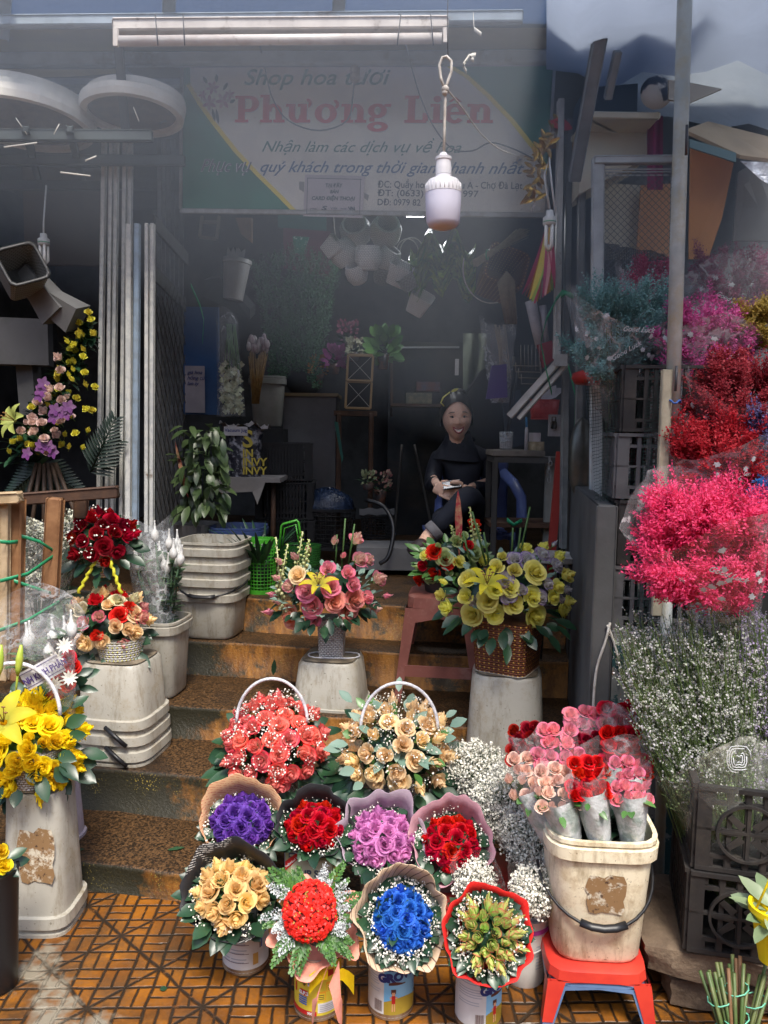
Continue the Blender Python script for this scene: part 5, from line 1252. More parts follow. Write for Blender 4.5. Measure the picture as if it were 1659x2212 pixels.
def sprism(name, pts, z, d, mat, parent=None):
    b = MB(); b.prism([S(*q) for q in pts], SM @ Mx.Translation((0, 0, z)), d); return obj(name, b, m_sgn.get(mat, mat), parent or sign, smooth=False)
sprism('board', [(397, 459), (1181, 459), (1181, 139), (397, 139)], -.012, .012, 'green')
ARC = [(412, 180), (438, 222), (470, 264), (520, 325), (570, 376), (620, 423), (655, 458)]; ARR = [(950, 139), (1000, 168), (1050, 212), (1100, 262), (1150, 322), (1181, 372)]
sprism('cream_field', [(411, 139)] + ARC + [(1181, 459)] + ARR[::-1], .0002, .0012, 'cream')
sprism('yellow_edge', [(x - 9, y + 4) for x, y in ARC] + [(x, y) for x, y in ARC[::-1]], .0004, .0016, 'yellow'); sprism('yellow_edge', ARR + [(x + 9, y - 4) for x, y in ARR[::-1]], .0004, .0016, 'yellow')
m_alu = M('sign_frame_metal', (.42, .42, .40), (.30, .28, .25), 20, .45, 0, .3)
for a, e in (((392, 459), (1186, 459)), ((392, 137), (1186, 137))):
    p, q = S(*a), S(*e); beam(SM @ V((p[0], p[1], .004)), SM @ V((q[0], q[1], .004)), .014, .022, sign, m_alu, 'frame_rail')
for x in (394, 1184): p, q = S(x, 456), S(x, 140); beam(SM @ V((p[0], p[1], .004)), SM @ V((q[0], q[1], .004)), .020, .014, sign, m_alu, 'frame_rail')
def stext(body, x0, x1, yb, cap, mat, shear=.25, off=0, z=.003, parent=None, m0=None, W_=None):
    p0, p1 = S(x0, yb), S(x1, yb); ch = SH*cap/320
    o = text('lettering', body, ch/.72, m_sgn.get(mat, mat), parent or sign, SM @ Mx.Translation((p0[0], p0[1], z)), shear, off)
    xs = [v.co.x for v in o.data.vertices]; sx = (p1[0] - p0[0])/(max(xs) - min(xs)); o.data.transform(Mx.Diagonal((sx, 1, 1, 1))); return o
stext('Shop hoa tươi', 528, 842, 183, 34, 'teal', .28, .0008)
stext('Nhận làm các dịch vụ về hoa', 570, 998, 327, 24, 'teal', .42)
stext('Phục vụ', 436, 548, 371, 28, 'pale', .42, .0014, .0026); stext('Phục vụ', 436, 548, 371, 28, 'navy', .42, -.0004, .0036)
stext('quý khách trong thời gian nhanh nhất', 566, 1130, 371, 25, 'blue', .42, .0004)
stext('ĐC: Quầy hoa số   - Khu A - Chợ Đà Lạt', 826, 1132, 403, 15, 'navy', 0, .0003); stext('ĐT: (0633) 82    71 997', 826, 1041, 421, 14, 'navy', 0, .0003); stext('DĐ: 0979 82', 826, 918, 441, 14, 'navy', 0, .0003)
# the shop's name in heavy slab letters, drawn stroke by stroke
def RC(x0, y0, x1, y1): return [[(x0, y0), (x1, y0), (x1, y1), (x0, y1)]]
def OC(cx, cy, rx, ry, ix, iy, a0=0, a1=360, n=20):
    out = []
    for i in range(n):
        p, q = R(a0 + (a1-a0)*i/n), R(a0 + (a1-a0)*(i+1)/n)
        out.append([(cx + ix*cos(p), cy + iy*sin(p)), (cx + rx*cos(p), cy + ry*sin(p)), (cx + rx*cos(q), cy + ry*sin(q)), (cx + ix*cos(q), cy + iy*sin(q))])
    return out
def serif(x, y, w): return RC(x, y, x + w, y + .15)
LN = {'P': (1.25, serif(0, 0, .66) + RC(.15, 0, .49, 1.45) + serif(0, 1.30, .5) + RC(.49, 1.30, .72, 1.45) + RC(.49, .58, .72, .73) + OC(.70, 1.015, .48, .435, .15, .285, -90, 90)),
 'h': (1.28, serif(0, 0, .60) + RC(.14, 0, .45, 1.5) + serif(0, 1.36, .3) + OC(.66, .60, .42, .42, .11, .24, 0, 180) + RC(.77, 0, 1.08, .6) + serif(.66, 0, .56)),
 'n': (1.28, serif(0, 0, .60) + RC(.14, 0, .45, 1.0) + serif(0, .86, .3) + OC(.66, .60, .42, .42, .11, .24, 0, 180) + RC(.77, 0, 1.08, .6) + serif(.66, 0, .56)),
 'ư': (1.42, serif(0, .86, .3) + RC(.14, .4, .45, 1.0) + OC(.56, .42, .42, .44, .11, .26, 180, 360) + RC(.72, 0, 1.03, 1.0) + serif(.58, .86, .3) + serif(1.0, 0, .2) + OC(1.06, 1.05, .20, .24, .05, .08, -80, 110, 8)),
 'ơ': (1.30, OC(.54, .5, .54, .53, .21, .36) + OC(.98, .98, .20, .24, .05, .08, -80, 110, 8)),
 'g': (1.16, OC(.47, .64, .46, .39, .16, .23) + OC(.50, -.22, .50, .27, .20, .12) + RC(.10, .06, .34, .30) + RC(.80, .86, 1.12, 1.0)),
 'L': (1.24, serif(0, 0, 1.05) + RC(.16, 0, .50, 1.45) + serif(0, 1.30, .68) + RC(.88, .1, 1.12, .52)),
 'i': (.64, serif(0, 0, .60) + RC(.14, 0, .45, 1.0) + serif(0, .86, .3) + OC(.30, 1.27, .17, .17, .001, .001, 0, 360, 10)),
 'ê': (1.12, OC(.52, .5, .52, .53, .20, .36, 0, 318) + RC(.22, .44, 1.03, .58) + [[(.20, 1.12), (.52, 1.38), (.52, 1.24), (.34, 1.12)], [(.84, 1.12), (.70, 1.12), (.52, 1.24), (.52, 1.38)]]),
 ' ': (.62, [])}
word = 'Phương Liên'; tot = sum(LN[c][0] for c in word); p0 = S(512, 264); kx = SW*(1066 - 512)/784/tot; ky = SH*57/320/1.45
for mt, dz, ex, dx in (('pale', .0018, 1.0, .004), ('red', .0030, 1.0, 0)):
    x = 0
    for ch in word:
        w_, polys = LN[ch]
        if polys:
            b = MB()
            for k, pl in enumerate(polys): b.prism([(p0[0] + (x + q[0])*kx + dx, p0[1] + q[1]*ky - dx) for q in pl], SM @ Mx.Translation((0, 0, dz)), .0008 + .00002*k)
            obj('letter' if mt == 'red' else 'letter_shadow', b, m_sgn[mt], sign, smooth=False)
        x += w_
# painted lilies
b = MB(); b2 = MB()
for (x, y, r) in ((462, 190, 15), (455, 222, 17), (486, 218, 18), (500, 205, 12), (440, 205, 10)):
    q = S(x, y); c = SM @ V((q[0], q[1], .004)); rr = r*SW/784
    for k in range(6):
        a = k*1.047 + x; d = SM.to_3x3() @ V((cos(a), sin(a), .05)); b.leaf(c, d, SM.to_3x3() @ V((0, 0, 1)), rr, rr*.45, .05, 0, (k % 2)*.8)
for (x0, y0, x1, y1) in ((462, 235, 468, 262), (470, 235, 476, 268), (450, 180, 440, 165), (485, 195, 495, 178), (500, 222, 512, 215), (470, 178, 470, 160)):
    q = S(x0, y0); c = SM @ V((q[0], q[1], .0035)); q2 = S(x1, y1); b2.leaf(c, (SM @ V((q2[0], q2[1], .0035))) - c, SM.to_3x3() @ V((0, 0, 1)), math.dist(q, q2), .016, .02, 0, .1)
obj('painted_lily', b, petal('sign_lily', (.50, .20, .34), (.62, .45, .50)), sign); obj('painted_leaf', b2, m_sgn['navy'], sign)
# paper notice
nt = thing('paper_notice', 'white paper notice taped to the lower edge of the shop sign', 'notice', SM @ V((*S(732, 468), .01)))
sprism('paper', [(667, 468), (796, 470), (798, 379), (669, 377)], .008, .0008, M('notice_paper', (.58, .53, .55), (.50, .46, .48), 8, .6), nt)
for a, c_ in (((673, 462), (791, 461)), ((673, 384), (791, 386))): sprism('border', [a, c_, (c_[0], c_[1] + 1.2), (a[0], a[1] + 1.2)], .0092, .0006, 'navy', nt)
for x in (674, 789): sprism('border', [(x, 461), (x + 1.2, 461), (x + 1.2, 385), (x, 385)], .0092, .0006, 'navy', nt)
for body, x0, x1, yb, cap in (('TẠI ĐÂY', 714, 751, 404, 8), ('BÁN', 724, 743, 417, 7), ('CARD ĐIỆN THOẠI', 684, 778, 432, 8)): stext(body, x0, x1, yb, cap, 'navy', .15 if body != 'TẠI ĐÂY' else 0, .0010, .0094, nt)
stext('viet', 681, 696, 453, 4, 'navy', 0, 0, .0094, nt); stext('S', 706, 719, 454, 9, 'navy', .2, .001, .0094, nt); stext('Việt', 726, 741, 452, 5, 'navy', 0, 0, .0094, nt); stext('mobi', 748, 761, 452, 4, 'navy', 0, 0, .0094, nt); stext('VN', 766, 782, 454, 8, 'navy', -.2, .0012, .0094, nt)
for q in ([(656, 392), (667, 392), (667, 415), (656, 408)], [(798, 415), (808, 420), (806, 432), (798, 426)]): sprism('tape', q, .004, .0004, M('tape_grey', (.28, .27, .26), rough=.4), nt)

# fluorescent batten
Yt = 2.86; a, e = P(246, 75, Yt), P(968, 66, Yt)
fl = thing('fluorescent_light', 'dusty unlit fluorescent batten with its tube hung across the top of the doorway', 'light fitting', (a + e)/2)
m_fit = M('dusty_white_enamel', (.62, .58, .54), (.50, .46, .43), 10, .5, .05, dirt=(.20, .16, .13), dlo=.56, dhi=.7, dsc=16)
beam(P(246, 58, Yt), P(968, 53, Yt), .05, px(25, Yt), fl, m_fit, 'batten')
for x in (250, 962): beam(P(x, 60, Yt - .03), P(x, 101 if x < 300 else 93, Yt - .03), .014, px(10, Yt), fl, m_fit, 'tube_holder')
b = MB(); b.tube([P(258, 89, Yt - .035), P(954, 83, Yt - .035)], px(11, Yt)*.92, 16); obj('glass_tube', b, M('unlit_tube', (.66, .62, .58), (.56, .5, .46), 14, .25, dirt=(.28, .22, .18), dlo=.6, dsc=20), fl)
b = MB()
for x, dx in ((335, 3), (395, 2), (866, -4), (930, 3)): b.tube([P(x, 30, Yt - .06), P(x + dx, 62, Yt - .06), P(x + dx*2, 98, Yt - .07)], .0022, 5)
obj('tie_wire', b, M('dark_wire', (.05, .05, .055), rough=.5), fl)
# big bulb
Yb_ = 2.32; bt = P(957, 496, Yb_); bb = thing('led_bulb', 'big white unlit bulb hanging on a knotted white cord in front of the sign', 'lamp', bt)
k = Yb_*1.0/FPX; ax = (P(958, 330, Yb_) - bt).normalized(); m = frame(bt, ax)
h_ = lambda y: (P(958, y, Yb_) - bt).length
m_bulb = M('milky_bulb', (.70, .70, .84), rough=.65); m_bsh = M('bulb_shell', (.66, .65, .68), rough=.35)
b = MB(); b.loft([(0, .002), (.002, 18*k), (.008, 29*k), (.020, 35*k), (h_(440), 37*k), (h_(418), 37.5*k)], 32, 2, m, True, False); obj('milky_dome', b, m_bulb, bb)
b = MB(); b.loft([(h_(418), 38*k), (h_(400), 37*k), (h_(390), 31*k), (h_(384), 17*k), (h_(378), 16*k)], 32, 2, m); obj('shell', b, m_bsh, bb, smooth='auto')
b = MB()
for j in range(26):
    a = 2*pi*j/26; b.tube([m @ V((cos(a)*37.4*k, sin(a)*37.4*k, h_(416))), m @ V((cos(a)*36.6*k, sin(a)*36.6*k, h_(398)))], .0014, 4)
obj('cooling_rib', b, m_bsh, bb)
b = MB(); b.loft([(h_(382), 14*k), (h_(378), 17*k), (h_(362), 17*k), (h_(358), 16*k), (h_(348), 15.5*k), (h_(346), 17*k), (h_(340), 17*k), (h_(336), 10*k), (h_(330), 6*k)], 24, 2, m); obj('socket', b, m_bsh, bb, smooth='auto')
m_cord = M('old_white_cord', (.58, .55, .50), (.42, .38, .33), 40, .6)
b = MB(); b.tube([P(959, 332, Yb_), P(960, 280, Yb_), P(962, 205, Yb_), P(961, 190, Yb_)], .0042, 8); b.tube([P(960, 190, Yb_), P(952, 168, Yb_), P(949, 140, Yb_), P(956, 124, Yb_), P(965, 122, Yb_), P(975, 132, Yb_), P(975, 155, Yb_), P(966, 180, Yb_), P(962, 192, Yb_)], .0042, 8)
b.ball(P(962, 193, Yb_ - .004), .011, 10, 8); b.ball(P(961, 200, Yb_ - .004), .009, 10, 8); obj('cord', b, m_cord, bb)
b = MB(); b.tube([P(968, -20, Yb_), P(966, 60, Yb_), P(968, 126, Yb_)], .0013, 5); obj('hanging_wire', b, MATS['dark_wire'], bb)
def cable(label, pts, r, mat, name='cable'):
    b = MB(); pp = [P(*q) for q in pts]; out = []
    for i in range(len(pp) - 1):
        p0_, p1_, p2_, p3_ = pp[max(0, i-1)], pp[i], pp[i+1], pp[min(len(pp)-1, i+2)]
        for t in (0, .25, .5, .75):
            out.append(.5*((2*p1_) + (p2_ - p0_)*t + (2*p0_ - 5*p1_ + 4*p2_ - p3_)*t*t + (3*p1_ - p0_ - 3*p2_ + p3_)*t**3))
    out.append(pp[-1]); b.tube(out, r, 6); return tag(obj(name, b, mat), label, 'cable')
cable('thin pale cord running from the bulb knot down to the right door post', [(968, 196, 2.32), (1000, 235, 2.5), (1040, 290, 2.8), (1085, 325, 3.1), (1150, 345, 3.4)], .0024, m_cord, 'cord')
cable('dark cable crossing the sign from the batten down behind the bulb', [(862, 30, 2.9), (880, 110, 3.4), (905, 200, 3.66), (935, 270, 3.70), (975, 320, 3.70), (1020, 326, 3.66), (1060, 308, 3.6), (1110, 322, 3.5), (1150, 342, 3.4)], .0032, M('blue_grey_cable', (.10, .12, .15), rough=.5))
cable('dark cable looping over the shop name on the sign', [(560, 90, 3.5), (575, 160, 3.78), (590, 215, 3.80), (625, 262, 3.80), (690, 282, 3.78), (750, 260, 3.76), (763, 200, 3.74), (765, 150, 3.6)], .0032, MATS['blue_grey_cable'])
b = MB(); p = P(767, 155, 3.62); b.loft([(-.045, .012), (-.03, .022), (.03, .022), (.045, .010)], 12, 2, Mx.Translation(p)); o = tag(obj('empty_lamp_socket', b, M('rusty_socket', (.16, .10, .08), (.35, .3, .25), 60, .6)), 'rusty empty lamp socket hanging over the green lettering of the sign', 'socket')
for i, pts in enumerate((((1022, 30), (1024, 62), (1040, 74)), ((1028, 118), (1012, 122), (1000, 140), (1008, 155)), ((1022, 118), (1014, 124), (1024, 130)))):
    ribbon('white_tie', ['white ribbon scrap tied to the upper beam right of the batten', 'white ribbon loop hanging right of the bulb cord', 'short white ribbon knot right of the bulb cord'][i], [P(x, y, 2.9) for x, y in pts], .014, m_foam)

# ================================================================== right side
def post(label, x0, y0, x1, y1, Y, wpx, d, mat, name='steel_post', Y1=None):
    return tag(beam(P(x0, y0, Y), P(x1, y1, Y1 or Y), d, px(wpx, Y), None, mat, name), label, 'post')
m_post = M('pale_steel', (.60, .60, .57), (.46, .46, .44), 12, .5, .05, .1, dirt=(.20, .12, .07), dlo=.60, dsc=8)
m_pipe = M('worn_pipe', (.46, .48, .46), (.34, .37, .37), 10, .5, .05, .1, dirt=(.40, .36, .26), dlo=.45, dhi=.6, dsc=8)
p0_, p1_ = P(1481, -60, 2.32), P(1440, 1310, 2.32); p1_ = p0_ + (p1_ - p0_)*((p0_.z - .0)/(p0_.z - p1_.z))
o = thing('steel_pole', 'worn round steel pole holding up the awning at the right', 'pole', p1_); b = MB(); mid = p0_ + (p1_ - p0_)*.52
b.tube([p0_, mid], px(15, 2.32), 20); obj('upper_tube', b, m_pipe, o); b = MB(); b.tube([mid, p1_], px(12, 2.32), 20); obj('lower_tube', b, m_pipe, o)
b = MB(); b.tube([P(1484, 270, 2.28), P(1482, 335, 2.28)], .004, 6); b.tube([P(1462, 790, 2.28), P(1459, 845, 2.28)], .004, 6); obj('slot_mark', b, M('dark_wire', (.05, .05, .055)), o)
b = MB(); b.tube([P(1458 + 12*cos(a), 868 + 4*sin(a*3), 2.30 + .02*sin(a)) for a in [i*.5 for i in range(14)]], .003, 5); obj('blue_cord', b, M('blue_cord', (.03, .10, .35)), o)
post('pale weathered wooden slat tied to the left of the steel pole', 1441, 798, 1418, 1330, 2.30, 22, .02, M('weathered_slat', (.42, .38, .28), (.30, .27, .20), 14, .8, .2), 'wooden_post')
post('pale steel door post right of the hanging streamers', 1211, 215, 1202, 775, 3.45, 13, .04, m_post); post('grey steel door post running from the roof to the floor beside the work table', 1229, 260, 1216, 1185, 3.5, 13, .05, M('grey_steel', (.24, .25, .24), (.17, .18, .18), 12, .5)); post('thin grey steel post left of the chain link gate', 1256, 390, 1248, 1060, 3.4, 14, .04, MATS['grey_steel'])
o = thing('wall_bracket', 'pale angled steel bracket bolted to the door post above the red basket', 'bracket', P(1205, 790, 3.4))
beam(P(1214, 772, 3.42), P(1100, 900, 3.5), .02, .03, o, m_post, 'brace'); beam(P(1226, 785, 3.42), P(1120, 905, 3.5), .02, .02, o, m_post, 'brace'); b = MB(); b.box(P(1211, 778, 3.40), (.055, .01, .05)); obj('plate', b, m_post, o, smooth=False)
# chain link gate
o = thing('mesh_gate', 'steel framed chain link gate panel standing behind the pole', 'gate', P(1380, 1075, 3.1)); YG = 3.1
m_gf = M('gate_frame_steel', (.55, .58, .58), (.42, .45, .46), 12, .5, .05, .1, dirt=(.22, .14, .09), dlo=.62)
bar(o, 1292, 340, 1286, 1075, YG, px(25, YG), .03, m_gf, 'frame_post'); bar(o, 1466, 340, 1452, 1075, YG, px(28, YG), .03, m_gf, 'frame_post'); bar(o, 1282, 347, 1480, 345, YG - .002, .03, px(18, YG), m_gf, 'frame_rail')
for y in (366, 372, 379): bar(o, 1300, y, 1455, y - 1, YG, .004, .004, m_gf, 'top_rod')
b = MB(); x0, x1, y0, y1, s_ = 1303, 1455, 372, 1060, 15.0
i = 0
while True:
    sx_ = x0 - (y1 - y0) + i*s_
    if sx_ > x1: break
    for sg in (1, -1):
        pts = []
        for k in range(0, 47):
            yy = y0 + (y1 - y0)*k/46; xx = sx_ + (yy - y0); xx = xx if sg > 0 else x0 + x1 - xx
            if x0 <= xx <= x1: pts.append(P(xx, yy, YG - .005 + .004*(k % 2)*sg))
        if len(pts) > 1: b.tube(pts, .0013, 3, False)
    i += 1
obj('chain_link', b, M('link_wire', (.16, .18, .20), rough=.5), o)
# dark net over the lower half of the gate
def netm(name, c, pitch, wire, keep=1.0):
    s = NT(name); uv = s.n('ShaderNodeUVMap'); sp = s.n('ShaderNodeSeparateXYZ'); s.l(uv.outputs[0], sp.inputs[0])
    f = lambda x: s.math('LESS_THAN', s.math('FRACT', s.math('DIVIDE', x, pitch)), wire)
    s.l(s.math('MULTIPLY', s.math('MAXIMUM', f(sp.outputs[0]), f(sp.outputs[1])), keep), s.b.inputs['Alpha']); s.col(c); s.set(Roughness=.7); return s.m
def netting(name, label, quad, mat, nu=14, nv=24, sag=.03):
    a, b_, c_, d_ = [P(*q) for q in quad]; b = MB(); rows = []
    for i in range(nv + 1):
        t = i/nv; rows.append([(a + (b_ - a)*(j/nu))*(1 - t) + (d_ + (c_ - d_)*(j/nu))*t + V((sag*.5*sin(j*.9 + t*5), sag*sin(j*1.3)*sin(t*4 + j), 0)) for j in range(nu + 1)])
    b.grid(rows); W_, H_ = (b_ - a).length, (d_ - a).length
    for i in range(nv):
        for j in range(nu): b.uv[i*nu + j] = [(W_*jj/nu, H_*ii/nv) for ii, jj in ((i, j), (i, j+1), (i+1, j+1), (i+1, j))]
    return tag(obj(name, b, mat), label, 'net')
netting('shade_net', 'dark fine shade net hanging behind the lower part of the chain link gate', [(1296, 520, 3.25), (1470, 560, 3.25), (1470, 830, 3.2), (1296, 830, 3.2)], netm('shade_net_mesh', (.05, .055, .06), .006, .62))
netting('green_net', 'dark green square mesh netting draped between the pier and the steel pole', [(1262, 820, 2.66), (1452, 800, 2.34), (1440, 1440, 2.30), (1296, 1490, 2.52)], netm('green_net_mesh', (.015, .04, .03), .0115, .13))
# crates
m_crate = M('black_crate_plastic', (.022, .020, .020), (.014, .013, .013), 9, .6, .15, dirt=(.055, .046, .038), dlo=.5, dhi=.75, dsc=7)
def crate(label, c, w, d, h, rot, mat, emblem=0, name='plastic_crate', nx=8, group=None, sidebars=7):
    """c = centre of the base; open box of ribbed lattice walls"""
    o = thing(name, label, 'crate', c, group); M0 = Mx.Translation(V(c)) @ Mx.Rotation(rot, 4, 'Z')
    def wl(wd, mk, n, emb, nm='side_wall'):
        b = MB(); t = .010
        def bx(x0, x1, z0, z1, e=0): 
            k0 = len(b.v); b.box(((x0+x1)/2, -e/2, (z0+z1)/2), (x1-x0, t + e, z1-z0))
            for i in range(k0, len(b.v)): b.v[i] = mk @ b.v[i]
        bx(-wd/2, wd/2, 0, h*.05, .004); bx(-wd/2, wd/2, h*.95, h, .008); bx(-wd/2, wd/2, h*.15, h*.20); bx(-wd/2, wd/2, h*.78, h*.83); bx(-wd/2, wd/2, h*.48, h*.51, .003)
        bx(-wd/2, -wd/2 + .035, .05*h, h*.95, .003); bx(wd/2 - .035, wd/2, .05*h, h*.95, .003)
        st_ = (wd - .07)/n
        for i in range(1, n): x = -wd/2 + .035 + st_*i; bx(x - .006, x + .006, h*.05, h*.95, .002)
        for i in range(n):
            x = -wd/2 + .035 + st_*(i + .5)
            for zz_ in (.10, .895):      # the short webs that leave round holes along top and bottom
                bx(x - st_*.5, x - st_*.30, h*(zz_ - .05), h*(zz_ + .06)); bx(x + st_*.30, x + st_*.5, h*(zz_ - .05), h*(zz_ + .06))
        obj(nm, b, mat, o, smooth=False)
        if emb:
            b = MB(); R_ = h*.34; cz = h*.49; mk = mk @ Mx.Translation((-wd/2 + emb, 0, 0))
            b.grid([[mk @ V((cos(2*pi*j/36)*q, -e, cz + sin(2*pi*j/36)*q)) for j in range(36)] for q, e in ((R_, .006), (R_, .016), (R_*.91, .016), (R_*.91, .006))], cu=True, cv=True)
            def eb(p): b.prism(p, mk @ Mx.Translation((0, -.006, cz)) @ Mx.Rotation(pi/2, 4, 'X'), .006)
            eb([(-R_*.06, -R_), (R_*.06, -R_), (R_*.06, R_), (-R_*.06, R_)]); b.prism([(-R_, -R_*.05), (R_, -R_*.05), (R_, R_*.05), (-R_, R_*.05)], mk @ Mx.Translation((0, -.0065, cz)) @ Mx.Rotation(pi/2, 4, 'X'), .006)
            for s_ in (-1, 1):
                for k in range(3):
                    a = (-.75 + k*.75); p, q = (.18*s_*R_, a*.25*R_), (.82*R_*cos(a)*s_, .82*R_*sin(a)); nx_, ny_ = -(q[1]-p[1]), q[0]-p[0]; ll = math.hypot(nx_, ny_); nx_, ny_ = nx_/ll*R_*.13, ny_/ll*R_*.13
                    b.prism([(p[0]-nx_, p[1]-ny_), (q[0]-nx_*.7, q[1]-ny_*.7), (q[0]+nx_*.7, q[1]+ny_*.7), (p[0]+nx_, p[1]+ny_)], mk @ Mx.Translation((0, -.007 - .0004*k, cz)) @ Mx.Rotation(pi/2, 4, 'X'), .004)
            obj('round_emblem', b, mat, o, smooth=False)
    wl(w, M0 @ Mx.Translation((0, -d/2, 0)), nx, emblem); wl(d, M0 @ Mx.Rotation(-pi/2, 4, 'Z') @ Mx.Translation((0, -w/2, 0)), sidebars, False)
    wl(w, M0 @ Mx.Rotation(pi, 4, 'Z') @ Mx.Translation((0, -d/2, 0)), nx, False); wl(d, M0 @ Mx.Rotation(pi/2, 4, 'Z') @ Mx.Translation((0, -w/2, 0)), sidebars, False)
    b = MB(); b.box(M0 @ V((0, 0, .008)), (w - .02, d - .02, .008), Mx.Rotation(rot, 3, 'Z')); obj('bottom', b, mat, o, smooth=False); return o
cr = -R(14)
cq = P(1482, 2050, 1.90); hC = P(1500, 1692, 1.90).z - cq.z; ch2 = hC/2
cw_, cd_ = .40, .33
cc0 = V((cq.x, cq.y, cq.z)) + Mx.Rotation(cr, 3, 'Z') @ V((cw_/2, cd_/2, 0))
crate('lower black plastic crate on the stone blocks at the lower right', cc0, cw_, cd_, ch2 - .004, cr, m_crate, .12, group='black plastic crates'); crate('upper black plastic crate holding the statice bunches', cc0 + V((.008, 0, ch2)), cw_, cd_, ch2, cr, m_crate, .12, group='black plastic crates')
zs = cq.z
# stone blocks under the crates
m_stone = M('rough_sandstone', (.15, .105, .07), (.09, .062, .042), 9, .9, .9, dirt=(.24, .18, .12), dlo=.55, dhi=.75, dsc=5)
def block(label, c, d, rot, seed):
    rs = random.Random(seed); b = MB(); rows = []; m = Mx.Translation(V(c)) @ Mx.Rotation(rot, 4, 'Z')
    for i in range(9):
        t = i/8; z = (t - .5)*d[2]; q = .5 - (.06 if i in (0, 8) else 0); ring = []
        for j in range(36):
            a = 2*pi*(j + .5)/36; k = (abs(cos(a))**9 + abs(sin(a))**9)**(-1/9); w_ = .010*sin(a*7 + seed + t*3) + .006*sin(a*13 + t*9); ring.append(m @ V((cos(a)*(k*d[0]*q + w_), sin(a)*(k*d[1]*q + w_), z + .004*sin(a*5 + seed))))
        rows.append(ring)
    k0 = b.grid(rows, cu=True); b.face([k0 + j for j in range(36)][::-1]); b.face([k0 + 8*36 + j for j in range(36)]); return tag(obj('stone_block', b, m_stone, smooth='auto'), label, 'block', 'stone blocks under the crates')
cs = V((cc0.x - .04, cc0.y + .0, 0))
block('upper rough stone block directly under the black crates', cs + V((.02, .02, zs*.75 + .0)), (.56, .36, zs*.5 - .002), cr - .03, 3)
block('lower rough stone block resting on the pavement', cs + V((.08, .04, zs*.25)), (.56, .36, zs*.5 - .004), cr + .05, 4)
# back stack of dark crates
for i in range(4):
    m_gc = M('grey_crate_plastic', (.10, .10, .105), (.06, .06, .065), 8, .6, .1)
    crate(['lowest', 'second lowest', 'third', 'topmost'][i] + ' dark crate of the stack behind the green netting', (F(.46 + .012*(i % 2), 2.66, .892 + i*.205)), .27, .30, .20, -YAW, m_crate if i % 2 else m_gc, False, 'stacked_crate', 7, 'stacked crates behind the netting')
c = P(1325, 818, 3.0); b = MB(); b.loft([(-.02, .14), (.0, .155), (.02, .15), (.03, .12)], 24, 2, Mx.Translation(c)); tag(obj('red_tray', b, M('red_plastic', (.42, .04, .035), (.33, .03, .03), 8, .4)), 'red plastic tray on top of the dark crates below the teal bunch', 'tray')
c = P(1255, 1000, 3.3); b = MB(); b.grid([[c + V((.055*sin(a)*cos(t), -.04*sin(a)*sin(t), .17*cos(a) + .02)) for t in [pi*j/10 for j in range(11)]] for a in [pi*i/10 for i in range(11)]]); tag(obj('curved_panel', b, M('brushed_metal', (.12, .12, .11), (.08, .08, .07), 8, .35, 0, .6)), 'curved metal panel between the post and the dark crates', 'panel')
b = MB(); b.box(P(1186, 1180, 3.55) + V((.02, 0, .12)), (.035, .02, .62), Mx.Rotation(.05, 3, 'Y')); tag(obj('red_strip', b, M('red_shelf_steel', (.36, .04, .03), rough=.5), smooth=False), 'slotted red steel strip leaning beside the work table', 'strip')
post('rusty brown pipe standing in front of the peeling paint', 1350, 1400, 1347, 1560, 2.42, 26, .035, M('rust_pipe', (.16, .07, .04), (.11, .05, .03), 20, .8), 'rusty_pipe')
cable('white flat cord hanging down beside the peeling paint', [(1318, 1345, 2.40), (1308, 1385, 2.39), (1290, 1440, 2.39), (1283, 1500, 2.38), (1280, 1580, 2.36)], .0042, m_cord, 'cord')
cable('second white cord over the peeling paint behind the statice', [(1312, 1350, 2.40), (1330, 1400, 2.40), (1344, 1470, 2.38)], .0042, m_cord, 'cord')
for i, pts in enumerate((((1212, 640), (1222, 632), (1240, 640)), ((1200, 650), (1180, 690), (1168, 740), (1180, 800), (1192, 850)), ((1200, 648), (1215, 630), (1235, 640)), ((1228, 790), (1242, 850), (1240, 960), (1228, 1010)), ((412, 615), (432, 660), (440, 690), (437, 740)))):
    ribbon('green_ribbon', ['green ribbon bow on the pale door post', 'long green ribbon hanging down beside the rolled white paper', 'green ribbon loop at the top of the door post', 'green ribbon trailing down behind the net by the table', 'green ribbon dangling in front of the blue board'][i], [P(x, y, 3.35 if i != 4 else 3.9) for x, y in pts], .018, m_tw)

# ---------------------------------------------------------------- dyed bunches
def twig(b, p, d, L, w, g, barbs=4):
    d = d.normalized(); s_ = d.cross(V((uni(-1, 1), uni(-1, 1), uni(-1, 1)))).normalized(); e = p + d*L
    b.face((b.vert(p - s_*w*.25, g), b.vert(p + s_*w*.25, g), b.vert(e, g)))
    for k in range(barbs):
        t = (k + .8)/(barbs + .3); q = p + d*L*t; sg = 1 if k % 2 else -1; u = (d*.75 + s_*sg + V((uni(-.5, .5), uni(-.5, .5), uni(-.5, .5)))).normalized(); n_ = u.cross(d).normalized(); ll = L*.42*(1.1 - t*.6)
        b.face((b.vert(q, g), b.vert(q + u*ll*.5 + n_*w*.6, g), b.vert(q + u*ll, min(1, g + .25)), b.vert(q + u*ll*.5 - n_*w*.6, g)))
def twigmat(name, c, c2): return petal('twig_' + name, c2, c, 1, 0)
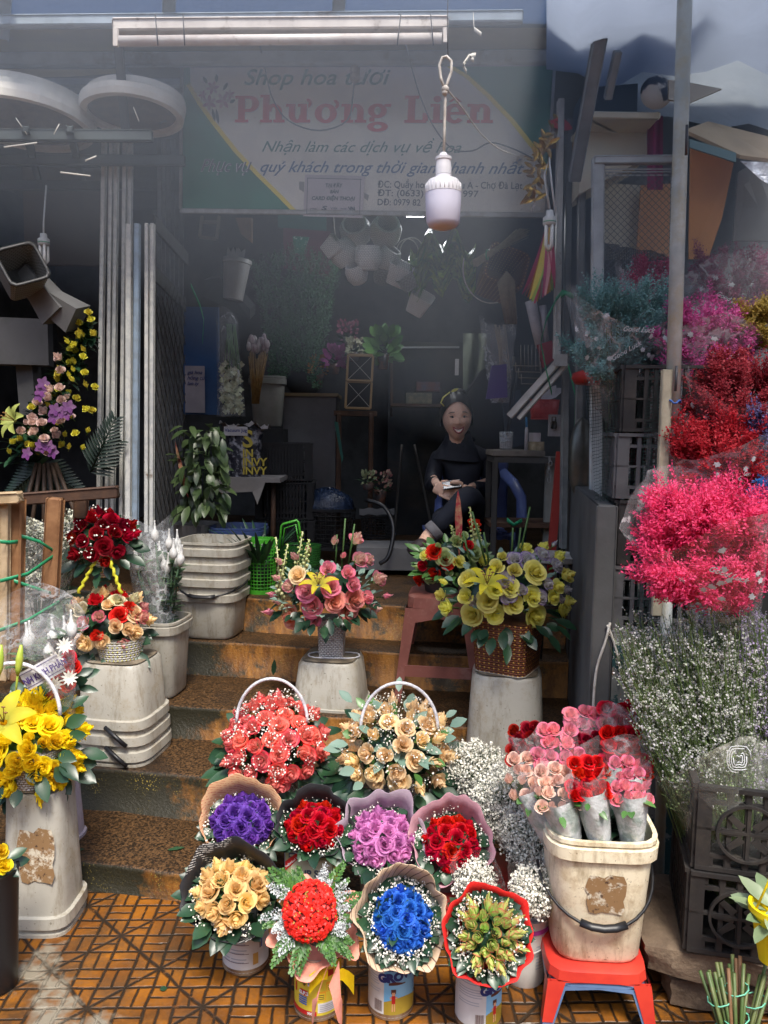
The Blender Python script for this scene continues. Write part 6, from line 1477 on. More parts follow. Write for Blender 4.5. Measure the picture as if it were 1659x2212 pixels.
def dyed(label, x, y, Y, rx, ry, n, col, spikes=0, L=.046, w=.0045, base=None, wrap_=True, seed=1, tall=0, group='dyed dried flower bunches', prints=14, lean=(0, 0), rim=None):
    c = P(x, y, Y); Rx, Ry = px(rx, Y), px(ry, Y); bs = base or (c + V((lean[0], .08, -Ry*1.9)))
    o = thing('dyed_bunch', label, 'flower bunch', bs, group); b = MB()
    for j in range(n//55):                 # plume after plume, so that the crown breaks into clumps with an uneven edge
        d = V((uni(-1, 1), uni(-1, .5), uni(-1, 1)))
        if d.length > 1: d = d.normalized()*uni(.75, 1.1)
        tip = c + V((d.x*Rx, d.y*Rx*.6, d.z*Ry)); ax_ = ((tip - bs).normalized() + V((d.x*.5, d.y*.3, d.z*.5))).normalized(); PL = Ry*uni(.5, .85); g0 = uni(0, .6)
        for i in range(55):
            t = rnd(); wd = PL*.34*(1 - t*.75)*(.3 + t) ; q = tip + ax_*PL*(t - .75) + V((uni(-1, 1), uni(-1, 1), uni(-1, 1)))*wd
            twig(b, q, ax_ + V((uni(-.8, .8), uni(-.8, .8), uni(-.4, .5))), L*uni(.6, 1.2)*(1.15 - t*.4), w*uni(.7, 1.3), min(1, g0 + uni(-.1, .4)*t + .1))
    for k in range(spikes):
        a = uni(-1, 1); p0 = c + V((a*Rx*.8, uni(-.3, .3)*Rx, Ry*.45)); L2 = Ry*uni(.5, 1.0)*(1.2 - abs(a)*.5); dd = V((a*.45, uni(-.2, .2), 1)).normalized()
        for j in range(16):
            t = j/16; twig(b, p0 + dd*L2*t, dd + V((uni(-1, 1), uni(-1, 1), .2))*.8, L*(1.1 - t*.5), w, .4 + .4*t)
    obj('dyed_sprays', b, col, o, smooth=False)
    b = MB()
    for i in range(16): b.tube([bs + V((uni(-.01, .01), uni(-.01, .01), 0)), c + V((uni(-.6, .6)*Rx, uni(-.3, .3)*Rx, uni(-.3, .2)*Ry))], .0016, 4, False)
    obj('stems', b, m_stem, o)
    if wrap_:
        r_ = rim or (c + V((-.0, -.02, Ry*.55))); m = frame(bs, r_ - bs); LL = (r_ - bs).length
        sleeve(o, bs, r_, .02, Rx*1.12, MATS.get('bunch_film') or film('bunch_film', (.85, .86, .9), .10, .15, 14, .6, .6), asp=.75, seed=seed, pl=.09)
        b = MB(); rs = random.Random(seed)       # white roses printed on the film
        for k in range(prints):
            t = rs.uniform(.45, .98); a = -pi/2 + rs.uniform(-1.3, 1.3); r = (.02 + (Rx*1.12 - .02)*t**.8)*1.02; q = m @ V((cos(a)*r, sin(a)*r*.75, LL*t)); nn = m.to_3x3() @ V((cos(a), sin(a), 0)); fm_ = frame(q + nn*.004, nn); s_ = .010
            for kk in range(3):
                ang0 = rs.uniform(0, 6); cx_, cy_ = rs.uniform(-.4, .4)*s_, rs.uniform(-.3, .3)*s_
                b.poly([fm_ @ V((cx_ + cos(u + ang0)*s_*(1 if j % 2 else .55)*rs.uniform(.7, 1.1), cy_ + sin(u + ang0)*s_*.8*(1 if j % 2 else .6), kk*.0008)) for j, u in enumerate([i*.628 for i in range(10)])])
        obj('printed_pattern', b, M('print_white', (.62, .64, .66), rough=.6), o, smooth=False)
        for k in range(2 if prints > 8 else 1):
            t = rs.uniform(.6, .85); a = -pi/2 + rs.uniform(-.9, .9); r = (.02 + (Rx*1.12 - .02)*t**.8)*1.03; q = m @ V((cos(a)*r, sin(a)*r*.75, LL*t)); nn = m.to_3x3() @ V((cos(a), sin(a), 0))
            text('lettering', 'Good Luck', .022, MATS['print_white'], o, frame(q + nn*.005, nn) @ Mx.Rotation(uni(-.6, .6), 4, 'Z'), .35, .0003, .0002, 'CENTER')
    return o
TM = {k: twigmat(k, a, c) for k, a, c in (('hotpink', (.68, .015, .09), (.98, .12, .26)), ('teal', (.16, .34, .34), (.34, .52, .50)), ('pink', (.48, .06, .22), (.66, .14, .36)), ('maroon', (.26, .02, .045), (.42, .05, .08)),
 ('red', (.34, .01, .035), (.55, .03, .07)), ('plum', (.24, .05, .12), (.36, .09, .18)), ('mustard', (.28, .20, .03), (.42, .32, .07)), ('violet', (.08, .07, .20), (.16, .14, .32)), ('royal', (.01, .10, .35), (.03, .25, .60)), ('brown', (.12, .035, .05), (.22, .07, .10)), ('rose', (.45, .03, .12), (.6, .08, .2)))}
dyed('dark plum dyed bunch at the top behind the pink bunch', 1585, 630, 2.95, 95, 85, 2600, TM['plum'], 4, seed=2)
dyed('rose pink dyed bunch behind the top of the teal bunch', 1395, 612, 3.0, 62, 42, 1100, TM['rose'], 3, seed=3, prints=6)
dyed('teal grey dyed bunch in printed film left of the steel pole', 1345, 715, 2.62, 112, 100, 4600, TM['teal'], 4, seed=4, L=.042, w=.0042, prints=22)
dyed('mustard dyed sprig bunch at the right edge', 1632, 705, 2.5, 42, 48, 900, TM['mustard'], 3, seed=5, prints=4, wrap_=False)
dyed('bright mauve pink dyed bunch right of the steel pole', 1520, 745, 2.52, 98, 82, 3600, TM['pink'], 6, seed=6, prints=10)
dyed('dark maroon dyed bunch below the mauve pink one', 1590, 870, 2.38, 115, 95, 4400, TM['maroon'], 5, seed=7, prints=16)
dyed('dark brown red wrapped bunch behind the wooden slat', 1378, 905, 2.85, 60, 95, 1200, TM['brown'], 0, seed=8, prints=18)
dyed('violet blue dyed bunch in printed film at the right edge', 1650, 985, 2.30, 62, 100, 1500, TM['violet'], 2, seed=9, prints=14)
dyed('deep red dyed bunch between the maroon and the hot pink ones', 1545, 995, 2.28, 95, 88, 3200, TM['red'], 6, seed=10, prints=12)
dyed('small royal blue dyed sprig at the right edge', 1655, 1085, 2.05, 30, 34, 500, TM['royal'], 0, seed=11, wrap_=False)
dyed('glowing hot pink dyed bunch in film below all the others', 1528, 1182, 2.02, 140, 128, 10500, TM['hotpink'], 24, L=.042, w=.0040, seed=12, prints=12, base=P(1600, 1400, 2.12), rim=P(1500, 1105, 1.95))
# shelf that carries them
o = thing('display_rack', 'dark tiered display rack behind the dyed bunches', 'rack', F(1.3, 2.9, 0))
for z in (.55, .95, 1.35): b = MB(); b.box(F(1.42, 2.78, z), (.85, .40, .02), rot); obj('shelf', b, m_rack, o, smooth=False)
for u in (1.02, 1.82):
    for v in (2.60, 2.96): b = MB(); b.box(F(u, v, .8), (.03, .03, 1.6), rot); obj('leg', b, m_rack, o, smooth=False)
for (x, y, Y, lab) in ((1350, 860, 2.80, 'dark pail under the teal bunch'), (1600, 1010, 2.62, 'dark pail under the maroon bunch')):
    c = P(x, y, Y); q = thing('dark_pail', lab + ' on the display rack', 'pail', c); pot(q, c - V((0, 0, .12)), .07, .09, .2, m_blackp, name='pail_body')
# statice
def statice(label, x, y, Y, rx, ry, n, base, fl_, seed, lean=0, film_=None):
    o = thing('statice_bunch', label, 'flower bunch', base, 'statice bunches in the black crate'); b = MB(); random.seed(seed)
    for i in range(n):
        a, q = uni(-1, 1), math.sqrt(rnd()); tip = P(x + a*rx*q, y + uni(-1, 1)*ry*math.sqrt(max(0, 1 - a*a*q*q)), Y + uni(-.10, .10)); s0 = V(base) + V((uni(-.04, .04), uni(-.03, .03), 0)); d = (tip - s0); L = d.length; d.normalize()
        b.mi = 0; t0 = .35; b.tube([s0, s0 + d*L*.5 + V((uni(-.01, .01), 0, 0)), tip], .0011, 3, False, .3)
        for k in range(9):
            t = uni(.42, 1.0); p = s0 + d*L*t; e = p + (d*.6 + V((uni(-1, 1), uni(-1, 1), uni(-.2, .6)))).normalized()*uni(.02, .05); b.mi = 0; sd_ = d.orthogonal().normalized()*.0009; b.face((b.vert(p - sd_, .3), b.vert(p + sd_, .3), b.vert(e, .6)))
            b.mi = 1 if t > .58 else 0
            if t > .5:
                for z in range(5): b.fleck(p + (e - p)*(.35 + .17*z) + V((uni(-1, 1), uni(-1, 1), uni(-1, 1)))*.004, uni(.0022, .0042), None, rnd())
    obj('sprays', b, [leafm('statice_green', (.11, .18, .05), (.22, .30, .12), .6), fl_], o)
    if film_: sleeve(o, V(base) + V((0, -.02, .02)), film_, .04, px(rx*.92, Y), MATS.get('milky_film') and film('statice_film', (.80, .82, .72), .10, .2, 12, .4, .6), asp=.8, seed=seed, pl=.04)
    return o
zc = cc0.z + .02
f1 = petal('statice_white', (.74, .70, .74), (.50, .56, .42), 1, .0); f2 = petal('statice_lilac', (.58, .46, .74), (.36, .36, .42), 1, 0)
statice('large pale statice bunch in film rising from the upper black crate', 1500, 1470, 2.06, 170, 160, 700, cc0 + V((-.06, .02, .06)), f1, 21, film_=P(1515, 1590, 2.03))
statice('lilac statice bunch at the right edge of the crate', 1640, 1480, 2.12, 80, 160, 300, cc0 + V((.12, .04, .06)), f2, 22, film_=P(1640, 1600, 2.1))
statice('thin statice sprigs leaning left out of the crate towards the pier', 1375, 1395, 2.10, 65, 80, 110, cc0 + V((-.12, .04, .08)), f1, 23)
statice('dark lilac statice behind the pale bunch', 1570, 1370, 2.22, 110, 75, 300, cc0 + V((.02, .10, .06)), f2, 24)
b = MB(); cpt = P(1596, 1640, 1.86); m = frame(cpt, (0, -1, .15))
for k in range(5): b.tube([m @ V((cos(a)*.030*(1 - k*.18), sin(a)*.036*(1 - k*.18) + .004*sin(a*3), .001)) for a in [i*.45 + k for i in range(11)]], .0013, 4)
obj('printed_pattern', b, M('print_white', (.62, .64, .66)), bpy.data.objects['statice_bunch'])
# green stem bundles leaning on the stones
for (x0, y0, x1, y1, lab, n, mt) in ((1600, 2350, 1540, 2095, 'left bundle of cut green stems leaning on the stone blocks', 10, 0), (1590, 2350, 1640, 2100, 'right bundle of cut green stems tied with twine', 9, 0), (1592, 2330, 1590, 2072, 'middle bundle of brown and green stems', 7, 1)):
    a, e = P(x0, y0, 1.66), P(x1, y1, 1.74); o = thing('stem_bundle', lab, 'stem bundle', a, 'cut stem bundles'); b = MB()
    for i in range(n):
        j = V((uni(-.022, .022), uni(-.02, .02), 0)); b.mi = 1 if (mt and i % 2) else 0; b.tube([a + j*.6, a + (e - a)*.5 + j*.8 + V((uni(-.004, .004), 0, 0)), e + j*1.3 + V((0, 0, uni(-.03, .01)))], .0042, 6)
    obj('stems', b, [M('fresh_stem', (.07, .12, .03), (.13, .15, .05), 30, .5), M('brown_stem', (.22, .11, .05), (.15, .08, .03), 30, .6)], o)
    for t in (.25, .5, .75): b = MB(); b.tube([a + (e - a)*t + V((cos(u)*.027, sin(u)*.025, .008*cos(u))) for u in [i*.63 for i in range(11)]], .0018, 4); obj('twine', b, M('mint_twine', (.15, .50, .34), rough=.5), o)
# yellow pot at the edge
c = P(1672, 2000, 1.72); o = thing('yellow_pot', 'bright yellow hanging pot with a broad leaved plant at the lower right edge', 'plant pot', c); b = MB(); b.loft([(-.085, .028), (.035, .052), (.036, .058), (.050, .058), (.050, .050), (.02, .045)], 24, 2, Mx.Translation(c)); obj('pot_body', b, M('yellow_plastic', (.80, .62, .01), (.7, .5, .01), 9, .4), o, smooth='auto')
b = MB(); b.tube([c + V((-.052, -.01, .04)), c + V((-.03, -.02, .12)), c + V((0, 0, .24))], .0028, 5); obj('hanger', b, MATS['yellow_plastic'], o)
leaves(o, c + V((0, 0, .05)), (-.2, -.3, 1), .0, .03, 14, .075, .036, leafm('striped_leaf', (.12, .20, .10), (.26, .32, .18)))

# cream bucket on two stools with wrapped roses
so_ = onZ(1300, 2232, 0); sc_ = V((so_.x + .0, so_.y + .14, 0)); zst = P(1300, 2086, so_.y + .05).z
m_rst = M('red_stool_plastic', (.62, .05, .03), (.52, .035, .025), 7, .4, 0, dirt=(.35, .12, .08), dlo=.62); m_bst = M('blue_stool_plastic', (.12, .20, .36), (.09, .15, .28), 7, .4, 0, dirt=(.2, .2, .2), dlo=.6)
zst = .155
s1 = stool('low blue plastic stool nested under the red one', sc_, .245, zst - .022, m_bst, .022, rot=-.06, splay=.020); s2 = stool('low red plastic stool carrying the cream bucket', sc_ + V((0, 0, .022)), .25, zst - .022, m_rst, .03, rot=-.06, splay=.016)
hcr = P(1310, 1822, sc_.y - .13).z - zst
o = bucket('cream bucket with torn brown label and black handle holding the wrapped roses', V((sc_.x + .005, sc_.y + .01, zst)), px(236, 1.9), hcr, False, 1, -.07, m_cream, taper=.84, handle=(hcr*.62, hcr*.26, 0), patch=(-.045, .055, hcr*.42, hcr*.74))
bk = V((sc_.x + .005, sc_.y + .01, zst + .10)); bw = px(236, 1.9)
b = MB()
for i in range(50): b.leaf(bk + V((uni(-.4, .4)*bw*.6, uni(-.3, .3)*bw*.8, hcr - .16 + uni(0, .05))), (uni(-1, 1), uni(-1, 1), uni(.2, 1)), (0, 0, 1), .09, .04, .2, .3)
obj('dark_leaves', b, m_leaf, o)
m_net = M('white_leaf_film', (.56, .58, .58), (.30, .36, .33), 22, .35, .5, lo=.47, hi=.58)
def rosewrap(label, x, y, Y, rpx, col, n, bx, by, Yb2, front=True, kind=('open', 'half'), sz=None):
    c = P(x, y, Y); Rr = px(rpx, Y); bs = P(bx, by, Yb2); A = (c - bs).normalized()*.55 + V((0, -.45, .35)); A.normalize()
    o = thing('wrapped_roses', label, 'flower bunch', bs, 'film wrapped rose bunches in the cream bucket'); sz = (sz or Rr*.34)*.74; n = int(n*1.75)
    rows_ = 3 if front else 2; m = frame(c, A); k = 0
    sz = Rr*.50
    for i in range(14):                 # heads ranked one above another, all standing upright
        rw, cl = divmod(i, 4) if i < 8 else ((i - 8)//3 + 2, (i - 8) % 3 + .5)
        p = c + V(((cl - 1.5)*Rr*.54 + uni(-.14, .14)*Rr, -Rr*.5 + rw*Rr*.34, -Rr*.62 + rw*Rr*.44 + uni(-.14, .14)*Rr)); put_rose(o, random.choice(col) if isinstance(col, list) else col, random.choice(('half', 'half', 'bud')) if kind[0] == 'half' else random.choice(kind), p, V(((cl - 1.5)*.12, -.55, .8)) + V((uni(-.12, .12), uni(-.12, .12), 0)), sz)
    m2 = frame(bs, c - bs); L = (c - bs).length; b = MB(); nn = 28; rws = []
    for i in range(8):
        t = i/7; rr_ = .022 + (Rr*1.05 - .022)*min(1, t*1.25)**.7; rws.append([m2 @ V((cos(u)*rr_*(1 + .05*sin(u*5 + t*4)), sin(u)*rr_*.8*(1 + .05*cos(u*4)), L*.90*t)) for u in [2*pi*j/nn for j in range(nn)]])
    b.grid(rws, cu=True); obj('white_wrap', b, m_net, o)
    if front or True: sleeve(o, bs + (c - bs)*.05, c + (c - bs)*.30*(Rr/L*1.5) + A*Rr*.45, .03, Rr*1.08, film('rose_film', (.88, .88, .9), .06, .1, 18, .35, .6), asp=.85, seed=n, pl=.05)
    leaves(o, c - V((0, Rr*.3, Rr*.7)), A, Rr*.4, Rr*.8, 7, .03, .018, m_leafl, 0, .2)
    return o
rosewrap('dark red wrapped rose bunch at the back left of the cream bucket', 1140, 1612, 2.20, 42, 'deepred', 10, 1235, 1850, 2.08); rosewrap('mid pink wrapped rose bunch at the back middle of the cream bucket', 1262, 1578, 2.24, 44, 'pink', 12, 1290, 1850, 2.10)
rosewrap('dark red wrapped rose bunch in the middle behind the bright red one', 1272, 1625, 2.14, 36, 'deepred', 11, 1290, 1850, 2.06); rosewrap('crimson wrapped rose bunch at the back right under clear film', 1345, 1572, 2.20, 48, ['crimson', 'magenta'], 13, 1330, 1850, 2.10)
rosewrap('bright red wrapped rose bunch at the right behind the hot pink one', 1345, 1632, 2.08, 50, 'red', 14, 1335, 1850, 2.02); rosewrap('lilac pink wrapped rose bunch at the left above the blush ones', 1205, 1625, 2.05, 48, 'pink', 9, 1250, 1855, 2.0, kind=('half',), sz=.040)
rosewrap('blush wrapped rose bunch at the far left leaning out of the cream bucket', 1140, 1680, 2.02, 46, 'blush', 10, 1215, 1855, 1.98, kind=('half',), sz=.036); rosewrap('blush rose bunch in front in white leaf film', 1200, 1705, 1.92, 46, 'blush', 12, 1240, 1845, 1.92, kind=('half',), sz=.034)
rosewrap('bright red rose bunch in front between the blush and hot pink ones', 1270, 1685, 1.90, 42, 'red', 13, 1302, 1845, 1.90, kind=('open', 'half'), sz=.030); rosewrap('hot pink rose bunch in front at the right in white leaf film', 1360, 1690, 1.90, 44, 'pink', 13, 1366, 1845, 1.90, kind=('half',), sz=.032)
b = MB()
for x in (1246, 1300, 1372): c = P(x, 1838, 1.88); b.tube([c + V((cos(a)*.024, sin(a)*.02, .003*sin(3*a))) for a in [i*.5 for i in range(14)]], .002, 4)
tag(obj('twine_tie', b, m_tw), 'green twine ties round the feet of the front rose bunches', 'twine')
# baby's breath in the middle
mbr = M('floret_bright', (.82, .80, .70), rough=.7)
bs = V((P(1120, 2000, 2.3).x, 2.32, .30))
def bb_(label, x, y, Y, rp, base, n=900, s=.0042, film_=True):
    o = breath_bunch(label, base, [(x, y, Y, rp)], n, mbr, s); 
    if film_: sleeve(o, base, P(x, y - rp*.55, Y - .02), .03, px(rp*1.12, Y), film('breath_film', (.9, .9, .92), .07, .1, 16, .4, .6), asp=.9, seed=int(x), pl=.07)
    return o
bb_('upper babys breath bunch behind the peach rose basket', 1030, 1665, 2.52, 68, V((P(1050, 1850, 2.5).x, 2.5, .20)), 1700, .0046); bb_('large babys breath bunch in clear film between the pink wrapped roses and the cream bucket', 1085, 1745, 2.36, 72, V((P(1100, 1950, 2.4).x, 2.38, .18)), 1900, .0044)
bb_('babys breath bunch in the middle just above the white pot', 1140, 1815, 2.20, 60, V((P(1130, 2000, 2.2).x, 2.25, .18)), 2000, .0044); bb_('lower left babys breath bunch under film behind the red crepe bouquet', 1025, 1905, 2.10, 50, V((P(1080, 2040, 2.15).x, 2.18, .15)), 2000, .0042); bb_('front babys breath bunch over the white pot', 1155, 1925, 1.98, 56, V((P(1140, 2060, 2.05).x, 2.06, .16)), 2400, .0044)
pt = onZ(1138, 2140, 0); pc_ = V((pt.x, pt.y + .06, 0)); o = thing('printed_pail', 'white printed pail with purple rim and wire handle below the front babys breath', 'pail', pc_); hz_ = P(1140, 1992, pt.y).z
pot(o, pc_, .056, .068, hz_, M('pail_white', (.66, .63, .60), (.56, .52, .50), 8, .4, dirt=(.3, .2, .12), dlo=.6), name='pail_body')
band(o, pc_, .067, hz_ - .035, hz_ - .022, -180, 20, ink('purple', (.35, .05, .30)), 'purple_band', .002)
for i in range(9): band(o, pc_, .060, .06 + i*.009, .063 + i*.009, -70, -25 + uni(-5, 8), m_tgrey, 'print_line', .0035, n=6)
b = MB(); b.tube([pc_ + V((-.07*cos(a), -.075*sin(a), hz_ - .03 - .05*sin(a))) for a in [pi*i/14 for i in range(15)]], .002, 5); obj('wire_handle', b, M('pale_wire', (.5, .48, .45)), o)
o = stool('red plastic stool leg standing behind the blue bouquet under the babys breath pots', V((P(1000, 2060, 2.25).x, 2.28, 0)), .30, .16, M('dull_red_plastic', (.38, .04, .03), (.3, .03, .025), 8, .5), .02, splay=.01); o['label'] = 'low red stool in shade behind the blue bouquet'
c = P(1300, 2225, 2.02); b = MB(); b.box(V((c.x, 2.10, .035)), (.16, .08, .06), Mx.Rotation(.2, 3, 'Z'), .008); o = tag(obj('black_packet', b, M('glossy_black', (.012, .012, .012), rough=.2)), 'glossy black packet with a red patch lying under the blue stool', 'packet')
c = P(1495, 2185, 1.75); c.z = .02; t = thing('fallen_rose', 'single pale pink rosebud lying on the ground by the stone blocks', 'flower', c); put_rose(t, 'blush', 'bud', c, (-.3, -.6, .6), .024)
for i, (x, y, z, L) in enumerate(((362, 1838, SZ[0], .055), (155, 1840, SZ[0], .04), (590, 1435, .47, .07), (345, 2140, 0, .02))):
    p = onZ(x, y, z) if i != 2 else P(590, 1460, 3.27); b = MB(); b.leaf(p + V((0, 0, .003)), (1, .4, 0) if i != 2 else (.1, -.02, 1), (0, 0, 1) if i != 2 else (0, -1, 0), L, .022, .1, .02); tag(obj('fallen_leaf', b, m_leaf), ['dark fallen leaf on the lowest tread', 'small dark leaf scrap at the left of the lowest tread', 'thin green leaf blade stuck to the fourth riser', 'tiny leaf scrap on the paving'][i], 'leaf')

# top right clutter
def slab(name, label, cat, quad, mat, d=.012):
    pts = [P(*q) for q in quad]; n = (pts[1] - pts[0]).cross(pts[2] - pts[0]).normalized()
    if n.y < 0: n = -n
    b = MB(); a = [b.vert(p) for p in pts]; c = [b.vert(p + n*d) for p in pts]; k = len(pts); b.face(a); b.face(c[::-1])
    for i in range(k): b.face((a[i], c[i], c[(i+1) % k], a[(i+1) % k]))
    return tag(obj(name, b, mat, smooth=False), label, cat)
slab('foam_box', 'cream polystyrene box on top of the chain link gate', 'box', [(1256, 274, 3.35), (1396, 268, 3.35), (1398, 340, 3.35), (1250, 420, 3.35)], M('cream_foam', (.80, .76, .60), (.72, .67, .53), 6, .6), .25)
b = MB(); b.box(P(1326, 276, 3.34), (px(146, 3.34), .27, .03), bev=.006); obj('box_lid', b, MATS['cream_foam'], None, smooth=False); lid = bpy.data.objects['box_lid']; bx_ = bpy.data.objects['foam_box']; lid.parent = bx_
m_or = M('orange_board', (.75, .36, .12), (.62, .29, .10), 5, .7)
slab('orange_board', 'orange brown board seen through the chain link gate', 'board', [(1385, 400, 3.6), (1475, 395, 3.6), (1475, 560, 3.6), (1375, 560, 3.6)], m_or); slab('cream_board', 'cream board behind the left half of the chain link', 'board', [(1300, 395, 3.65), (1384, 400, 3.65), (1374, 560, 3.65), (1298, 560, 3.65)], MATS['cream_foam'])
slab('plywood_sheet', 'large orange plywood sheet leaning right of the steel pole', 'board', [(1492, 318, 3.0), (1585, 352, 3.0), (1560, 470, 3.05), (1530, 560, 3.1), (1488, 560, 3.1)], m_or)
slab('cardboard', 'upper flattened cardboard with pale edge at the right', 'cardboard', [(1480, 280, 2.9), (1530, 262, 3.1), (1680, 300, 3.0), (1680, 345, 2.9), (1600, 335, 2.85)], M('dull_cardboard', (.48, .36, .22), (.38, .28, .17), 7, .8)); slab('cardboard', 'lower flattened cardboard with blue edge at the right', 'cardboard', [(1490, 300, 2.88), (1590, 330, 2.85), (1590, 350, 2.85), (1490, 318, 2.88)], M('blue_edge', (.16, .28, .30), rough=.6), .01)
slab('folded_sheet', 'beige folded sheet above the cardboard beside the pole', 'sheet', [(1445, 172, 3.1), (1490, 178, 3.1), (1560, 192, 3.1), (1490, 222, 3.05), (1445, 215, 3.05)], M('beige_sheet', (.50, .45, .38), (.42, .38, .32), 6, .7))
slab('slate_sheet', 'slate grey sheet at the right edge below the cardboard', 'sheet', [(1595, 372, 2.75), (1630, 350, 2.75), (1690, 400, 2.75), (1690, 520, 2.75), (1585, 520, 2.8)], M('slate_panel', (.10, .11, .12), (.07, .075, .085), 5, .6)); slab('foil_sheet', 'shiny silver foil scrap at the right edge', 'foil', [(1600, 348, 2.7), (1680, 352, 2.7), (1680, 412, 2.7), (1640, 385, 2.7)], M('silver_foil', (.75, .78, .82), (.2, .2, .22), 16, .25, .8, .8), .004)
b = MB(); b.grid([[P(1398 + 34*j/6, 250 + 160*i/5, 3.3 + .02*sin(j*1.8 + i*.2)) for j in range(7)] for i in range(6)]); tag(obj('crimson_cloth', b, M('crimson_cloth', (.40, .02, .14), (.30, .02, .11), 12, .8)), 'crimson cloth hanging between the foam box and the pole', 'cloth')
b = MB(); c = P(1418, 200, 3.2); b.ball(c, px(33, 3.2), 16, 10, sq=(1, .5, 1)); tag(obj('patterned_bag', b, M('patterned_bag', (.62, .62, .60), (.06, .09, .14), 11, .7, lo=.52, hi=.56)), 'round black and white patterned bag under the roof left of the pole', 'bag')
slab('dark_case', 'dark blue grey case under the roof left of the patterned bag', 'case', [(1265, 190, 3.4), (1378, 180, 3.4), (1376, 245, 3.4), (1255, 265, 3.4)], M('dark_case', (.06, .09, .13), (.045, .07, .10), 5, .6), .2)
slab('dark_beam', 'dark teal panel tucked under the sagging plastic sheet', 'panel', [(1320, 125, 3.75), (1440, 130, 3.75), (1330, 205, 3.75), (1300, 205, 3.75)], M('teal_panel', (.03, .11, .12), rough=.6), .02)

# ================================================================== the woman
def skinned(name, joints, edges, mat, parent, lvl=2, root=0):
    """one continuous surface grown round a skeleton: joints = (point, radius or (rx, ry))"""
    me = bpy.data.meshes.new(name); off = parent_world(parent)
    me.from_pydata([tuple(V(j[0]) - off) for j in joints], edges, []); o = bpy.data.objects.new(name, me); COL.objects.link(o); o.parent = parent
    sk = o.modifiers.new('skin', 'SKIN'); sk.use_smooth_shade = True; sk.branch_smoothing = .6
    if not me.skin_vertices: bpy.context.view_layer.update()
    for i, j in enumerate(joints):
        r = j[1] if isinstance(j[1], tuple) else (j[1], j[1]); sv = me.skin_vertices[0].data[i]; sv.radius = r; sv.use_root = (i == root)
    sd2 = o.modifiers.new('smooth', 'SUBSURF'); sd2.levels = lvl; sd2.render_levels = lvl; me.materials.append(mat); return o
m_skin = M('warm_skin', (.98, .62, .45), (.90, .54, .38), 9, .5, .03)
m_lip = M('lip', (.42, .10, .09), rough=.4); m_teeth = M('teeth', (.95, .92, .85), rough=.3); m_hair = M('black_hair', (.010, .008, .008), (.02, .015, .013), 60, .4, .3)
m_coat = M('navy_padded_coat', (.012, .014, .024), (.008, .009, .016), 9, .65, .4); m_trou = M('navy_trousers', (.012, .015, .028), (.009, .011, .02), 9, .8, .3)
YW = 4.45
W = lambda x, y, d=0: P(x, y, YW + d)
wc = onZ(985, 1215, .71); woman = thing('person', 'smiling seated woman in a dark coat with black hair, legs crossed, holding a phone', 'person', V((W(1000, 1100).x, YW, .71)))
hd = W(987, 903, -.06); k_ = YW/FPX
# head: a shaped ellipsoid with brow, nose, cheeks, smile and chin modelled in
def head():
    b = MB(); n, m_ = 44, 34; rows = []
    for i in range(m_ + 1):
        ph = pi*i/m_; row = []
        for j in range(n):
            th = 2*pi*j/n; x, y, z = sin(ph)*cos(th), sin(ph)*sin(th), cos(ph)   # -y faces the viewer
            fx = x*.073; fy = y*.090; fz = z*.112
            if z < 0: fx *= 1 - .34*(-z)**1.6; fy *= 1 - .20*(-z)**2
            front = max(0, -y)
            g = lambda cx, cz, s: math.exp(-((fx - cx)**2 + (fz - cz)**2)/s**2)*(front > .1)
            fy -= .020*g(0, -.018, .011) + .014*g(0, -.004, .009) + .006*(g(.010, -.022, .007) + g(-.010, -.022, .007))      # nose
            fy -= .008*(g(.036, -.022, .020) + g(-.036, -.022, .020))                                                       # cheeks
            fy += .009*(g(.028, .012, .012) + g(-.028, .012, .012)); fy -= .005*(g(.026, .030, .014) + g(-.026, .030, .014))     # sockets, brow
            fy -= .006*g(0, -.092, .016); fy += .004*g(0, -.054, .018)
            row.append(V((fx, fy, fz)))
        rows.append(row)
    b.grid(rows, cu=True); return b
tilt = Mx.Translation(hd) @ Mx.Scale(1.10, 4) @ Mx.Rotation(-.04, 4, 'Y') @ Mx.Rotation(.08, 4, 'X')
b = head(); b.v = [tilt @ v for v in b.v]
# ears
for sx in (-1, 1):
    rows = [[tilt @ V((sx*(.069 + .010*sin(a) + q*.002), .006 + .010*cos(t)*sin(a)*2, -.012 + .028*cos(a))) for t in [2*pi*j/10 for j in range(10)]] for q, a in [(i, pi*i/8) for i in range(9)]]
    b.grid(rows, cu=True)
b.tube([tilt @ V((0, .02, -.07)), tilt @ V((0, .035, -.13)), tilt @ V((0, .05, -.19))], [.046, .044, .055], 16)
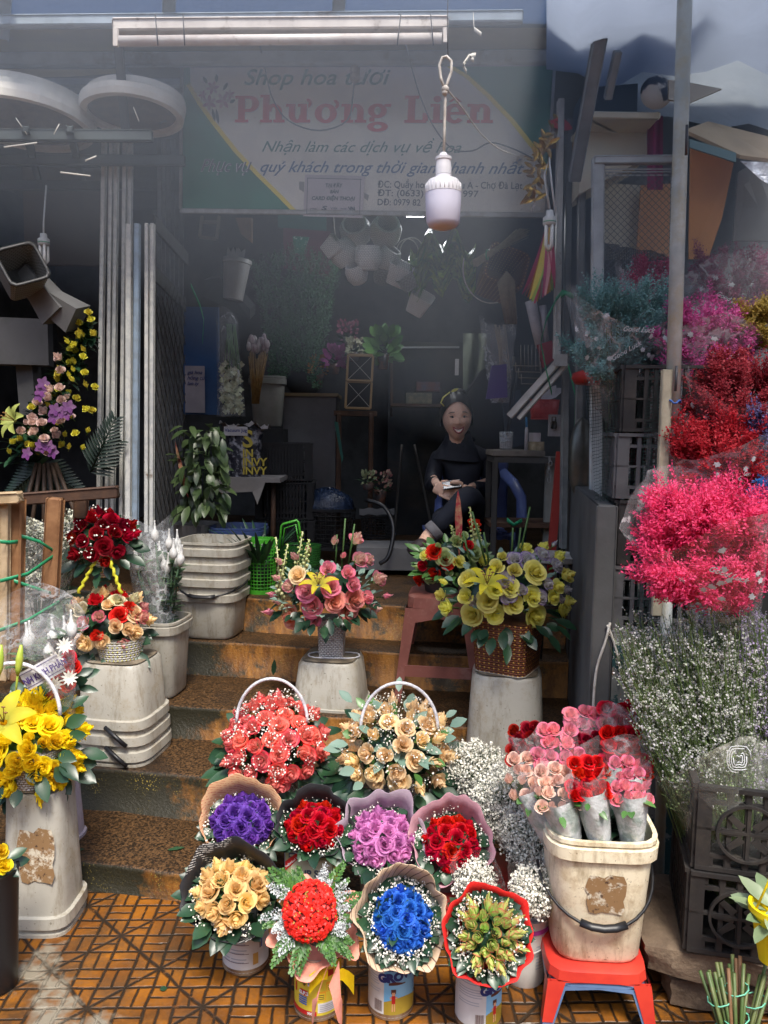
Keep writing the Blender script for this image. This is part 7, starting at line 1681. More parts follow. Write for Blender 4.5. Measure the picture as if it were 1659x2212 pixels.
# hands: palm, four bent fingers and a thumb each, wrist running into the sleeve
def hand(b, wrist, palm, fdir, nrm, side, curl=1.0):
    """palm = centre; fdir = way the fingers point; nrm = back of the hand"""
    fdir = V(fdir).normalized(); nrm = V(nrm).normalized(); nrm = (nrm - fdir*nrm.dot(fdir)).normalized(); s_ = fdir.cross(nrm)*side; w = V(wrist); p = V(palm)
    b.tube([w, w + (p - w)*.45, p - fdir*.02, p + fdir*.028], [.023, .022, .036, .034], 12, True, 0, .55)
    for i, (off, L) in enumerate(((-.030, .062), (-.010, .070), (.010, .066), (.028, .052))):
        q = p + s_*off + fdir*.030; pts = [q - fdir*.02]; d = fdir.copy()
        for k, t in enumerate((.42, .32, .26)):
            pts.append(pts[-1] + d*(L*t + (.02 if k == 0 else 0))); d = (d - nrm*(.75*curl)).normalized()
        pts.append(pts[-1] + d*.006); b.tube(pts, [.0105, .0098, .0088, .0078, .004], 8)
    q = p - s_*.032 - fdir*.01; b.tube([q, q - s_*.018 + fdir*.022 - nrm*.006, q - s_*.016 + fdir*.046 - nrm*.016, q - s_*.008 + fdir*.060 - nrm*.020], [.014, .012, .010, .005], 8)
Lw, Rw = W(940, 1040, -.22), W(1018, 1052, -.22)      # viewer's left and right wrists
hand(b, Lw, W(951, 1056, -.29), (.75, -.25, -.35), (-.35, -.8, .35), 1, .8); hand(b, Rw, W(993, 1058, -.30), (-.85, -.2, -.15), (.2, -.75, -.5), -1, .8)
# ankle and foot of the crossed leg
ank = W(923, 1160, -.46); b.tube([W(937, 1146, -.45), ank, W(916, 1172, -.48)], [.036, .033, .034], 12)
for ch_ in ([Lw, W(936, 1030), W(945, 985, .03), W(990, 985, .05), W(1046, 985, .05), W(1062, 1035, .04), Rw], [W(989, 940, .0), W(996, 1000, .06), W(1000, 1100, .05)], [W(1000, 1100, .05), W(1015, 1085, -.38), W(965, 1118, -.44), ank]): b.tube(ch_, .021, 10)
body = obj('body', b, m_skin, woman); rm = body.modifiers.new('one_surface', 'REMESH'); rm.mode = 'VOXEL'; rm.voxel_size = .0032; rm.use_smooth_shade = True
eye = lambda x, z: tilt @ V((x, -.083, z))
for sx in (-1, 1):
    b = MB(); b.mi = 0; b.ball(tilt @ V((sx*.0285, -.0765, .010)), .0120, 12, 8, sq=(1.15, .5, .30)); b.mi = 1; b.ball(tilt @ V((sx*.0285, -.0815, .010)), .0055, 10, 6, sq=(1, .5, .85))
    b.mi = 2; b.tube([tilt @ V((sx*(.0285 + q*.014), -.0795 + abs(q)*.004, .0155 - .004*q*q)) for q in (-1, -.5, 0, .5, 1)], [.0008, .0017, .002, .0017, .001], 5)
    obj('eye', b, [M('eye_white', (.42, .36, .32), rough=.3), m_hair, m_hair], woman)
    b = MB(); b.tube([tilt @ V((sx*(.030 + q*.019), -.0845 + .006*q*q + q*.004, .031 + .004 - .006*q*q - .002*q)) for q in (-1, -.4, .3, 1)], [.0012, .0026, .0024, .0010], 6, True, 0, .6); obj('eyebrow', b, m_hair, woman)
b = MB(); rows = [[tilt @ V((x*.026, -.0905 + .012*x*x, -.0515 + .010*x*x - q*(.015*(1 - x*x*.9)) - .0005)) for x in [-1 + j/6 for j in range(13)]] for q in (0, .5, 1)]; b.grid(rows); te = obj('teeth', b, m_teeth, woman)
b = MB(); b.tube([tilt @ V((x*.029, -.0915 + .014*x*x, -.0485 + .012*x*x)) for x in [-1 + j/5 for j in range(11)]], [.0012] + [.0030]*9 + [.0012], 6); b.tube([tilt @ V((x*.028, -.0905 + .014*x*x, -.0505 + .011*x*x - .0175*(1 - x*x))) for x in [-1 + j/5 for j in range(11)]], [.0012] + [.0044]*9 + [.0012], 6); obj('lips', b, m_lip, woman)
# hair: a swept back cap with a bun and a yellow green clip
b = MB(); rows = []
for i in range(15):
    ph = pi*.60*i/14; row = []
    for j in range(32):
        th = 2*pi*j/32; ft = max(0, -sin(th)); p2 = ph*(1 - .56*ft**1.1)
        x, y, z = sin(p2)*cos(th), sin(p2)*sin(th), cos(p2); row.append(tilt @ (V((x*.086*(1 + .05*sin(th*3)), y*.102 + .008, z*.130*(1 + .04*sin(th*2 + 1)))) + V((uni(-1, 1), uni(-1, 1), uni(-1, 1)))*.0012))
    rows.append(row)
b.grid(rows, cu=True); b.ball(tilt @ V((.01, .05, .115)), .045, 14, 10, sq=(1.2, 1, .8)); b.ball(tilt @ V((0, .06, -.02)), .075, 14, 10, sq=(1, .7, 1.2))
for k in range(90): a = uni(0, 6.28); b.tube([tilt @ V((cos(a)*.05, .03 + sin(a)*.05, .115)), tilt @ V((cos(a)*.085, .02 + sin(a)*.07, .13 + uni(-.03, .04)))], .0007, 3)
obj('hair', b, m_hair, woman)
b = MB(); b.leaf(tilt @ V((-.03, -.02, .132)), (1, -.1, .45), (0, -1, 0), .045, .016, .2, 0); b.tube([tilt @ V((-.035, -.01, .130)), tilt @ V((-.070, -.03, .105)), tilt @ V((-.082, -.03, .080)), tilt @ V((-.066, -.04, .062))], [.004, .005, .005, .003], 6, flat=.4); obj('hair_clip', b, M('lime_clip', (.70, .66, .12), rough=.4), woman)
# clothes
J = [(W(1000, 1112, .06), (.17, .13)), (W(998, 1045, .06), (.155, .115)), (W(996, 990, .05), (.165, .105)), (W(992, 962, .03), (.09, .075)), (W(989, 948, .0), (.062, .060)),
     (W(945, 985, .03), (.070, .065)), (W(936, 1030, -.0), (.056, .056)), (W(934, 1052, -.10), (.046, .046)), (Lw + V((-.004, .01, .005)), (.034, .034)),
     (W(1046, 985, .05), (.075, .07)), (W(1062, 1035, .04), (.062, .06)), (W(1056, 1060, -.06), (.052, .05)), (Rw + V((.006, .01, 0)), (.036, .036))]
skinned('coat', J, [(0, 1), (1, 2), (2, 3), (3, 4), (2, 5), (5, 6), (6, 7), (7, 8), (2, 9), (9, 10), (10, 11), (11, 12)], m_coat, woman)
b = MB(); nb = W(990, 946, .008); b.loft([(-.115, .150), (-.080, .128), (-.045, .100), (-.015, .080), (.020, .070), (.036, .066), (.036, .055), (.0, .05)], 36, 2.2, Mx.Translation(nb) @ Mx.Rotation(.12, 4, 'X'), False, False, False, .78)
for q, v in enumerate(b.v): b.v[q] = v + V((.004*sin(q*1.7), .003*sin(q*2.3), .006*sin(q*.35)))
obj('collar', b, m_coat, woman)
Jt = [(W(1002, 1125, .04), (.15, .12)), (W(1020, 1092, -.22), (.085, .08)), (W(1012, 1070, -.40), (.068, .066)), (W(975, 1108, -.44), (.056, .056)), (W(940, 1145, -.45), (.046, .046)),
      (W(975, 1120, -.15), (.085, .08)), (W(955, 1118, -.38), (.068, .066)), (W(960, 1165, -.36), (.054, .054)), (W(965, 1208, -.34), (.045, .045))]
skinned('trousers', Jt, [(0, 1), (1, 2), (2, 3), (3, 4), (0, 5), (5, 6), (6, 7), (7, 8)], m_trou, woman)
b = MB(); a = W(945, 1140, -.45); e = W(930, 1153, -.455); b.tube([a, a + (e - a)*.3, a + (e - a)*.9, e], [.050, .053, .053, .048], 16); obj('trouser_cuff', b, M('grey_cuff', (.22, .21, .22), (.17, .16, .17), 20, .85), woman)
def shoe(p0, p1, wd, nm='sandal'):
    b = MB(); d = (p1 - p0).normalized(); b.tube([p0 - d*.02, p0, p0 + (p1 - p0)*.5, p0 + (p1 - p0)*.85, p1], [.020, .034, .034, .036, .020], 12, True, 0, .75); return obj(nm, b, M('dark_sandal', (.03, .02, .022), (.16, .03, .03), 14, .6, lo=.5), woman)
shoe(W(920, 1168, -.47), W(884, 1194, -.50), .05); shoe(W(962, 1216, -.34), W(940, 1226, -.48), .05)
ph = thing('phone', 'dark phone held in both hands of the seated woman', 'phone', W(974, 1050, -.33)); b = MB(); pm = face_mat(W(957, 1056, -.34), W(994, 1050, -.34), V((0, .75, .45)).normalized())
b.box((0, 0, 0), (.10, .065, .009), bev=.003); b.v = [pm @ (v + V((.05, .02, 0))) for v in b.v]; obj('phone_body', b, M('phone_black', (.02, .018, .018), rough=.25), ph, smooth=False)
b = MB(); b.tube([pm @ V((.002, .054, .002)), pm @ V((.098, .054, .002))], .0035, 6); obj('metal_edge', b, M('phone_edge', (.7, .68, .66), rough=.3), ph)
# blue plastic armchair
m_chair = M('blue_chair_plastic', (.10, .14, .34), (.08, .11, .28), 8, .45)
ch = thing('armchair', 'blue plastic armchair with curved arms under the seated woman', 'chair', V((W(1020, 1150).x, YW + .05, .71)))
b = MB(); q0 = W(1005, 1150, .0)
for i in range(9): b.box(q0 + V((-.22 + i*.055, .0, .0)), (.028, .46, .018))
for i in range(5): b.box(q0 + V((0, -.2 + i*.1, .003)), (.47, .03, .02))
obj('seat', b, m_chair, ch, smooth=False)
for sx, pts in ((-1, [(966, 1060, -.1), (948, 1078, -.22), (946, 1120, -.24), (940, 1215, -.24)]), (1, [(1085, 1020, .15), (1110, 1045, -.1), (1126, 1075, -.2), (1127, 1120, -.22), (1122, 1215, -.22)])):
    b = MB(); b.tube([W(*q) for q in pts], .030, 10, True, 0, .45); obj('arm', b, m_chair, ch)
for x, dd in ((955, .25), (1110, .25)): b = MB(); b.tube([W(x, 1150, dd), W(x - 2, 1195, dd)], .022, 8); obj('leg', b, m_chair, ch)
b = MB(); b.box(W(1020, 1060, .26), (.42, .03, .42), None, .01); obj('backrest', b, m_chair, ch, smooth=False)

# ================================================================== inside the shop
m_black = M('matt_black', (.015, .015, .016), (.022, .022, .024), 8, .7)
def boxpx(name, label, cat, x0, x1, y0, y1, Y, d, mat, rotz=0, tilt_=0, group=None, bev=0, parent=None):
    a = P((x0+x1)/2, (y0+y1)/2, Y); w = px(x1 - x0, Y); h = px(y1 - y0, Y); b = MB(); b.box(a + V((0, d/2, 0)), (w, d, h), Mx.Rotation(tilt_, 3, 'Y') @ Mx.Rotation(rotz, 3, 'Z'), bev)
    o = obj(name, b, mat, parent, smooth=False)
    return tag(o, label, cat, group) if parent is None else o
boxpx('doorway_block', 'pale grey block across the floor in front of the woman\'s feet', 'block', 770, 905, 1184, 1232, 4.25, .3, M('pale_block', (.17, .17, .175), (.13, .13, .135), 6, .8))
boxpx('blue_board', 'tall blue board standing inside the doorway behind the sliding gate', 'board', 396, 472, 668, 892, 4.5, .02, M('blue_board_paint', (.02, .075, .20), (.018, .06, .16), 5, .6))
o = boxpx('paper_list', 'handwritten pale paper pinned on the blue board', 'paper', 400, 442, 792, 890, 4.48, .002, M('list_paper', (.32, .29, .31), (.26, .24, .26), 7, .7))
for i in range(3): q = text('lettering', ['giá hoa', 'hồng cúc', 'lan ly'][i], .030, ink('navy', (.015, .03, .17)), None, Mx.Translation(P(404, 808 + i*12, 4.475)) @ Mx.Rotation(pi/2, 4, 'X'), .3); q.parent = o
# potted foliage by the gate
c = P(436, 1120, 4.0); o = thing('leafy_plant', 'broad leaved green plant growing over a ribbed grey bin inside the gate', 'plant', V((c.x, c.y, .71))); b = MB()
for i in range(150): p = P(438 + uni(-46, 44), 1015 + uni(-95, 95), 3.92 + uni(-.1, .1)); b.leaf(p, V(((p.x - c.x)*3 + uni(-.4, .4), uni(-.8, -.1), uni(-.9, .5))), (0, -.3, 1), uni(.06, .11), uni(.03, .045), .25, .4)
obj('foliage', b, leafm('shade_leaf', (.035, .065, .025), (.08, .12, .045), .35), o)
b = MB()
for i in range(14): b.tube([V((c.x, c.y, c.z)), P(uni(400, 480), uni(930, 1060), 3.95)], .003, 4)
obj('stems', b, m_stem, o)
b = MB(); b.loft([(0, .10), (.30, .12)], 40, 2, Mx.Translation((c.x - .04, c.y + .06, .71))); q = b.v
for i in range(len(q)): a = math.atan2(q[i].y - c.y - .06, q[i].x - c.x + .04); q[i] = q[i] + V((cos(a), sin(a), 0))*.004*(i % 2)
obj('ribbed_bin', b, M('ribbed_grey', (.13, .13, .14), rough=.6), o, smooth=False)
b = MB(); b.leaf(P(408, 1080, 3.9), (-.25, 0, 1), (0, -1, 0), .30, .02, .2, .1); obj('red_leaf', b, M('red_leaf', (.3, .02, .03)), o)
# green lattice basket
def lattice_basket(label, x0, x1, y0, y1, zb, mat, name='lattice_basket', n=26, m_=14, asp=.8, handle=True, base=None, taper=.88, cat='basket', group=None, Yk_=None):
    f = onZ((x0+x1)/2, y1, zb) if Yk_ is None else P((x0+x1)/2, y1, Yk_); r = px(x1 - x0, f.y)/2; c = f + V((0, r*asp, 0)); h = P(x0, y0, f.y).z - f.z; o = thing(name, label, cat, c, group); b = MB()
    rr = lambda t: r*(taper + (1-taper)*t)
    for i in range(n):
        a = 2*pi*i/n; b.tube([c + V((cos(a)*rr(t), sin(a)*rr(t)*asp, h*t)) for t in (.06, .5, .94)], .0026, 4, False)
    for i in range(m_ + 1):
        t = .06 + .88*i/m_; b.tube([c + V((cos(a)*rr(t), sin(a)*rr(t)*asp, h*t)) for a in [2*pi*j/24 for j in range(25)]], .0026, 4, False)
    obj('lattice', b, mat, o)
    for nm_, z0, z1 in (('base_rim', 0, .08), ('rim', .93, 1)): b = MB(); b.grid([[c + V((cos(2*pi*j/28)*(rr(t) + e), sin(2*pi*j/28)*(rr(t) + e)*asp, h*t)) for j in range(28)] for t, e in ((z0, -.002), (z0, .003), (z1, .003), (z1, -.002))], cu=True, cv=True); obj(nm_, b, mat, o, smooth='auto')
    return o, c, r, h
m_gp = M('green_plastic', (.06, .34, .025), (.05, .28, .02), 8, .4)
o, c, r, h = lattice_basket('bright green lattice basket holding dark leaves at the head of the steps', 524, 594, 1166, 1286, .71, m_gp)
b = MB()
for i in range(46): a = uni(0, 6.28); b.leaf(c + V((cos(a)*.04, sin(a)*.04, h*.5)), (cos(a)*.7, sin(a)*.7, uni(.7, 1.6)), (0, 0, 1), uni(.16, .30), .022, .3, .25)
obj('dark_blades', b, m_leaf, o)
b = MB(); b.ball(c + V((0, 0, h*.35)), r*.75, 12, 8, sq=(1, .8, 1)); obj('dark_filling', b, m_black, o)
o, c2_, r2, h2 = lattice_basket('second green lattice basket with a tall handle behind the pink arrangement', 600, 690, 1180, 1262, .71, M('deep_green_plastic', (.02, .12, .02), (.016, .09, .016), 8, .4), asp=.7)
b = MB(); hp_ = [P(604, 1185, 3.75), P(608, 1132, 3.75), P(645, 1124, 3.75), P(652, 1178, 3.75)]; b.tube([hp_[0], hp_[1] + V((0, 0, -.01)), hp_[1] + V((.008, 0, 0)), hp_[2] + V((-.008, 0, 0)), hp_[2] + V((0, 0, -.01)), hp_[3]], .006, 6); b.tube([hp_[0] + V((.012, .0, 0)), hp_[1] + V((.016, 0, -.02)), hp_[2] + V((-.014, 0, -.02)), hp_[3] + V((-.012, 0, 0))], .004, 6); obj('handle', b, m_gp, o)
bucket('dark blue pail behind the green lattice basket', V((P(515, 1230, 3.95).x, 3.98, .71)), .26, .30, False, 1, 0, M('navy_plastic', (.03, .05, .14), (.02, .04, .1), 8, .4), group='dark pails inside')
# bag, table and crates
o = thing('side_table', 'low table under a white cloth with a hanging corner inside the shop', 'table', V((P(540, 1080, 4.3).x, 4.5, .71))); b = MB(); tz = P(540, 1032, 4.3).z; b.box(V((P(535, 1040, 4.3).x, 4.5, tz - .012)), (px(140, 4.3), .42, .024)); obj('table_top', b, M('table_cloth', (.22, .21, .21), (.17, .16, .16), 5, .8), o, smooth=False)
b = MB(); b.poly([P(465, 1036, 4.27), P(575, 1036, 4.27), P(570, 1050, 4.27), P(556, 1090, 4.26), P(545, 1062, 4.27), P(470, 1066, 4.27)]); obj('cloth_drape', b, MATS['table_cloth'], o, smooth=False)
for x in (480, 590): b = MB(); b.tube([V((P(x, 1040, 4.4).x, 4.4, tz)), V((P(x, 1040, 4.4).x, 4.4, .71))], .015, 6); obj('leg', b, m_dwood, o)
c = V((P(527, 1030, 4.4).x, 4.42, tz)); o = thing('plastic_bag', 'upright black and silver plastic bag with yellow lettering and a white tied top', 'bag', c); hb_ = P(527, 925, 4.4).z - tz; b = MB(); rows = []
for i in range(12): t = i/11; rows.append([c + V((cos(a)*(.085 + .012*t)*(1 + .06*sin(a*7 + t*9) + .05*sin(t*23 + a*3)), sin(a)*.06, hb_*t)) for a in [2*pi*j/28 for j in range(28)]])
b.grid(rows, cu=True); obj('bag_body', b, M('crinkled_silver', (.015, .016, .03), (.34, .34, .38), 26, .3, .8, lo=.50, hi=.62), o)
text('lettering', 'S', .13, M('ink_gold', (.45, .36, .05), rough=.5), o, Mx.Translation(c + V((.0, -.068, hb_*.62))) @ Mx.Rotation(pi/2, 4, 'X'), 0, .003); 
for i, s_ in enumerate(('IN', 'INVY', 'INVY')): text('lettering', s_, .06, MATS['ink_gold'], o, Mx.Translation(c + V((-.0, -.068, hb_*(.42 - .18*i)))) @ Mx.Rotation(pi/2, 4, 'X'), 0, .0015)
b = MB(); b.box(c + V((-.035, -.072, hb_*.94)), (.13, .004, .05)); obj('white_label', b, M('label_white', (.42, .40, .41), rough=.6), o, smooth=False); text('lettering', 'Vacuum Jug', .026, m_ink, o, Mx.Translation(c + V((-.095, -.0755, hb_*.925))) @ Mx.Rotation(pi/2, 4, 'X'), 0, .0004)
b = MB(); b.grid([[c + V((-.13 + .27*j/8, -.06 + .10*i/4, hb_*1.05 + .02*sin(j*2.3 + i) + .01*cos(j*5))) for j in range(9)] for i in range(5)]); obj('tied_top', b, M('pale_film', (.34, .31, .32), (.26, .24, .25), 14, .4, .4), o)
crate('upper black ribbed crate beside the silver bag', V((P(614, 1000, 4.75).x, 4.75, 1.20)), .32, .28, .22, .08, m_black, False, 'dark_crate', 14, 'dark crates inside the shop', 10); crate('lower black ribbed crate beside the silver bag', V((P(618, 1000, 4.75).x, 4.76, .97)), .33, .28, .22, .05, m_black, False, 'dark_crate', 14, 'dark crates inside the shop', 10); crate('bottom black ribbed crate of the stack beside the silver bag', V((P(618, 1000, 4.75).x, 4.76, .715)), .34, .30, .25, .05, m_black, False, 'dark_crate', 14, 'dark crates inside the shop', 10)
o = thing('cabinet', 'pale grey cabinet with a tan top edge behind the black crates', 'cabinet', V((P(668, 1000, 5.1).x, 5.3, .71))); zt_ = P(668, 856, 5.1).z
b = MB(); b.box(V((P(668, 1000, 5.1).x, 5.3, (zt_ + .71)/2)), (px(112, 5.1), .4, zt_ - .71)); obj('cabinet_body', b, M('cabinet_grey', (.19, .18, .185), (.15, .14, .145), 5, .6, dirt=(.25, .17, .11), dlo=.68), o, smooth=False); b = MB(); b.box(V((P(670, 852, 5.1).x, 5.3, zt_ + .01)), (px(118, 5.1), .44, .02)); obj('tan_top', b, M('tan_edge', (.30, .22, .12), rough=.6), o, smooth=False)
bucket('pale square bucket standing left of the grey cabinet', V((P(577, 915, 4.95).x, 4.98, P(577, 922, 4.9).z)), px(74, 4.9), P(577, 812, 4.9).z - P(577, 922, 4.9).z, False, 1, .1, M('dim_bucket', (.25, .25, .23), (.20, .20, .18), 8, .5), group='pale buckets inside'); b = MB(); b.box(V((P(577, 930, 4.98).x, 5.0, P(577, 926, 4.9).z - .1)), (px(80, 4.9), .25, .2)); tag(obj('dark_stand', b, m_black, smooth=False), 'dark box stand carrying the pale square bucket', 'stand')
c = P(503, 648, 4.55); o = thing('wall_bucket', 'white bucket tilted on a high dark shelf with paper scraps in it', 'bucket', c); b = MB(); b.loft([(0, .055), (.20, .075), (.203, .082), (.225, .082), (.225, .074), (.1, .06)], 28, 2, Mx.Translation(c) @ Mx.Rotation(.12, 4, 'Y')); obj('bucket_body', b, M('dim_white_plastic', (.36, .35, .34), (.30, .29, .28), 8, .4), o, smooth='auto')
b = MB()
for i in range(7): b.leaf(c + V((.02 + .01*i - .03, 0, .2)), (uni(-.3, .5), 0, 1), (0, -1, 0), .09, .03, .2, 0)
obj('paper_scraps', b, M('scrap_paper', (.45, .42, .40), rough=.6), o); slab('sloping_board', 'dark sloping board under the tilted white bucket', 'board', [(440, 605, 4.55), (475, 600, 4.55), (540, 668, 4.6), (540, 690, 4.6), (440, 640, 4.55)], m_black, .25)
o = thing('picture_frame', 'small tan picture frame hanging under the left end of the sign', 'frame', P(455, 515, 4.3))
for a, e in (((437, 466), (431, 512)), ((474, 466), (468, 516)), ((431, 512), (468, 516)), ((437, 480), (474, 480))): beam(P(*a, 4.3), P(*e, 4.3), .015, .016, o, M('dull_frame', (.24, .20, .16), rough=.7), 'frame_bar')
slab('wood_panel', 'orange wood panel corner hanging under the sign', 'panel', [(508, 470, 4.35), (544, 470, 4.35), (544, 524, 4.35), (520, 505, 4.35)], M('dull_orange_wood', (.28, .14, .06), (.22, .11, .05), 9, .7), .02)
# orchids in film, wheat bundle
c = P(500, 905, 4.5); o = thing('orchid_bundle', 'white orchid stems hanging head down in clear film inside the shop', 'flower bunch', P(497, 890, 4.5)); b = MB()
for i in range(110):
    p = P(uni(478, 522), uni(785, 890), 4.45 + uni(-.05, .05)); m = frame(p, (uni(-.6, .6), -1, uni(-.6, .6)))
    for k in range(4): b.leaf(p, m.to_3x3() @ V((cos(k*1.57), sin(k*1.57), .25)), m.to_3x3() @ V((0, 0, 1)), .020, .015, .1, .1, .4)
obj('orchid_blooms', b, M('ivory_bloom', (.50, .52, .36), (.42, .44, .28), 20, .6), o); b = MB()
for i in range(16): b.tube([P(uni(488, 508), 700, 4.5), P(uni(480, 520), 800, 4.45)], .003, 4)
obj('stems', b, m_stem, o); sleeve(o, P(500, 900, 4.45), P(490, 680, 4.45), .13, .10, film('orchid_film', (.6, .62, .66), .08, .15, 20, .5, .6), asp=.6, seed=3)
c = P(552, 872, 4.55); o = thing('wheat_bundle', 'golden dried stalk bundle with pale wrapped heads inside the shop', 'flower bunch', c); b = MB(); b2 = MB()
for i in range(46): x = uni(-20, 22); e = P(556 + x, uni(755, 775), 4.5 + uni(-.04, .04)); b.tube([c + V((uni(-.02, .02), 0, 0)), e], .0034, 4); b2.ball(e + V((0, 0, .045 + uni(0, .02))), .018, 6, 5, sq=(.8, .8, 1.5))
obj('stalks', b, M('dull_gold', (.26, .16, .05), (.18, .10, .03), 40, .7), o); obj('pale_heads', b2, M('pale_head', (.36, .32, .32), (.28, .20, .22), 30, .7), o)
# dark asparagus fern, cloths
o = thing('fern_mass', 'huge dark green asparagus fern in a black wrapped pot in the middle of the shop', 'plant', P(655, 855, 5.2)); b = MB(); bs = P(655, 850, 5.15)
for i in range(900):
    a = uni(-1, 1); t = rnd(); q = P(640 + a*(95*(.4 + .6*t)), 800 - 260*t + 40*abs(a), 5.1 + uni(-.15, .15)); d = (q - bs).normalized(); 
    for k in range(3): twig(b, q, d + V((uni(-.5, .5), uni(-.4, .4), uni(-.2, .4))), .07, .006, rnd()*.4, 4)
obj('fronds', b, leafm('fern_dark', (.035, .11, .045), (.07, .19, .08), .6), o, smooth=False); b = MB(); b.ball(P(657, 825, 5.15), .12, 14, 8, sq=(1, .8, .8)); obj('black_pot', b, m_black, o)
slab('teal_cloth', 'teal cloth high behind the dark fern under the sign', 'cloth', [(600, 455, 6.0), (705, 455, 6.0), (705, 500, 6.0), (600, 490, 6.0)], M('teal_cloth', (.015, .13, .11), (.012, .1, .09), 8, .8)); slab('wine_cloth', 'wine red cloth below the teal cloth behind the dark fern', 'cloth', [(612, 492, 5.98), (715, 500, 5.98), (720, 600, 5.98), (612, 580, 5.98)], M('wine_cloth', (.12, .02, .04), (.09, .015, .03), 8, .8))
slab('green_foil', 'small green and silver foil fan below the wine cloth', 'foil', [(632, 510, 5.5), (668, 512, 5.5), (655, 550, 5.5), (636, 545, 5.5)], M('green_foil', (.02, .16, .10), (.5, .55, .5), 40, .3, .3, .3, lo=.6), .01)
# cut flowers on the cabinet
def posy(label, x, y, Y, rp, mat, n, name='posy', sz=.025):
    c = P(x, y, Y); o = thing(name, label, 'flowers', c - V((0, 0, px(rp, Y)*1.5))); b = MB()
    for i in range(n): d = V((uni(-1, 1), uni(-1, 1), uni(-1, 1))); p = c + d*px(rp, Y)*.7; b.leaf(p, d + V((0, -.2, .6)), V((0, -1, .2)), sz, sz*.6, .2, .1)
    obj('blooms', b, mat, o); leaves(o, c - V((0, 0, px(rp, Y)*.7)), (0, 0, 1), 0, px(rp*.5, Y), 14, .07, .02, m_leaf, 0, .4); b = MB(); b.loft([(0, .03), (px(rp, Y)*1.0, .04)], 14, 2, Mx.Translation(c - V((0, 0, px(rp, Y)*1.6)))); obj('vase', b, M('vase_glass', (.10, .09, .09), (.25, .12, .08), 20, .2), o); return o
posy('orange dried flowers on the grey cabinet', 688, 790, 5.05, 24, M('dull_orange', (.34, .15, .03), (.26, .11, .02), 20, .7), 70); posy('magenta lotus like bloom on the grey cabinet', 722, 772, 5.0, 22, petal('lotus', (.40, .10, .30), (.26, .05, .18)), 60, sz=.05); posy('dull pink feathery blooms behind the lotus', 752, 715, 5.1, 26, M('dull_pink', (.20, .04, .08), (.14, .03, .06), 20, .8), 60); posy('cream flower row beside the upper cane box', 765, 748, 5.0, 20, M('dull_cream', (.36, .36, .24), (.3, .3, .2), 20, .7), 60); posy('dark fern and lime leaves right of the cane boxes', 828, 745, 5.1, 32, m_fern, 60, sz=.08)
posy('small pink and white flowers above the black basket on the floor', 822, 1040, 4.8, 30, M('posy_pink', (.30, .10, .10), (.30, .28, .18), 30, .7), 60); posy('pale lime flowers right of the small table', 796, 1032, 4.7, 16, M('dull_lime', (.30, .34, .18), rough=.7), 30)
for (x0, y0, x1, y1, lb) in ((749, 767, 806, 822, 'upper open cane box with crossed wires'), (746, 824, 803, 881, 'lower open cane box with crossed wires')):
    Y = 4.9; o = thing('cane_box', lb, 'box', P((x0+x1)/2, y1, Y), 'cane boxes on the small table'); mc = M('cane_edge', (.34, .22, .10), rough=.6)
    for a, e in (((x0+3, y0), (x0, y1)), ((x1, y0+2), (x1-3, y1+2)), ((x0+3, y0), (x1, y0+2)), ((x0, y1), (x1-3, y1+2))): beam(P(*a, Y), P(*e, Y), .014, .014, o, mc, 'edge_bar')
    for a, e in (((x0+3, y0), (x1-3, y1)), ((x1, y0), (x0, y1))): beam(P(*a, Y + .01), P(*e, Y + .01), .002, .003, o, M('pale_wire', (.5, .48, .45)), 'cross_wire')
    b = MB(); cc_ = P((x0+x1)/2, (y0+y1)/2, Y + .12); b.box(cc_, (px(52, Y), .004, px(52, Y))); obj('back_panel', b, m_black, o, smooth=False)
    b = MB(); b.box(P((x0+x1)/2, y1, Y + .06), (px(54, Y), .12, .006)); b.box(P((x0+x1)/2, y0, Y + .06), (px(54, Y), .12, .006)); obj('cane_panel', b, M('cane_panel', (.14, .08, .03), (.2, .12, .05), 60, .7), o, smooth=False)
o = thing('small_table', 'small dark wooden table under the cane boxes', 'table', V((P(770, 900, 5).x, 5.0, .71))); b = MB(); b.box(P(768, 893, 4.95) + V((0, .1, 0)), (px(90, 4.95), .3, .03)); obj('table_top', b, m_dwood, o, smooth=False)
for x in (732, 802): beam(P(x, 893, 4.9), V((P(x, 893, 4.9).x, 4.9, .71)), .03, .03, o, m_dwood, 'leg')
slab('green_strip', 'dark green ribbon hanging beside the small table', 'ribbon', [(722, 910, 4.8), (730, 912, 4.8), (742, 990, 4.8), (738, 1000, 4.8)], M('dark_green', (.01, .09, .07)), .003)
# mirror / glass cabinet behind the woman, grey basket cloths
o = thing('glass_cabinet', 'dark glass fronted cabinet with a pale top edge behind the woman', 'cabinet', V((P(920, 900, 6).x, 6.2, .71))); b = MB(); b.box(P(930, 900, 5.95) + V((0, .2, -.2)), (px(180, 5.95), .4, 1.5)); obj('cabinet_body', b, M('dark_glass', (.022, .025, .03), (.05, .045, .04), 3, .12), o, smooth=False)
beam(P(842, 751, 5.9), P(992, 750, 5.9), .03, .012, o, M('pale_edge', (.26, .27, .28), rough=.4), 'top_edge'); beam(P(846, 755, 5.9), P(846, 900, 5.9), .02, .02, o, m_dwood, 'door_stile')
for (x, y, w, h_, mt, lb, nm) in ((905, 860, 55, 22, M('dull_box', (.10, .10, .08), (.2, .18, .12), 30, .5), 'stack of dull cartons on the shelf behind the woman', 'cartons'), (925, 835, 50, 20, M('dull_red_box', (.10, .03, .03), (.05, .05, .09), 20, .5), 'dark mixed packets on the shelf behind the woman', 'packets')): boxpx(nm, lb, 'boxes', x - w/2, x + w/2, y - h_/2, y + h_/2, 5.7, .1, mt)
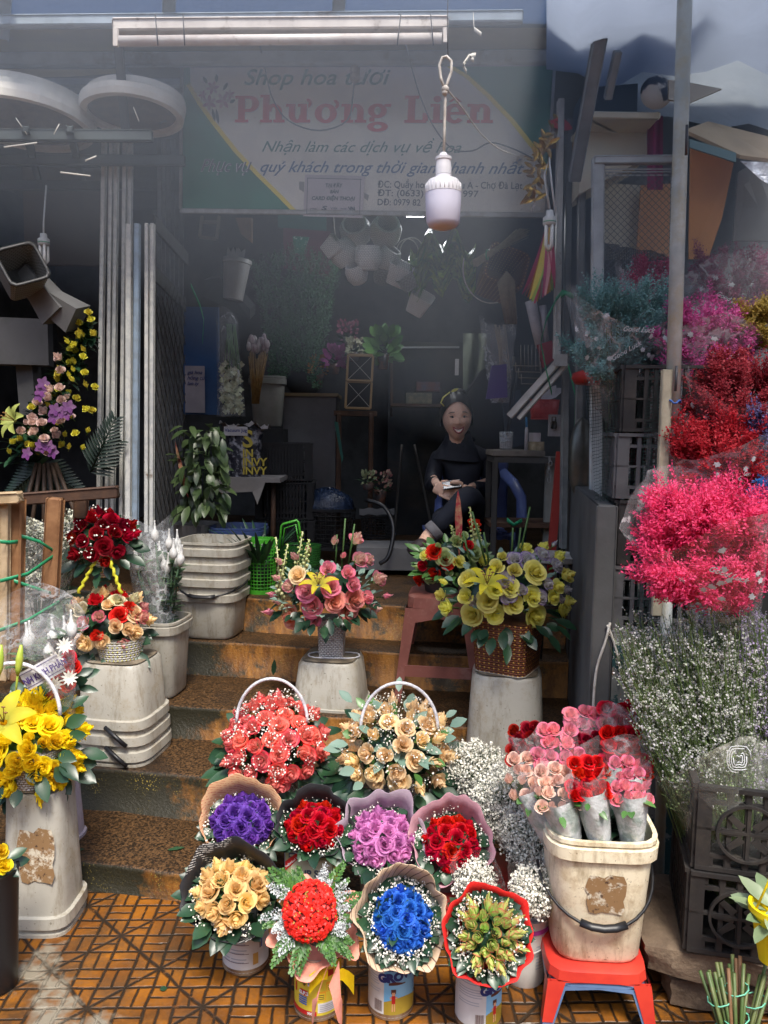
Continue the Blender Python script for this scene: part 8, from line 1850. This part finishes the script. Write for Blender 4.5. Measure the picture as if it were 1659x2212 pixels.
boxpx('shelf_board', 'dark shelf board holding packets behind the woman', 'shelf', 846, 960, 872, 878, 5.65, .25, m_dwood); boxpx('white_tag', 'white paper tag hanging above the woman\'s head', 'tag', 983, 991, 776, 810, 5.0, .003, M('label_white', (.42, .40, .41)))
b = MB(); b.grid([[P(1000 + 60*j/8 + 10*i/6*0, 720 + 150*i/6, 4.95 + .03*sin(j*1.6 + i*.7)) for j in range(9)] for i in range(7)]); tag(obj('grey_green_sheet', b, M('grey_green_sheet', (.16, .18, .13), (.12, .14, .10), 8, .7)), 'grey green woven sheet hanging behind the woman\'s right', 'sheet')
slab('dark_jacket', 'black jacket hanging behind the woman at the right', 'jacket', [(1000, 860, 4.75), (1040, 800, 4.75), (1075, 780, 4.75), (1100, 900, 4.75), (1085, 1090, 4.75), (1040, 1090, 4.75), (1020, 960, 4.75)], m_black, .12)
slab('grey_jacket', 'grey blue cloth hanging behind the jar and rods', 'cloth', [(1085, 850, 4.6), (1125, 840, 4.6), (1135, 960, 4.6), (1095, 970, 4.6)], M('grey_blue_cloth', (.06, .075, .10), (.05, .06, .08), 8, .8), .04)
c = P(897, 464, 4.7); o = thing('lit_lamp', 'small lit ceiling lamp glinting just under the lower edge of the sign', 'lamp', c); b = MB(); b.box(c + V((0, 0, .03)), (.20, .05, .03)); obj('lamp_base', b, M('lamp_plastic', (.62, .62, .60)), o, smooth=False)
s_ = NT('lamp_glow'); s_.set(Emission_Strength=14); s_.b.inputs['Emission Color'].default_value = (.95, .9, 1, 1); b = MB(); b.tube([c + V((-.05, 0, 0)), c + V((.05, 0, 0))], .013, 10); obj('glowing_tube', b, s_.m, o)
ll = bpy.data.lights.new('lamp_light', 'POINT'); ll.energy = 9; ll.shadow_soft_size = .15; ll.color = (.92, .95, 1); lo_ = bpy.data.objects.new('lamp_light', ll); COL.objects.link(lo_); lo_.parent = o; lo_.location = (0, .0, -.08)
# white woven baskets hanging in a cluster
m_wd = woven('dim_white_weave', (.85, .84, .80), (.35, .35, .35), .014, .008)
hb = [(768, 500, 34, 1.2, -.2, 0), (833, 500, 34, 1.1, .35, 0), (741, 545, 31, .2, -.5, 0), (796, 556, 29, .15, .0, 0), (838, 556, 26, .5, .6, 0), (862, 592, 27, .5, .4, 1), (718, 535, 22, .3, .9, 1), (770, 590, 24, .6, -.4, 0), (826, 595, 20, .4, .2, 0), (880, 610, 20, .3, -.6, 1), (905, 655, 26, .6, .5, 1)]
names = ['topmost left round basket of the white hanging cluster', 'topmost right round basket of the white hanging cluster', 'leftmost tilted round basket of the white hanging cluster', 'round basket upright in the middle of the white hanging cluster', 'round basket behind the right of the white hanging cluster', 'white square basket with a corner towards the street right of the cluster', 'pale lattice basket at the far left of the cluster', 'lowest left basket of the white hanging cluster', 'lowest right round basket of the white hanging cluster', 'small pale square basket by the green foil', 'dim square basket lowest under the green foil']
for (x, y, r, tx, ty, sq), nm in zip(hb, names):
    Y = 4.0 + uni(-.05, .1); c = P(x, y, Y); q = px(r, Y); o = thing('hanging_basket', nm, 'basket', c, 'white woven baskets hanging in the shop'); b = MB(); m = Mx.Translation(c) @ Mx.Rotation(ty, 4, 'Y') @ Mx.Rotation(tx, 4, 'X')
    b.loft([(-q*.9, q*.55), (-q*.85, q*.68), (-q*.3, q*.95), (q*.3, q*.95), (q*.8, q*.75), (q*.8, q*.62), (0, q*.7), (-q*.7, q*.5)] if not sq else [(-q*.8, q*.7), (q*.8, q*.95), (q*.8, q*.88), (-q*.7, q*.62)], 32, 7 if sq else 2, m, True, True, True); obj('woven_body', b, m_wd if r > 20 else m_wgrey, o, smooth='auto')
b = MB()
for x, r in ((880, 24), (890, 26)): b.tube([P(x + cos(a)*r, 545 - sin(a)*r*1.2, 4.5) for a in [pi*i/12 for i in range(13)]], .003, 5)
tag(obj('hoop_handles', b, m_cord), 'pair of thin white hoops beside the hanging white baskets', 'hoop')
cable('white string hanging from the notice to the white baskets', [(720, 460, 4.4), (722, 490, 4.4), (728, 530, 4.4)], .003, m_cord, 'string')
# green foil bunch
def foilm():
    s = NT('green_cellophane'); n = s.noise(9, 4); c = s.mix(s.step(n, .4, .6), (.05, .28, .05), (.40, .55, .08)); s.col(c); s.set(Roughness=.22); s.bump(s.noise(14, 4), .9, .04); return s.m
b = MB(); random.seed(11); rows = []
for i in range(13):
    rows.append([P(886 + 142*j/18, 535 + 105*i/12 + 22*sin(j*.9) - 26*sin(pi*j/18), 4.05 + .06*sin(j*1.7 + i*1.1) + .05*sin(i*2.1 - j*.6) + uni(-.02, .02)) for j in range(19)])
b.grid(rows); rows = [[v + V((uni(-.01, .01), .09, uni(-.01, .01))) for v in r] for r in rows]; b.grid(rows); tag(obj('green_foil_bunch', b, foilm(), smooth=False), 'crumpled shiny green cellophane hanging right of the white baskets', 'cellophane')
o = thing('straw_bundle', 'pale straw bundle tied with green twine hanging at a slant', 'bundle', P(1070, 540, 3.9)); b = MB()
for i in range(120):
    u, w = uni(-9, 9), uni(-8, 8); b.tube([P(1026 + u*.6, 568 + w, 3.9 + uni(-.03, .03)), P(1078 + u*.3, 535 + w*.6, 3.9 + uni(-.02, .02)), P(1128 + u*1.2 + uni(-8, 8), 503 + w*1.3, 3.95 + uni(-.04, .04))], .0018, 3, False)
obj('straws', b, M('pale_straw', (.42, .35, .22), (.32, .26, .15), 60, .7), o); b = MB(); b.tube([P(1053 + 3*cos(a), 550 + 11*sin(a), 3.86 + .04*cos(a)) for a in [i*.5 for i in range(14)]], .004, 4); obj('twine', b, m_tw, o)
c = P(1080, 595, 4.0); o = thing('woven_case', 'brown woven square case hanging at a slant left of the door post', 'basket', c); b = MB(); b.loft([(-.10, .085), (.10, .105), (.10, .09), (-.09, .07)], 32, 8, Mx.Translation(c) @ Mx.Rotation(.6, 4, 'Y') @ Mx.Rotation(1.2, 4, 'X') @ Mx.Rotation(.3, 4, 'Z'), True, True, True); obj('woven_body', b, m_wbrown, o, smooth='auto')
b = MB(); b.tube([P(1000 + 62*(1 - cos(a)), 580 + 75*sin(a) + 0, 3.85) for a in [-.3 + 2.1*i/14 for i in range(15)]], .0028, 5); tag(obj('thin_hoop', b, m_cord), 'thin white wire loop drooping below the straw bundle', 'hoop')
o = thing('skewer_bundle', 'bundle of bamboo sticks hanging below the brown woven case', 'bundle', P(1100, 700, 3.85)); b = MB()
for i in range(16): b.tube([P(1075 + 2.4*i, 585 + abs(i - 8)*3, 3.85), P(1092 + 1.6*i, 700, 3.85 + uni(0, .03))], .0036, 4)
obj('sticks', b, M('bamboo', (.32, .24, .14), (.24, .17, .1), 40, .7), o)
# coloured streamers
o = thing('paper_streamers', 'pink, orange and yellow paper streamers gathered at the door post', 'streamers', P(1180, 480, 3.4)); cs_ = [(.62, .10, .22), (.66, .30, .30), (.66, .28, .04), (.66, .52, .06), (.35, .50, .08), (.60, .05, .12), (.68, .38, .10), (.62, .5, .45)]
for i in range(14):
    xe = 1128 + 5.4*i; ye = 655 - abs(i - 5)*4; b = MB(); rows = []
    for t in [k/9 for k in range(10)]:
        p = P(1184 + (xe - 1184)*t**1.4 + 3*sin(t*3), 470 + (ye - 470)*t, 3.38 + .05*sin(i*1.3)*t); w_ = .003 + .010*sin(pi*min(1, t*1.05))**.7; rows.append([p - V((w_, .01*sin(i), 0)), p + V((w_, .01*cos(i), 0))])
    b.grid(rows); q = obj('strip', b, M('streamer_%s' % 'abcdefgh'[i % 8], cs_[i % 8], rough=.6), o)
o = thing('tinsel_packet', 'gold tinsel and red ribbon packet twisted down the right end of the sign', 'tinsel', P(1160, 440, 3.45)); b = MB()
for (x0, y0, x1, y1) in ((1205, 265, 1160, 350), (1160, 350, 1150, 440)):
    for i in range(60): t = rnd(); q = P(x0 + (x1-x0)*t + uni(-8, 8), y0 + (y1-y0)*t, 3.45 + uni(-.02, .02)); b.mi = 0 if rnd() < .45 else 1; b.leaf(q, (uni(-1, 1), uni(-.3, .3), uni(-1, 1)), (0, -1, 0), .05, .018, .3, .1)
obj('tinsel', b, [M('gold_foil', (.70, .42, .08), (.4, .2, .03), 30, .25, 0, .8), M('rose_film', (.40, .22, .20), (.30, .15, .14), 20, .4)], o); b = MB(); b.leaf(P(1188, 262, 3.44), (1, 0, -.25), (0, -1, 0), .10, .05, .1, .1); obj('red_ribbon', b, M('ribbon_red', (.55, .04, .05)), o)
slab('gold_scrap', 'gold foil scrap stuck at the top of the door post', 'foil', [(1237, 308, 3.4), (1246, 306, 3.4), (1244, 328, 3.4), (1236, 326, 3.4)], M('gold_foil', (.7, .42, .08)), .003)
for i, (x0, y0, x1, y1, r_, lb) in enumerate(((1146, 650, 1168, 750, .022, 'rolled white paper sheets hanging by the door post'), (1172, 660, 1180, 745, .014, 'narrow white plastic roll hanging by the door post'))): b = MB(); b.tube([P(x0, y0, 3.55), P(x1, y1, 3.55)], [r_*1.15, r_], 12); tag(obj('paper_roll', b, M('roll_paper', (.48, .46, .48), (.38, .36, .38), 14, .6)), lb, 'paper roll')
o = thing('stick_bag', 'crinkled clear bag of wooden sticks hanging left of the door post', 'bag', P(1085, 860, 4.0)); b = MB()
for i in range(26): b.tube([P(1072 + uni(-5, 22), 700 + uni(0, 25), 4.0), P(1084 + uni(-5, 20), 800 + uni(0, 30), 4.0)], .004, 4)
obj('sticks', b, M('bamboo', (.32, .24, .14)), o); sleeve(o, P(1080, 870, 3.98), P(1075, 690, 3.95), .05, .10, film('stick_film', (.72, .74, .78), .14, .15, 22, .7, .8), asp=.5, seed=8, pl=.12)
slab('purple_packet', 'purple packet with white marks hanging below the bag of sticks', 'packet', [(1062, 790, 3.9), (1094, 786, 3.9), (1096, 858, 3.9), (1050, 862, 3.9)], M('violet_card', (.07, .03, .18), (.06, .025, .15), 6, .5), .02)
slab('red_folder', 'red folder standing in the wire rack by the door post', 'folder', [(1160, 745, 3.5), (1192, 735, 3.5), (1200, 775, 3.5), (1172, 796, 3.5)], M('dull_red_card', (.26, .02, .03), rough=.6), .01)
o = thing('wire_rack', 'small wire rack of papers fixed beside the door post', 'rack', P(1140, 830, 3.55)); b = MB()
for k in range(4):
    y = 790 + k*13; b.tube([P(1108 + 6*k, y - 20, 3.5), P(1108 + 6*k, y, 3.5), P(1165 + 2*k, y + 1, 3.5), P(1165 + 2*k, y - 22, 3.5)], .0024, 4)
for k in range(6): x = 1125 + k*8; b.tube([P(x, 745, 3.48), P(x, 800, 3.48)], .0016, 4)
obj('wires', b, M('rack_wire', (.26, .24, .20), rough=.4), o)
# work table
TY = 3.92; za = P(1120, 980, TY).z; o = thing('work_table', 'narrow worn work table with steel legs right of the woman', 'table', V((P(1125, 1000, TY).x, TY + .15, .71))); xa, xb = P(1064, 980, TY).x, P(1216, 980, TY).x
b = MB(); b.box(V(((xa + P(1178, 980, TY).x)/2, TY + .14, za)), (P(1178, 980, TY).x - xa, .28, .03), None, .004); obj('table_top', b, M('worn_board', (.20, .17, .14), (.12, .10, .08), 14, .8, .2), o, smooth=False)
b = MB(); b.box(V(((xa + xb)/2 + .01, TY + .15, za - .032)), (xb - xa, .28, .028)); obj('under_frame', b, M('table_steel', (.055, .05, .045), rough=.6), o, smooth=False)
for x in (1072, 1208):
    for dy in (.02, .27): beam(V((P(x, 980, TY).x, TY + dy, za - .04)), V((P(x, 980, TY).x, TY + dy, .715)), .028, .024, o, MATS['table_steel'], 'leg')
zsh = P(1120, 1136, TY).z; b = MB(); b.box(V(((xa + xb)/2, TY + .15, zsh)), (xb - xa, .26, .022)); obj('lower_shelf', b, m_dwood, o, smooth=False)
ribbon('green_knot', 'green twine knot on the lower shelf of the work table', [P(1095, 1122, TY - .01), P(1110, 1134, TY - .012), P(1128, 1124, TY - .01)], .02, m_tw)
c = V((P(1098, 972, TY).x, TY + .08, za + .016)); o = thing('glass_jar', 'glass jar with a ribbed silvery liner and tall dark rods on the work table', 'jar', c); b = MB(); b.loft([(0, .030), (.006, .033), (.09, .036), (.092, .033), (.012, .029)], 28, 2, Mx.Translation(c)); obj('glass', b, film('jar_glass', (.6, .65, .68), .22, .05, 10, .2, .5), o)
b = MB(); b.loft([(.008, .027), (.066, .029)], 40, 2, Mx.Translation(c)); v_ = b.v
for i in range(len(v_)): a = i*2; v_[i] = v_[i] + (V((v_[i].x - c.x, v_[i].y - c.y, 0)).normalized()*.003*(i % 2))
obj('liner', b, M('silver_liner', (.42, .40, .42), (.3, .28, .3), 40, .35, 0, .3), o, smooth=False); b = MB(); b.tube([c + V((0, 0, .02)), P(1112, 770, TY + .08)], .004, 6); b.tube([c + V((.005, 0, .02)), P(1118, 800, TY + .1)], .004, 6); obj('rods', b, m_black, o)
for (x, r_, h_, z_, mt, lb) in ((1163, 20, 19, 0, M('brown_tape', (.34, .26, .14), (.5, .42, .28), 30, .25, 0, .2), 'wide roll of brown packing tape on the work table'), (1162, 12.5, 19, 19, M('white_tape', (.52, .47, .49), rough=.5), 'small white tape roll on top of the packing tape')):
    r_ = px(r_, TY); h_ = px(h_, TY); c = V((P(x, 972, TY).x, TY + .09, za + .016 + px(z_, TY))); b = MB(); b.grid([[c + V((cos(2*pi*j/32)*q, sin(2*pi*j/32)*q, z)) for j in range(32)] for q, z in ((r_, 0), (r_, h_), (r_*.6, h_), (r_*.6, 0))], cu=True, cv=True); tag(obj('tape_roll', b, mt, smooth='auto'), lb, 'tape roll', 'tape rolls on the work table')
c = V((P(1140, 972, TY).x, TY + .05, za + .016)); o = thing('glue_bottle', 'thin white bottle with blue cap standing on the work table', 'bottle', c); b = MB(); b.tube([c, c + V((0, 0, .10)), c + V((0, 0, .115))], [.009, .009, .006], 10); obj('bottle_body', b, M('roll_paper', (.48, .46, .48)), o); b = MB(); b.tube([c + V((0, 0, .115)), c + V((-.003, 0, .165))], [.006, .005], 8); obj('cap', b, M('cap_blue', (.03, .20, .42), rough=.4), o)
o, c, r, h = lattice_basket('red plastic basket hung on the door post above the work table', 1148, 1210, 862, 906, 0, M('red_basket_plastic', (.42, .035, .03), (.36, .03, .025), 8, .4), 'red_basket', 22, 6, .6, Yk_=3.75)
b = MB(); b.loft([(.008, r*.86), (h*.92, r*.97)], 28, 3, Mx.Translation(c) @ Mx.Diagonal((1, .6, 1, 1))); obj('inner_liner', b, MATS['red_basket_plastic'], o); b = MB(); b.leaf(c + V((-.02, 0, h)), (.6, 0, .3), (0, -1, .5), .12, .05, .1, 0); b.leaf(c + V((.01, 0, h)), (.3, 0, .5), (0, -1, .5), .08, .04, .1, 0); obj('papers', b, M('roll_paper', (.48, .46, .48)), o)
boxpx('lock_plate', 'white steel lock plate with a padlock on the door post', 'lock', 1186, 1211, 896, 942, 3.55, .02, M('dull_white_steel', (.34, .33, .34), (.28, .27, .28), 9, .5)); lp = bpy.data.objects['lock_plate']
b = MB(); c = P(1196, 918, 3.53); b.box(c, (.026, .015, .035), None, .004); b.tube([c + V((-.008, 0, .016)), c + V((-.008, 0, .035)), c + V((.008, 0, .035)), c + V((.008, 0, .016))], .003, 6); obj('padlock', b, M('dark_brass', (.12, .09, .05), (.05, .05, .05), 20, .4, 0, .5), lp)
boxpx('white_board_strip', 'tall pale board strip behind the right table leg', 'board', 1177, 1200, 992, 1185, 4.0, .03, M('pale_board', (.32, .31, .28), (.26, .25, .22), 6, .7)); b = MB()
for i in range(6):
    c = P(1187 + 2*sin(i*2), 992 + i*9, 3.86); b.grid([[c + V((cos(a)*(.008 if i % 2 else .003), sin(a)*(.003 if i % 2 else .008), cos(a*1)*0 + sin(a + pi/2)*0)) + V((0, 0, (.014*sin(a)))) + V((.0025*cos(t), .0025*sin(t), 0)) for t in (0, 1.57, 3.14, 4.71)] for a in [2*pi*k/12 for k in range(12)]], cu=True, cv=True)
tag(obj('steel_chain', b, M('chain_steel', (.30, .29, .28), rough=.3, metal=.6)), 'short steel chain hanging below the work table top', 'chain')
# round tray table, wire stand behind the brown box
c = P(1196, 1198, 3.35); o = thing('round_stand', 'dark wire stand with a round white tray behind the yellow arrangement', 'stand', V((c.x, c.y, SZ[3]))); b = MB(); b.loft([(-.025, .115), (-.02, .122), (.0, .125), (.0, .115), (-.008, .11)], 36, 2, Mx.Translation(c)); obj('tray', b, M('tray_white', (.42, .41, .39), (.3, .28, .25), 10, .5), o, smooth='auto'); b = MB()
for k in range(6): a = k*pi/3; b.tube([c + V((cos(a)*.1, sin(a)*.1, -.02)), V((c.x + cos(a)*.12, c.y + sin(a)*.12, SZ[2] + .16))], .006, 5)
for z in (.2, .45): b.tube([V((c.x + cos(a)*.11, c.y + sin(a)*.11, c.z - z)) for a in [2*pi*i/20 for i in range(21)]], .005, 5)
obj('wire_frame', b, MATS['table_steel'], o)
# covered heap and black baskets on the floor
c = P(706, 1098, 4.75); o = thing('covered_heap', 'dark blue plastic film bundled over a black basket on the shop floor', 'bundle', V((c.x, c.y, .71))); b = MB(); rows = []
for i in range(12): ph = pi*.5*i/11 + .01; rows.append([c + V((sin(ph)*cos(a)*.165*(1 + .05*sin(a*9 + i)), sin(ph)*sin(a)*.14, cos(ph)*.12*(1 + .08*sin(a*7 + i*2)))) for a in [2*pi*j/32 for j in range(32)]])
b.grid(rows, cu=True); obj('blue_film', b, M('navy_film', (.012, .022, .05), (.03, .05, .10), 14, .2, .8), o)
lattice_basket('black lattice basket under the dark blue film', 650, 766, 1100, 1190, .71, m_black, 'black_basket', 30, 8, .7, Yk_=4.6); lattice_basket('black lattice basket with pale lining below the small pink flowers', 778, 850, 1115, 1165, .71, m_black, 'black_basket', 26, 7, .7, Yk_=4.7)
b = MB(); b.grid([[P(776 + 76*j/8, 1098 + 14*i/2 + 2*sin(j*2), 4.62) for j in range(9)] for i in range(3)]); tag(obj('pale_lining', b, M('pale_lining', (.14, .14, .14), (.10, .10, .10), 10, .7)), 'pale sheet edge lining the right black basket', 'lining'); cable('thick black hose curving down beside the grey block', [(790, 1080, 4.3), (830, 1095, 4.25), (850, 1140, 4.2), (840, 1200, 4.15), (820, 1218, 4.15)], .012, m_blackp, 'hose')
for i, (x0, y0, x1, y1) in enumerate(((868, 960, 850, 1180), (895, 960, 935, 1150), (1048, 880, 1046, 980))): cable(['thin dark pole leaning left behind the floor flowers', 'thin dark pole leaning right beside the woman', 'pale cane hook behind the woman'][i], [(x0, y0, 4.9), ((x0+x1)/2, (y0+y1)/2, 4.9), (x1, y1, 4.85)], .008, M('dim_pole', (.05, .045, .04), rough=.6), 'pole')
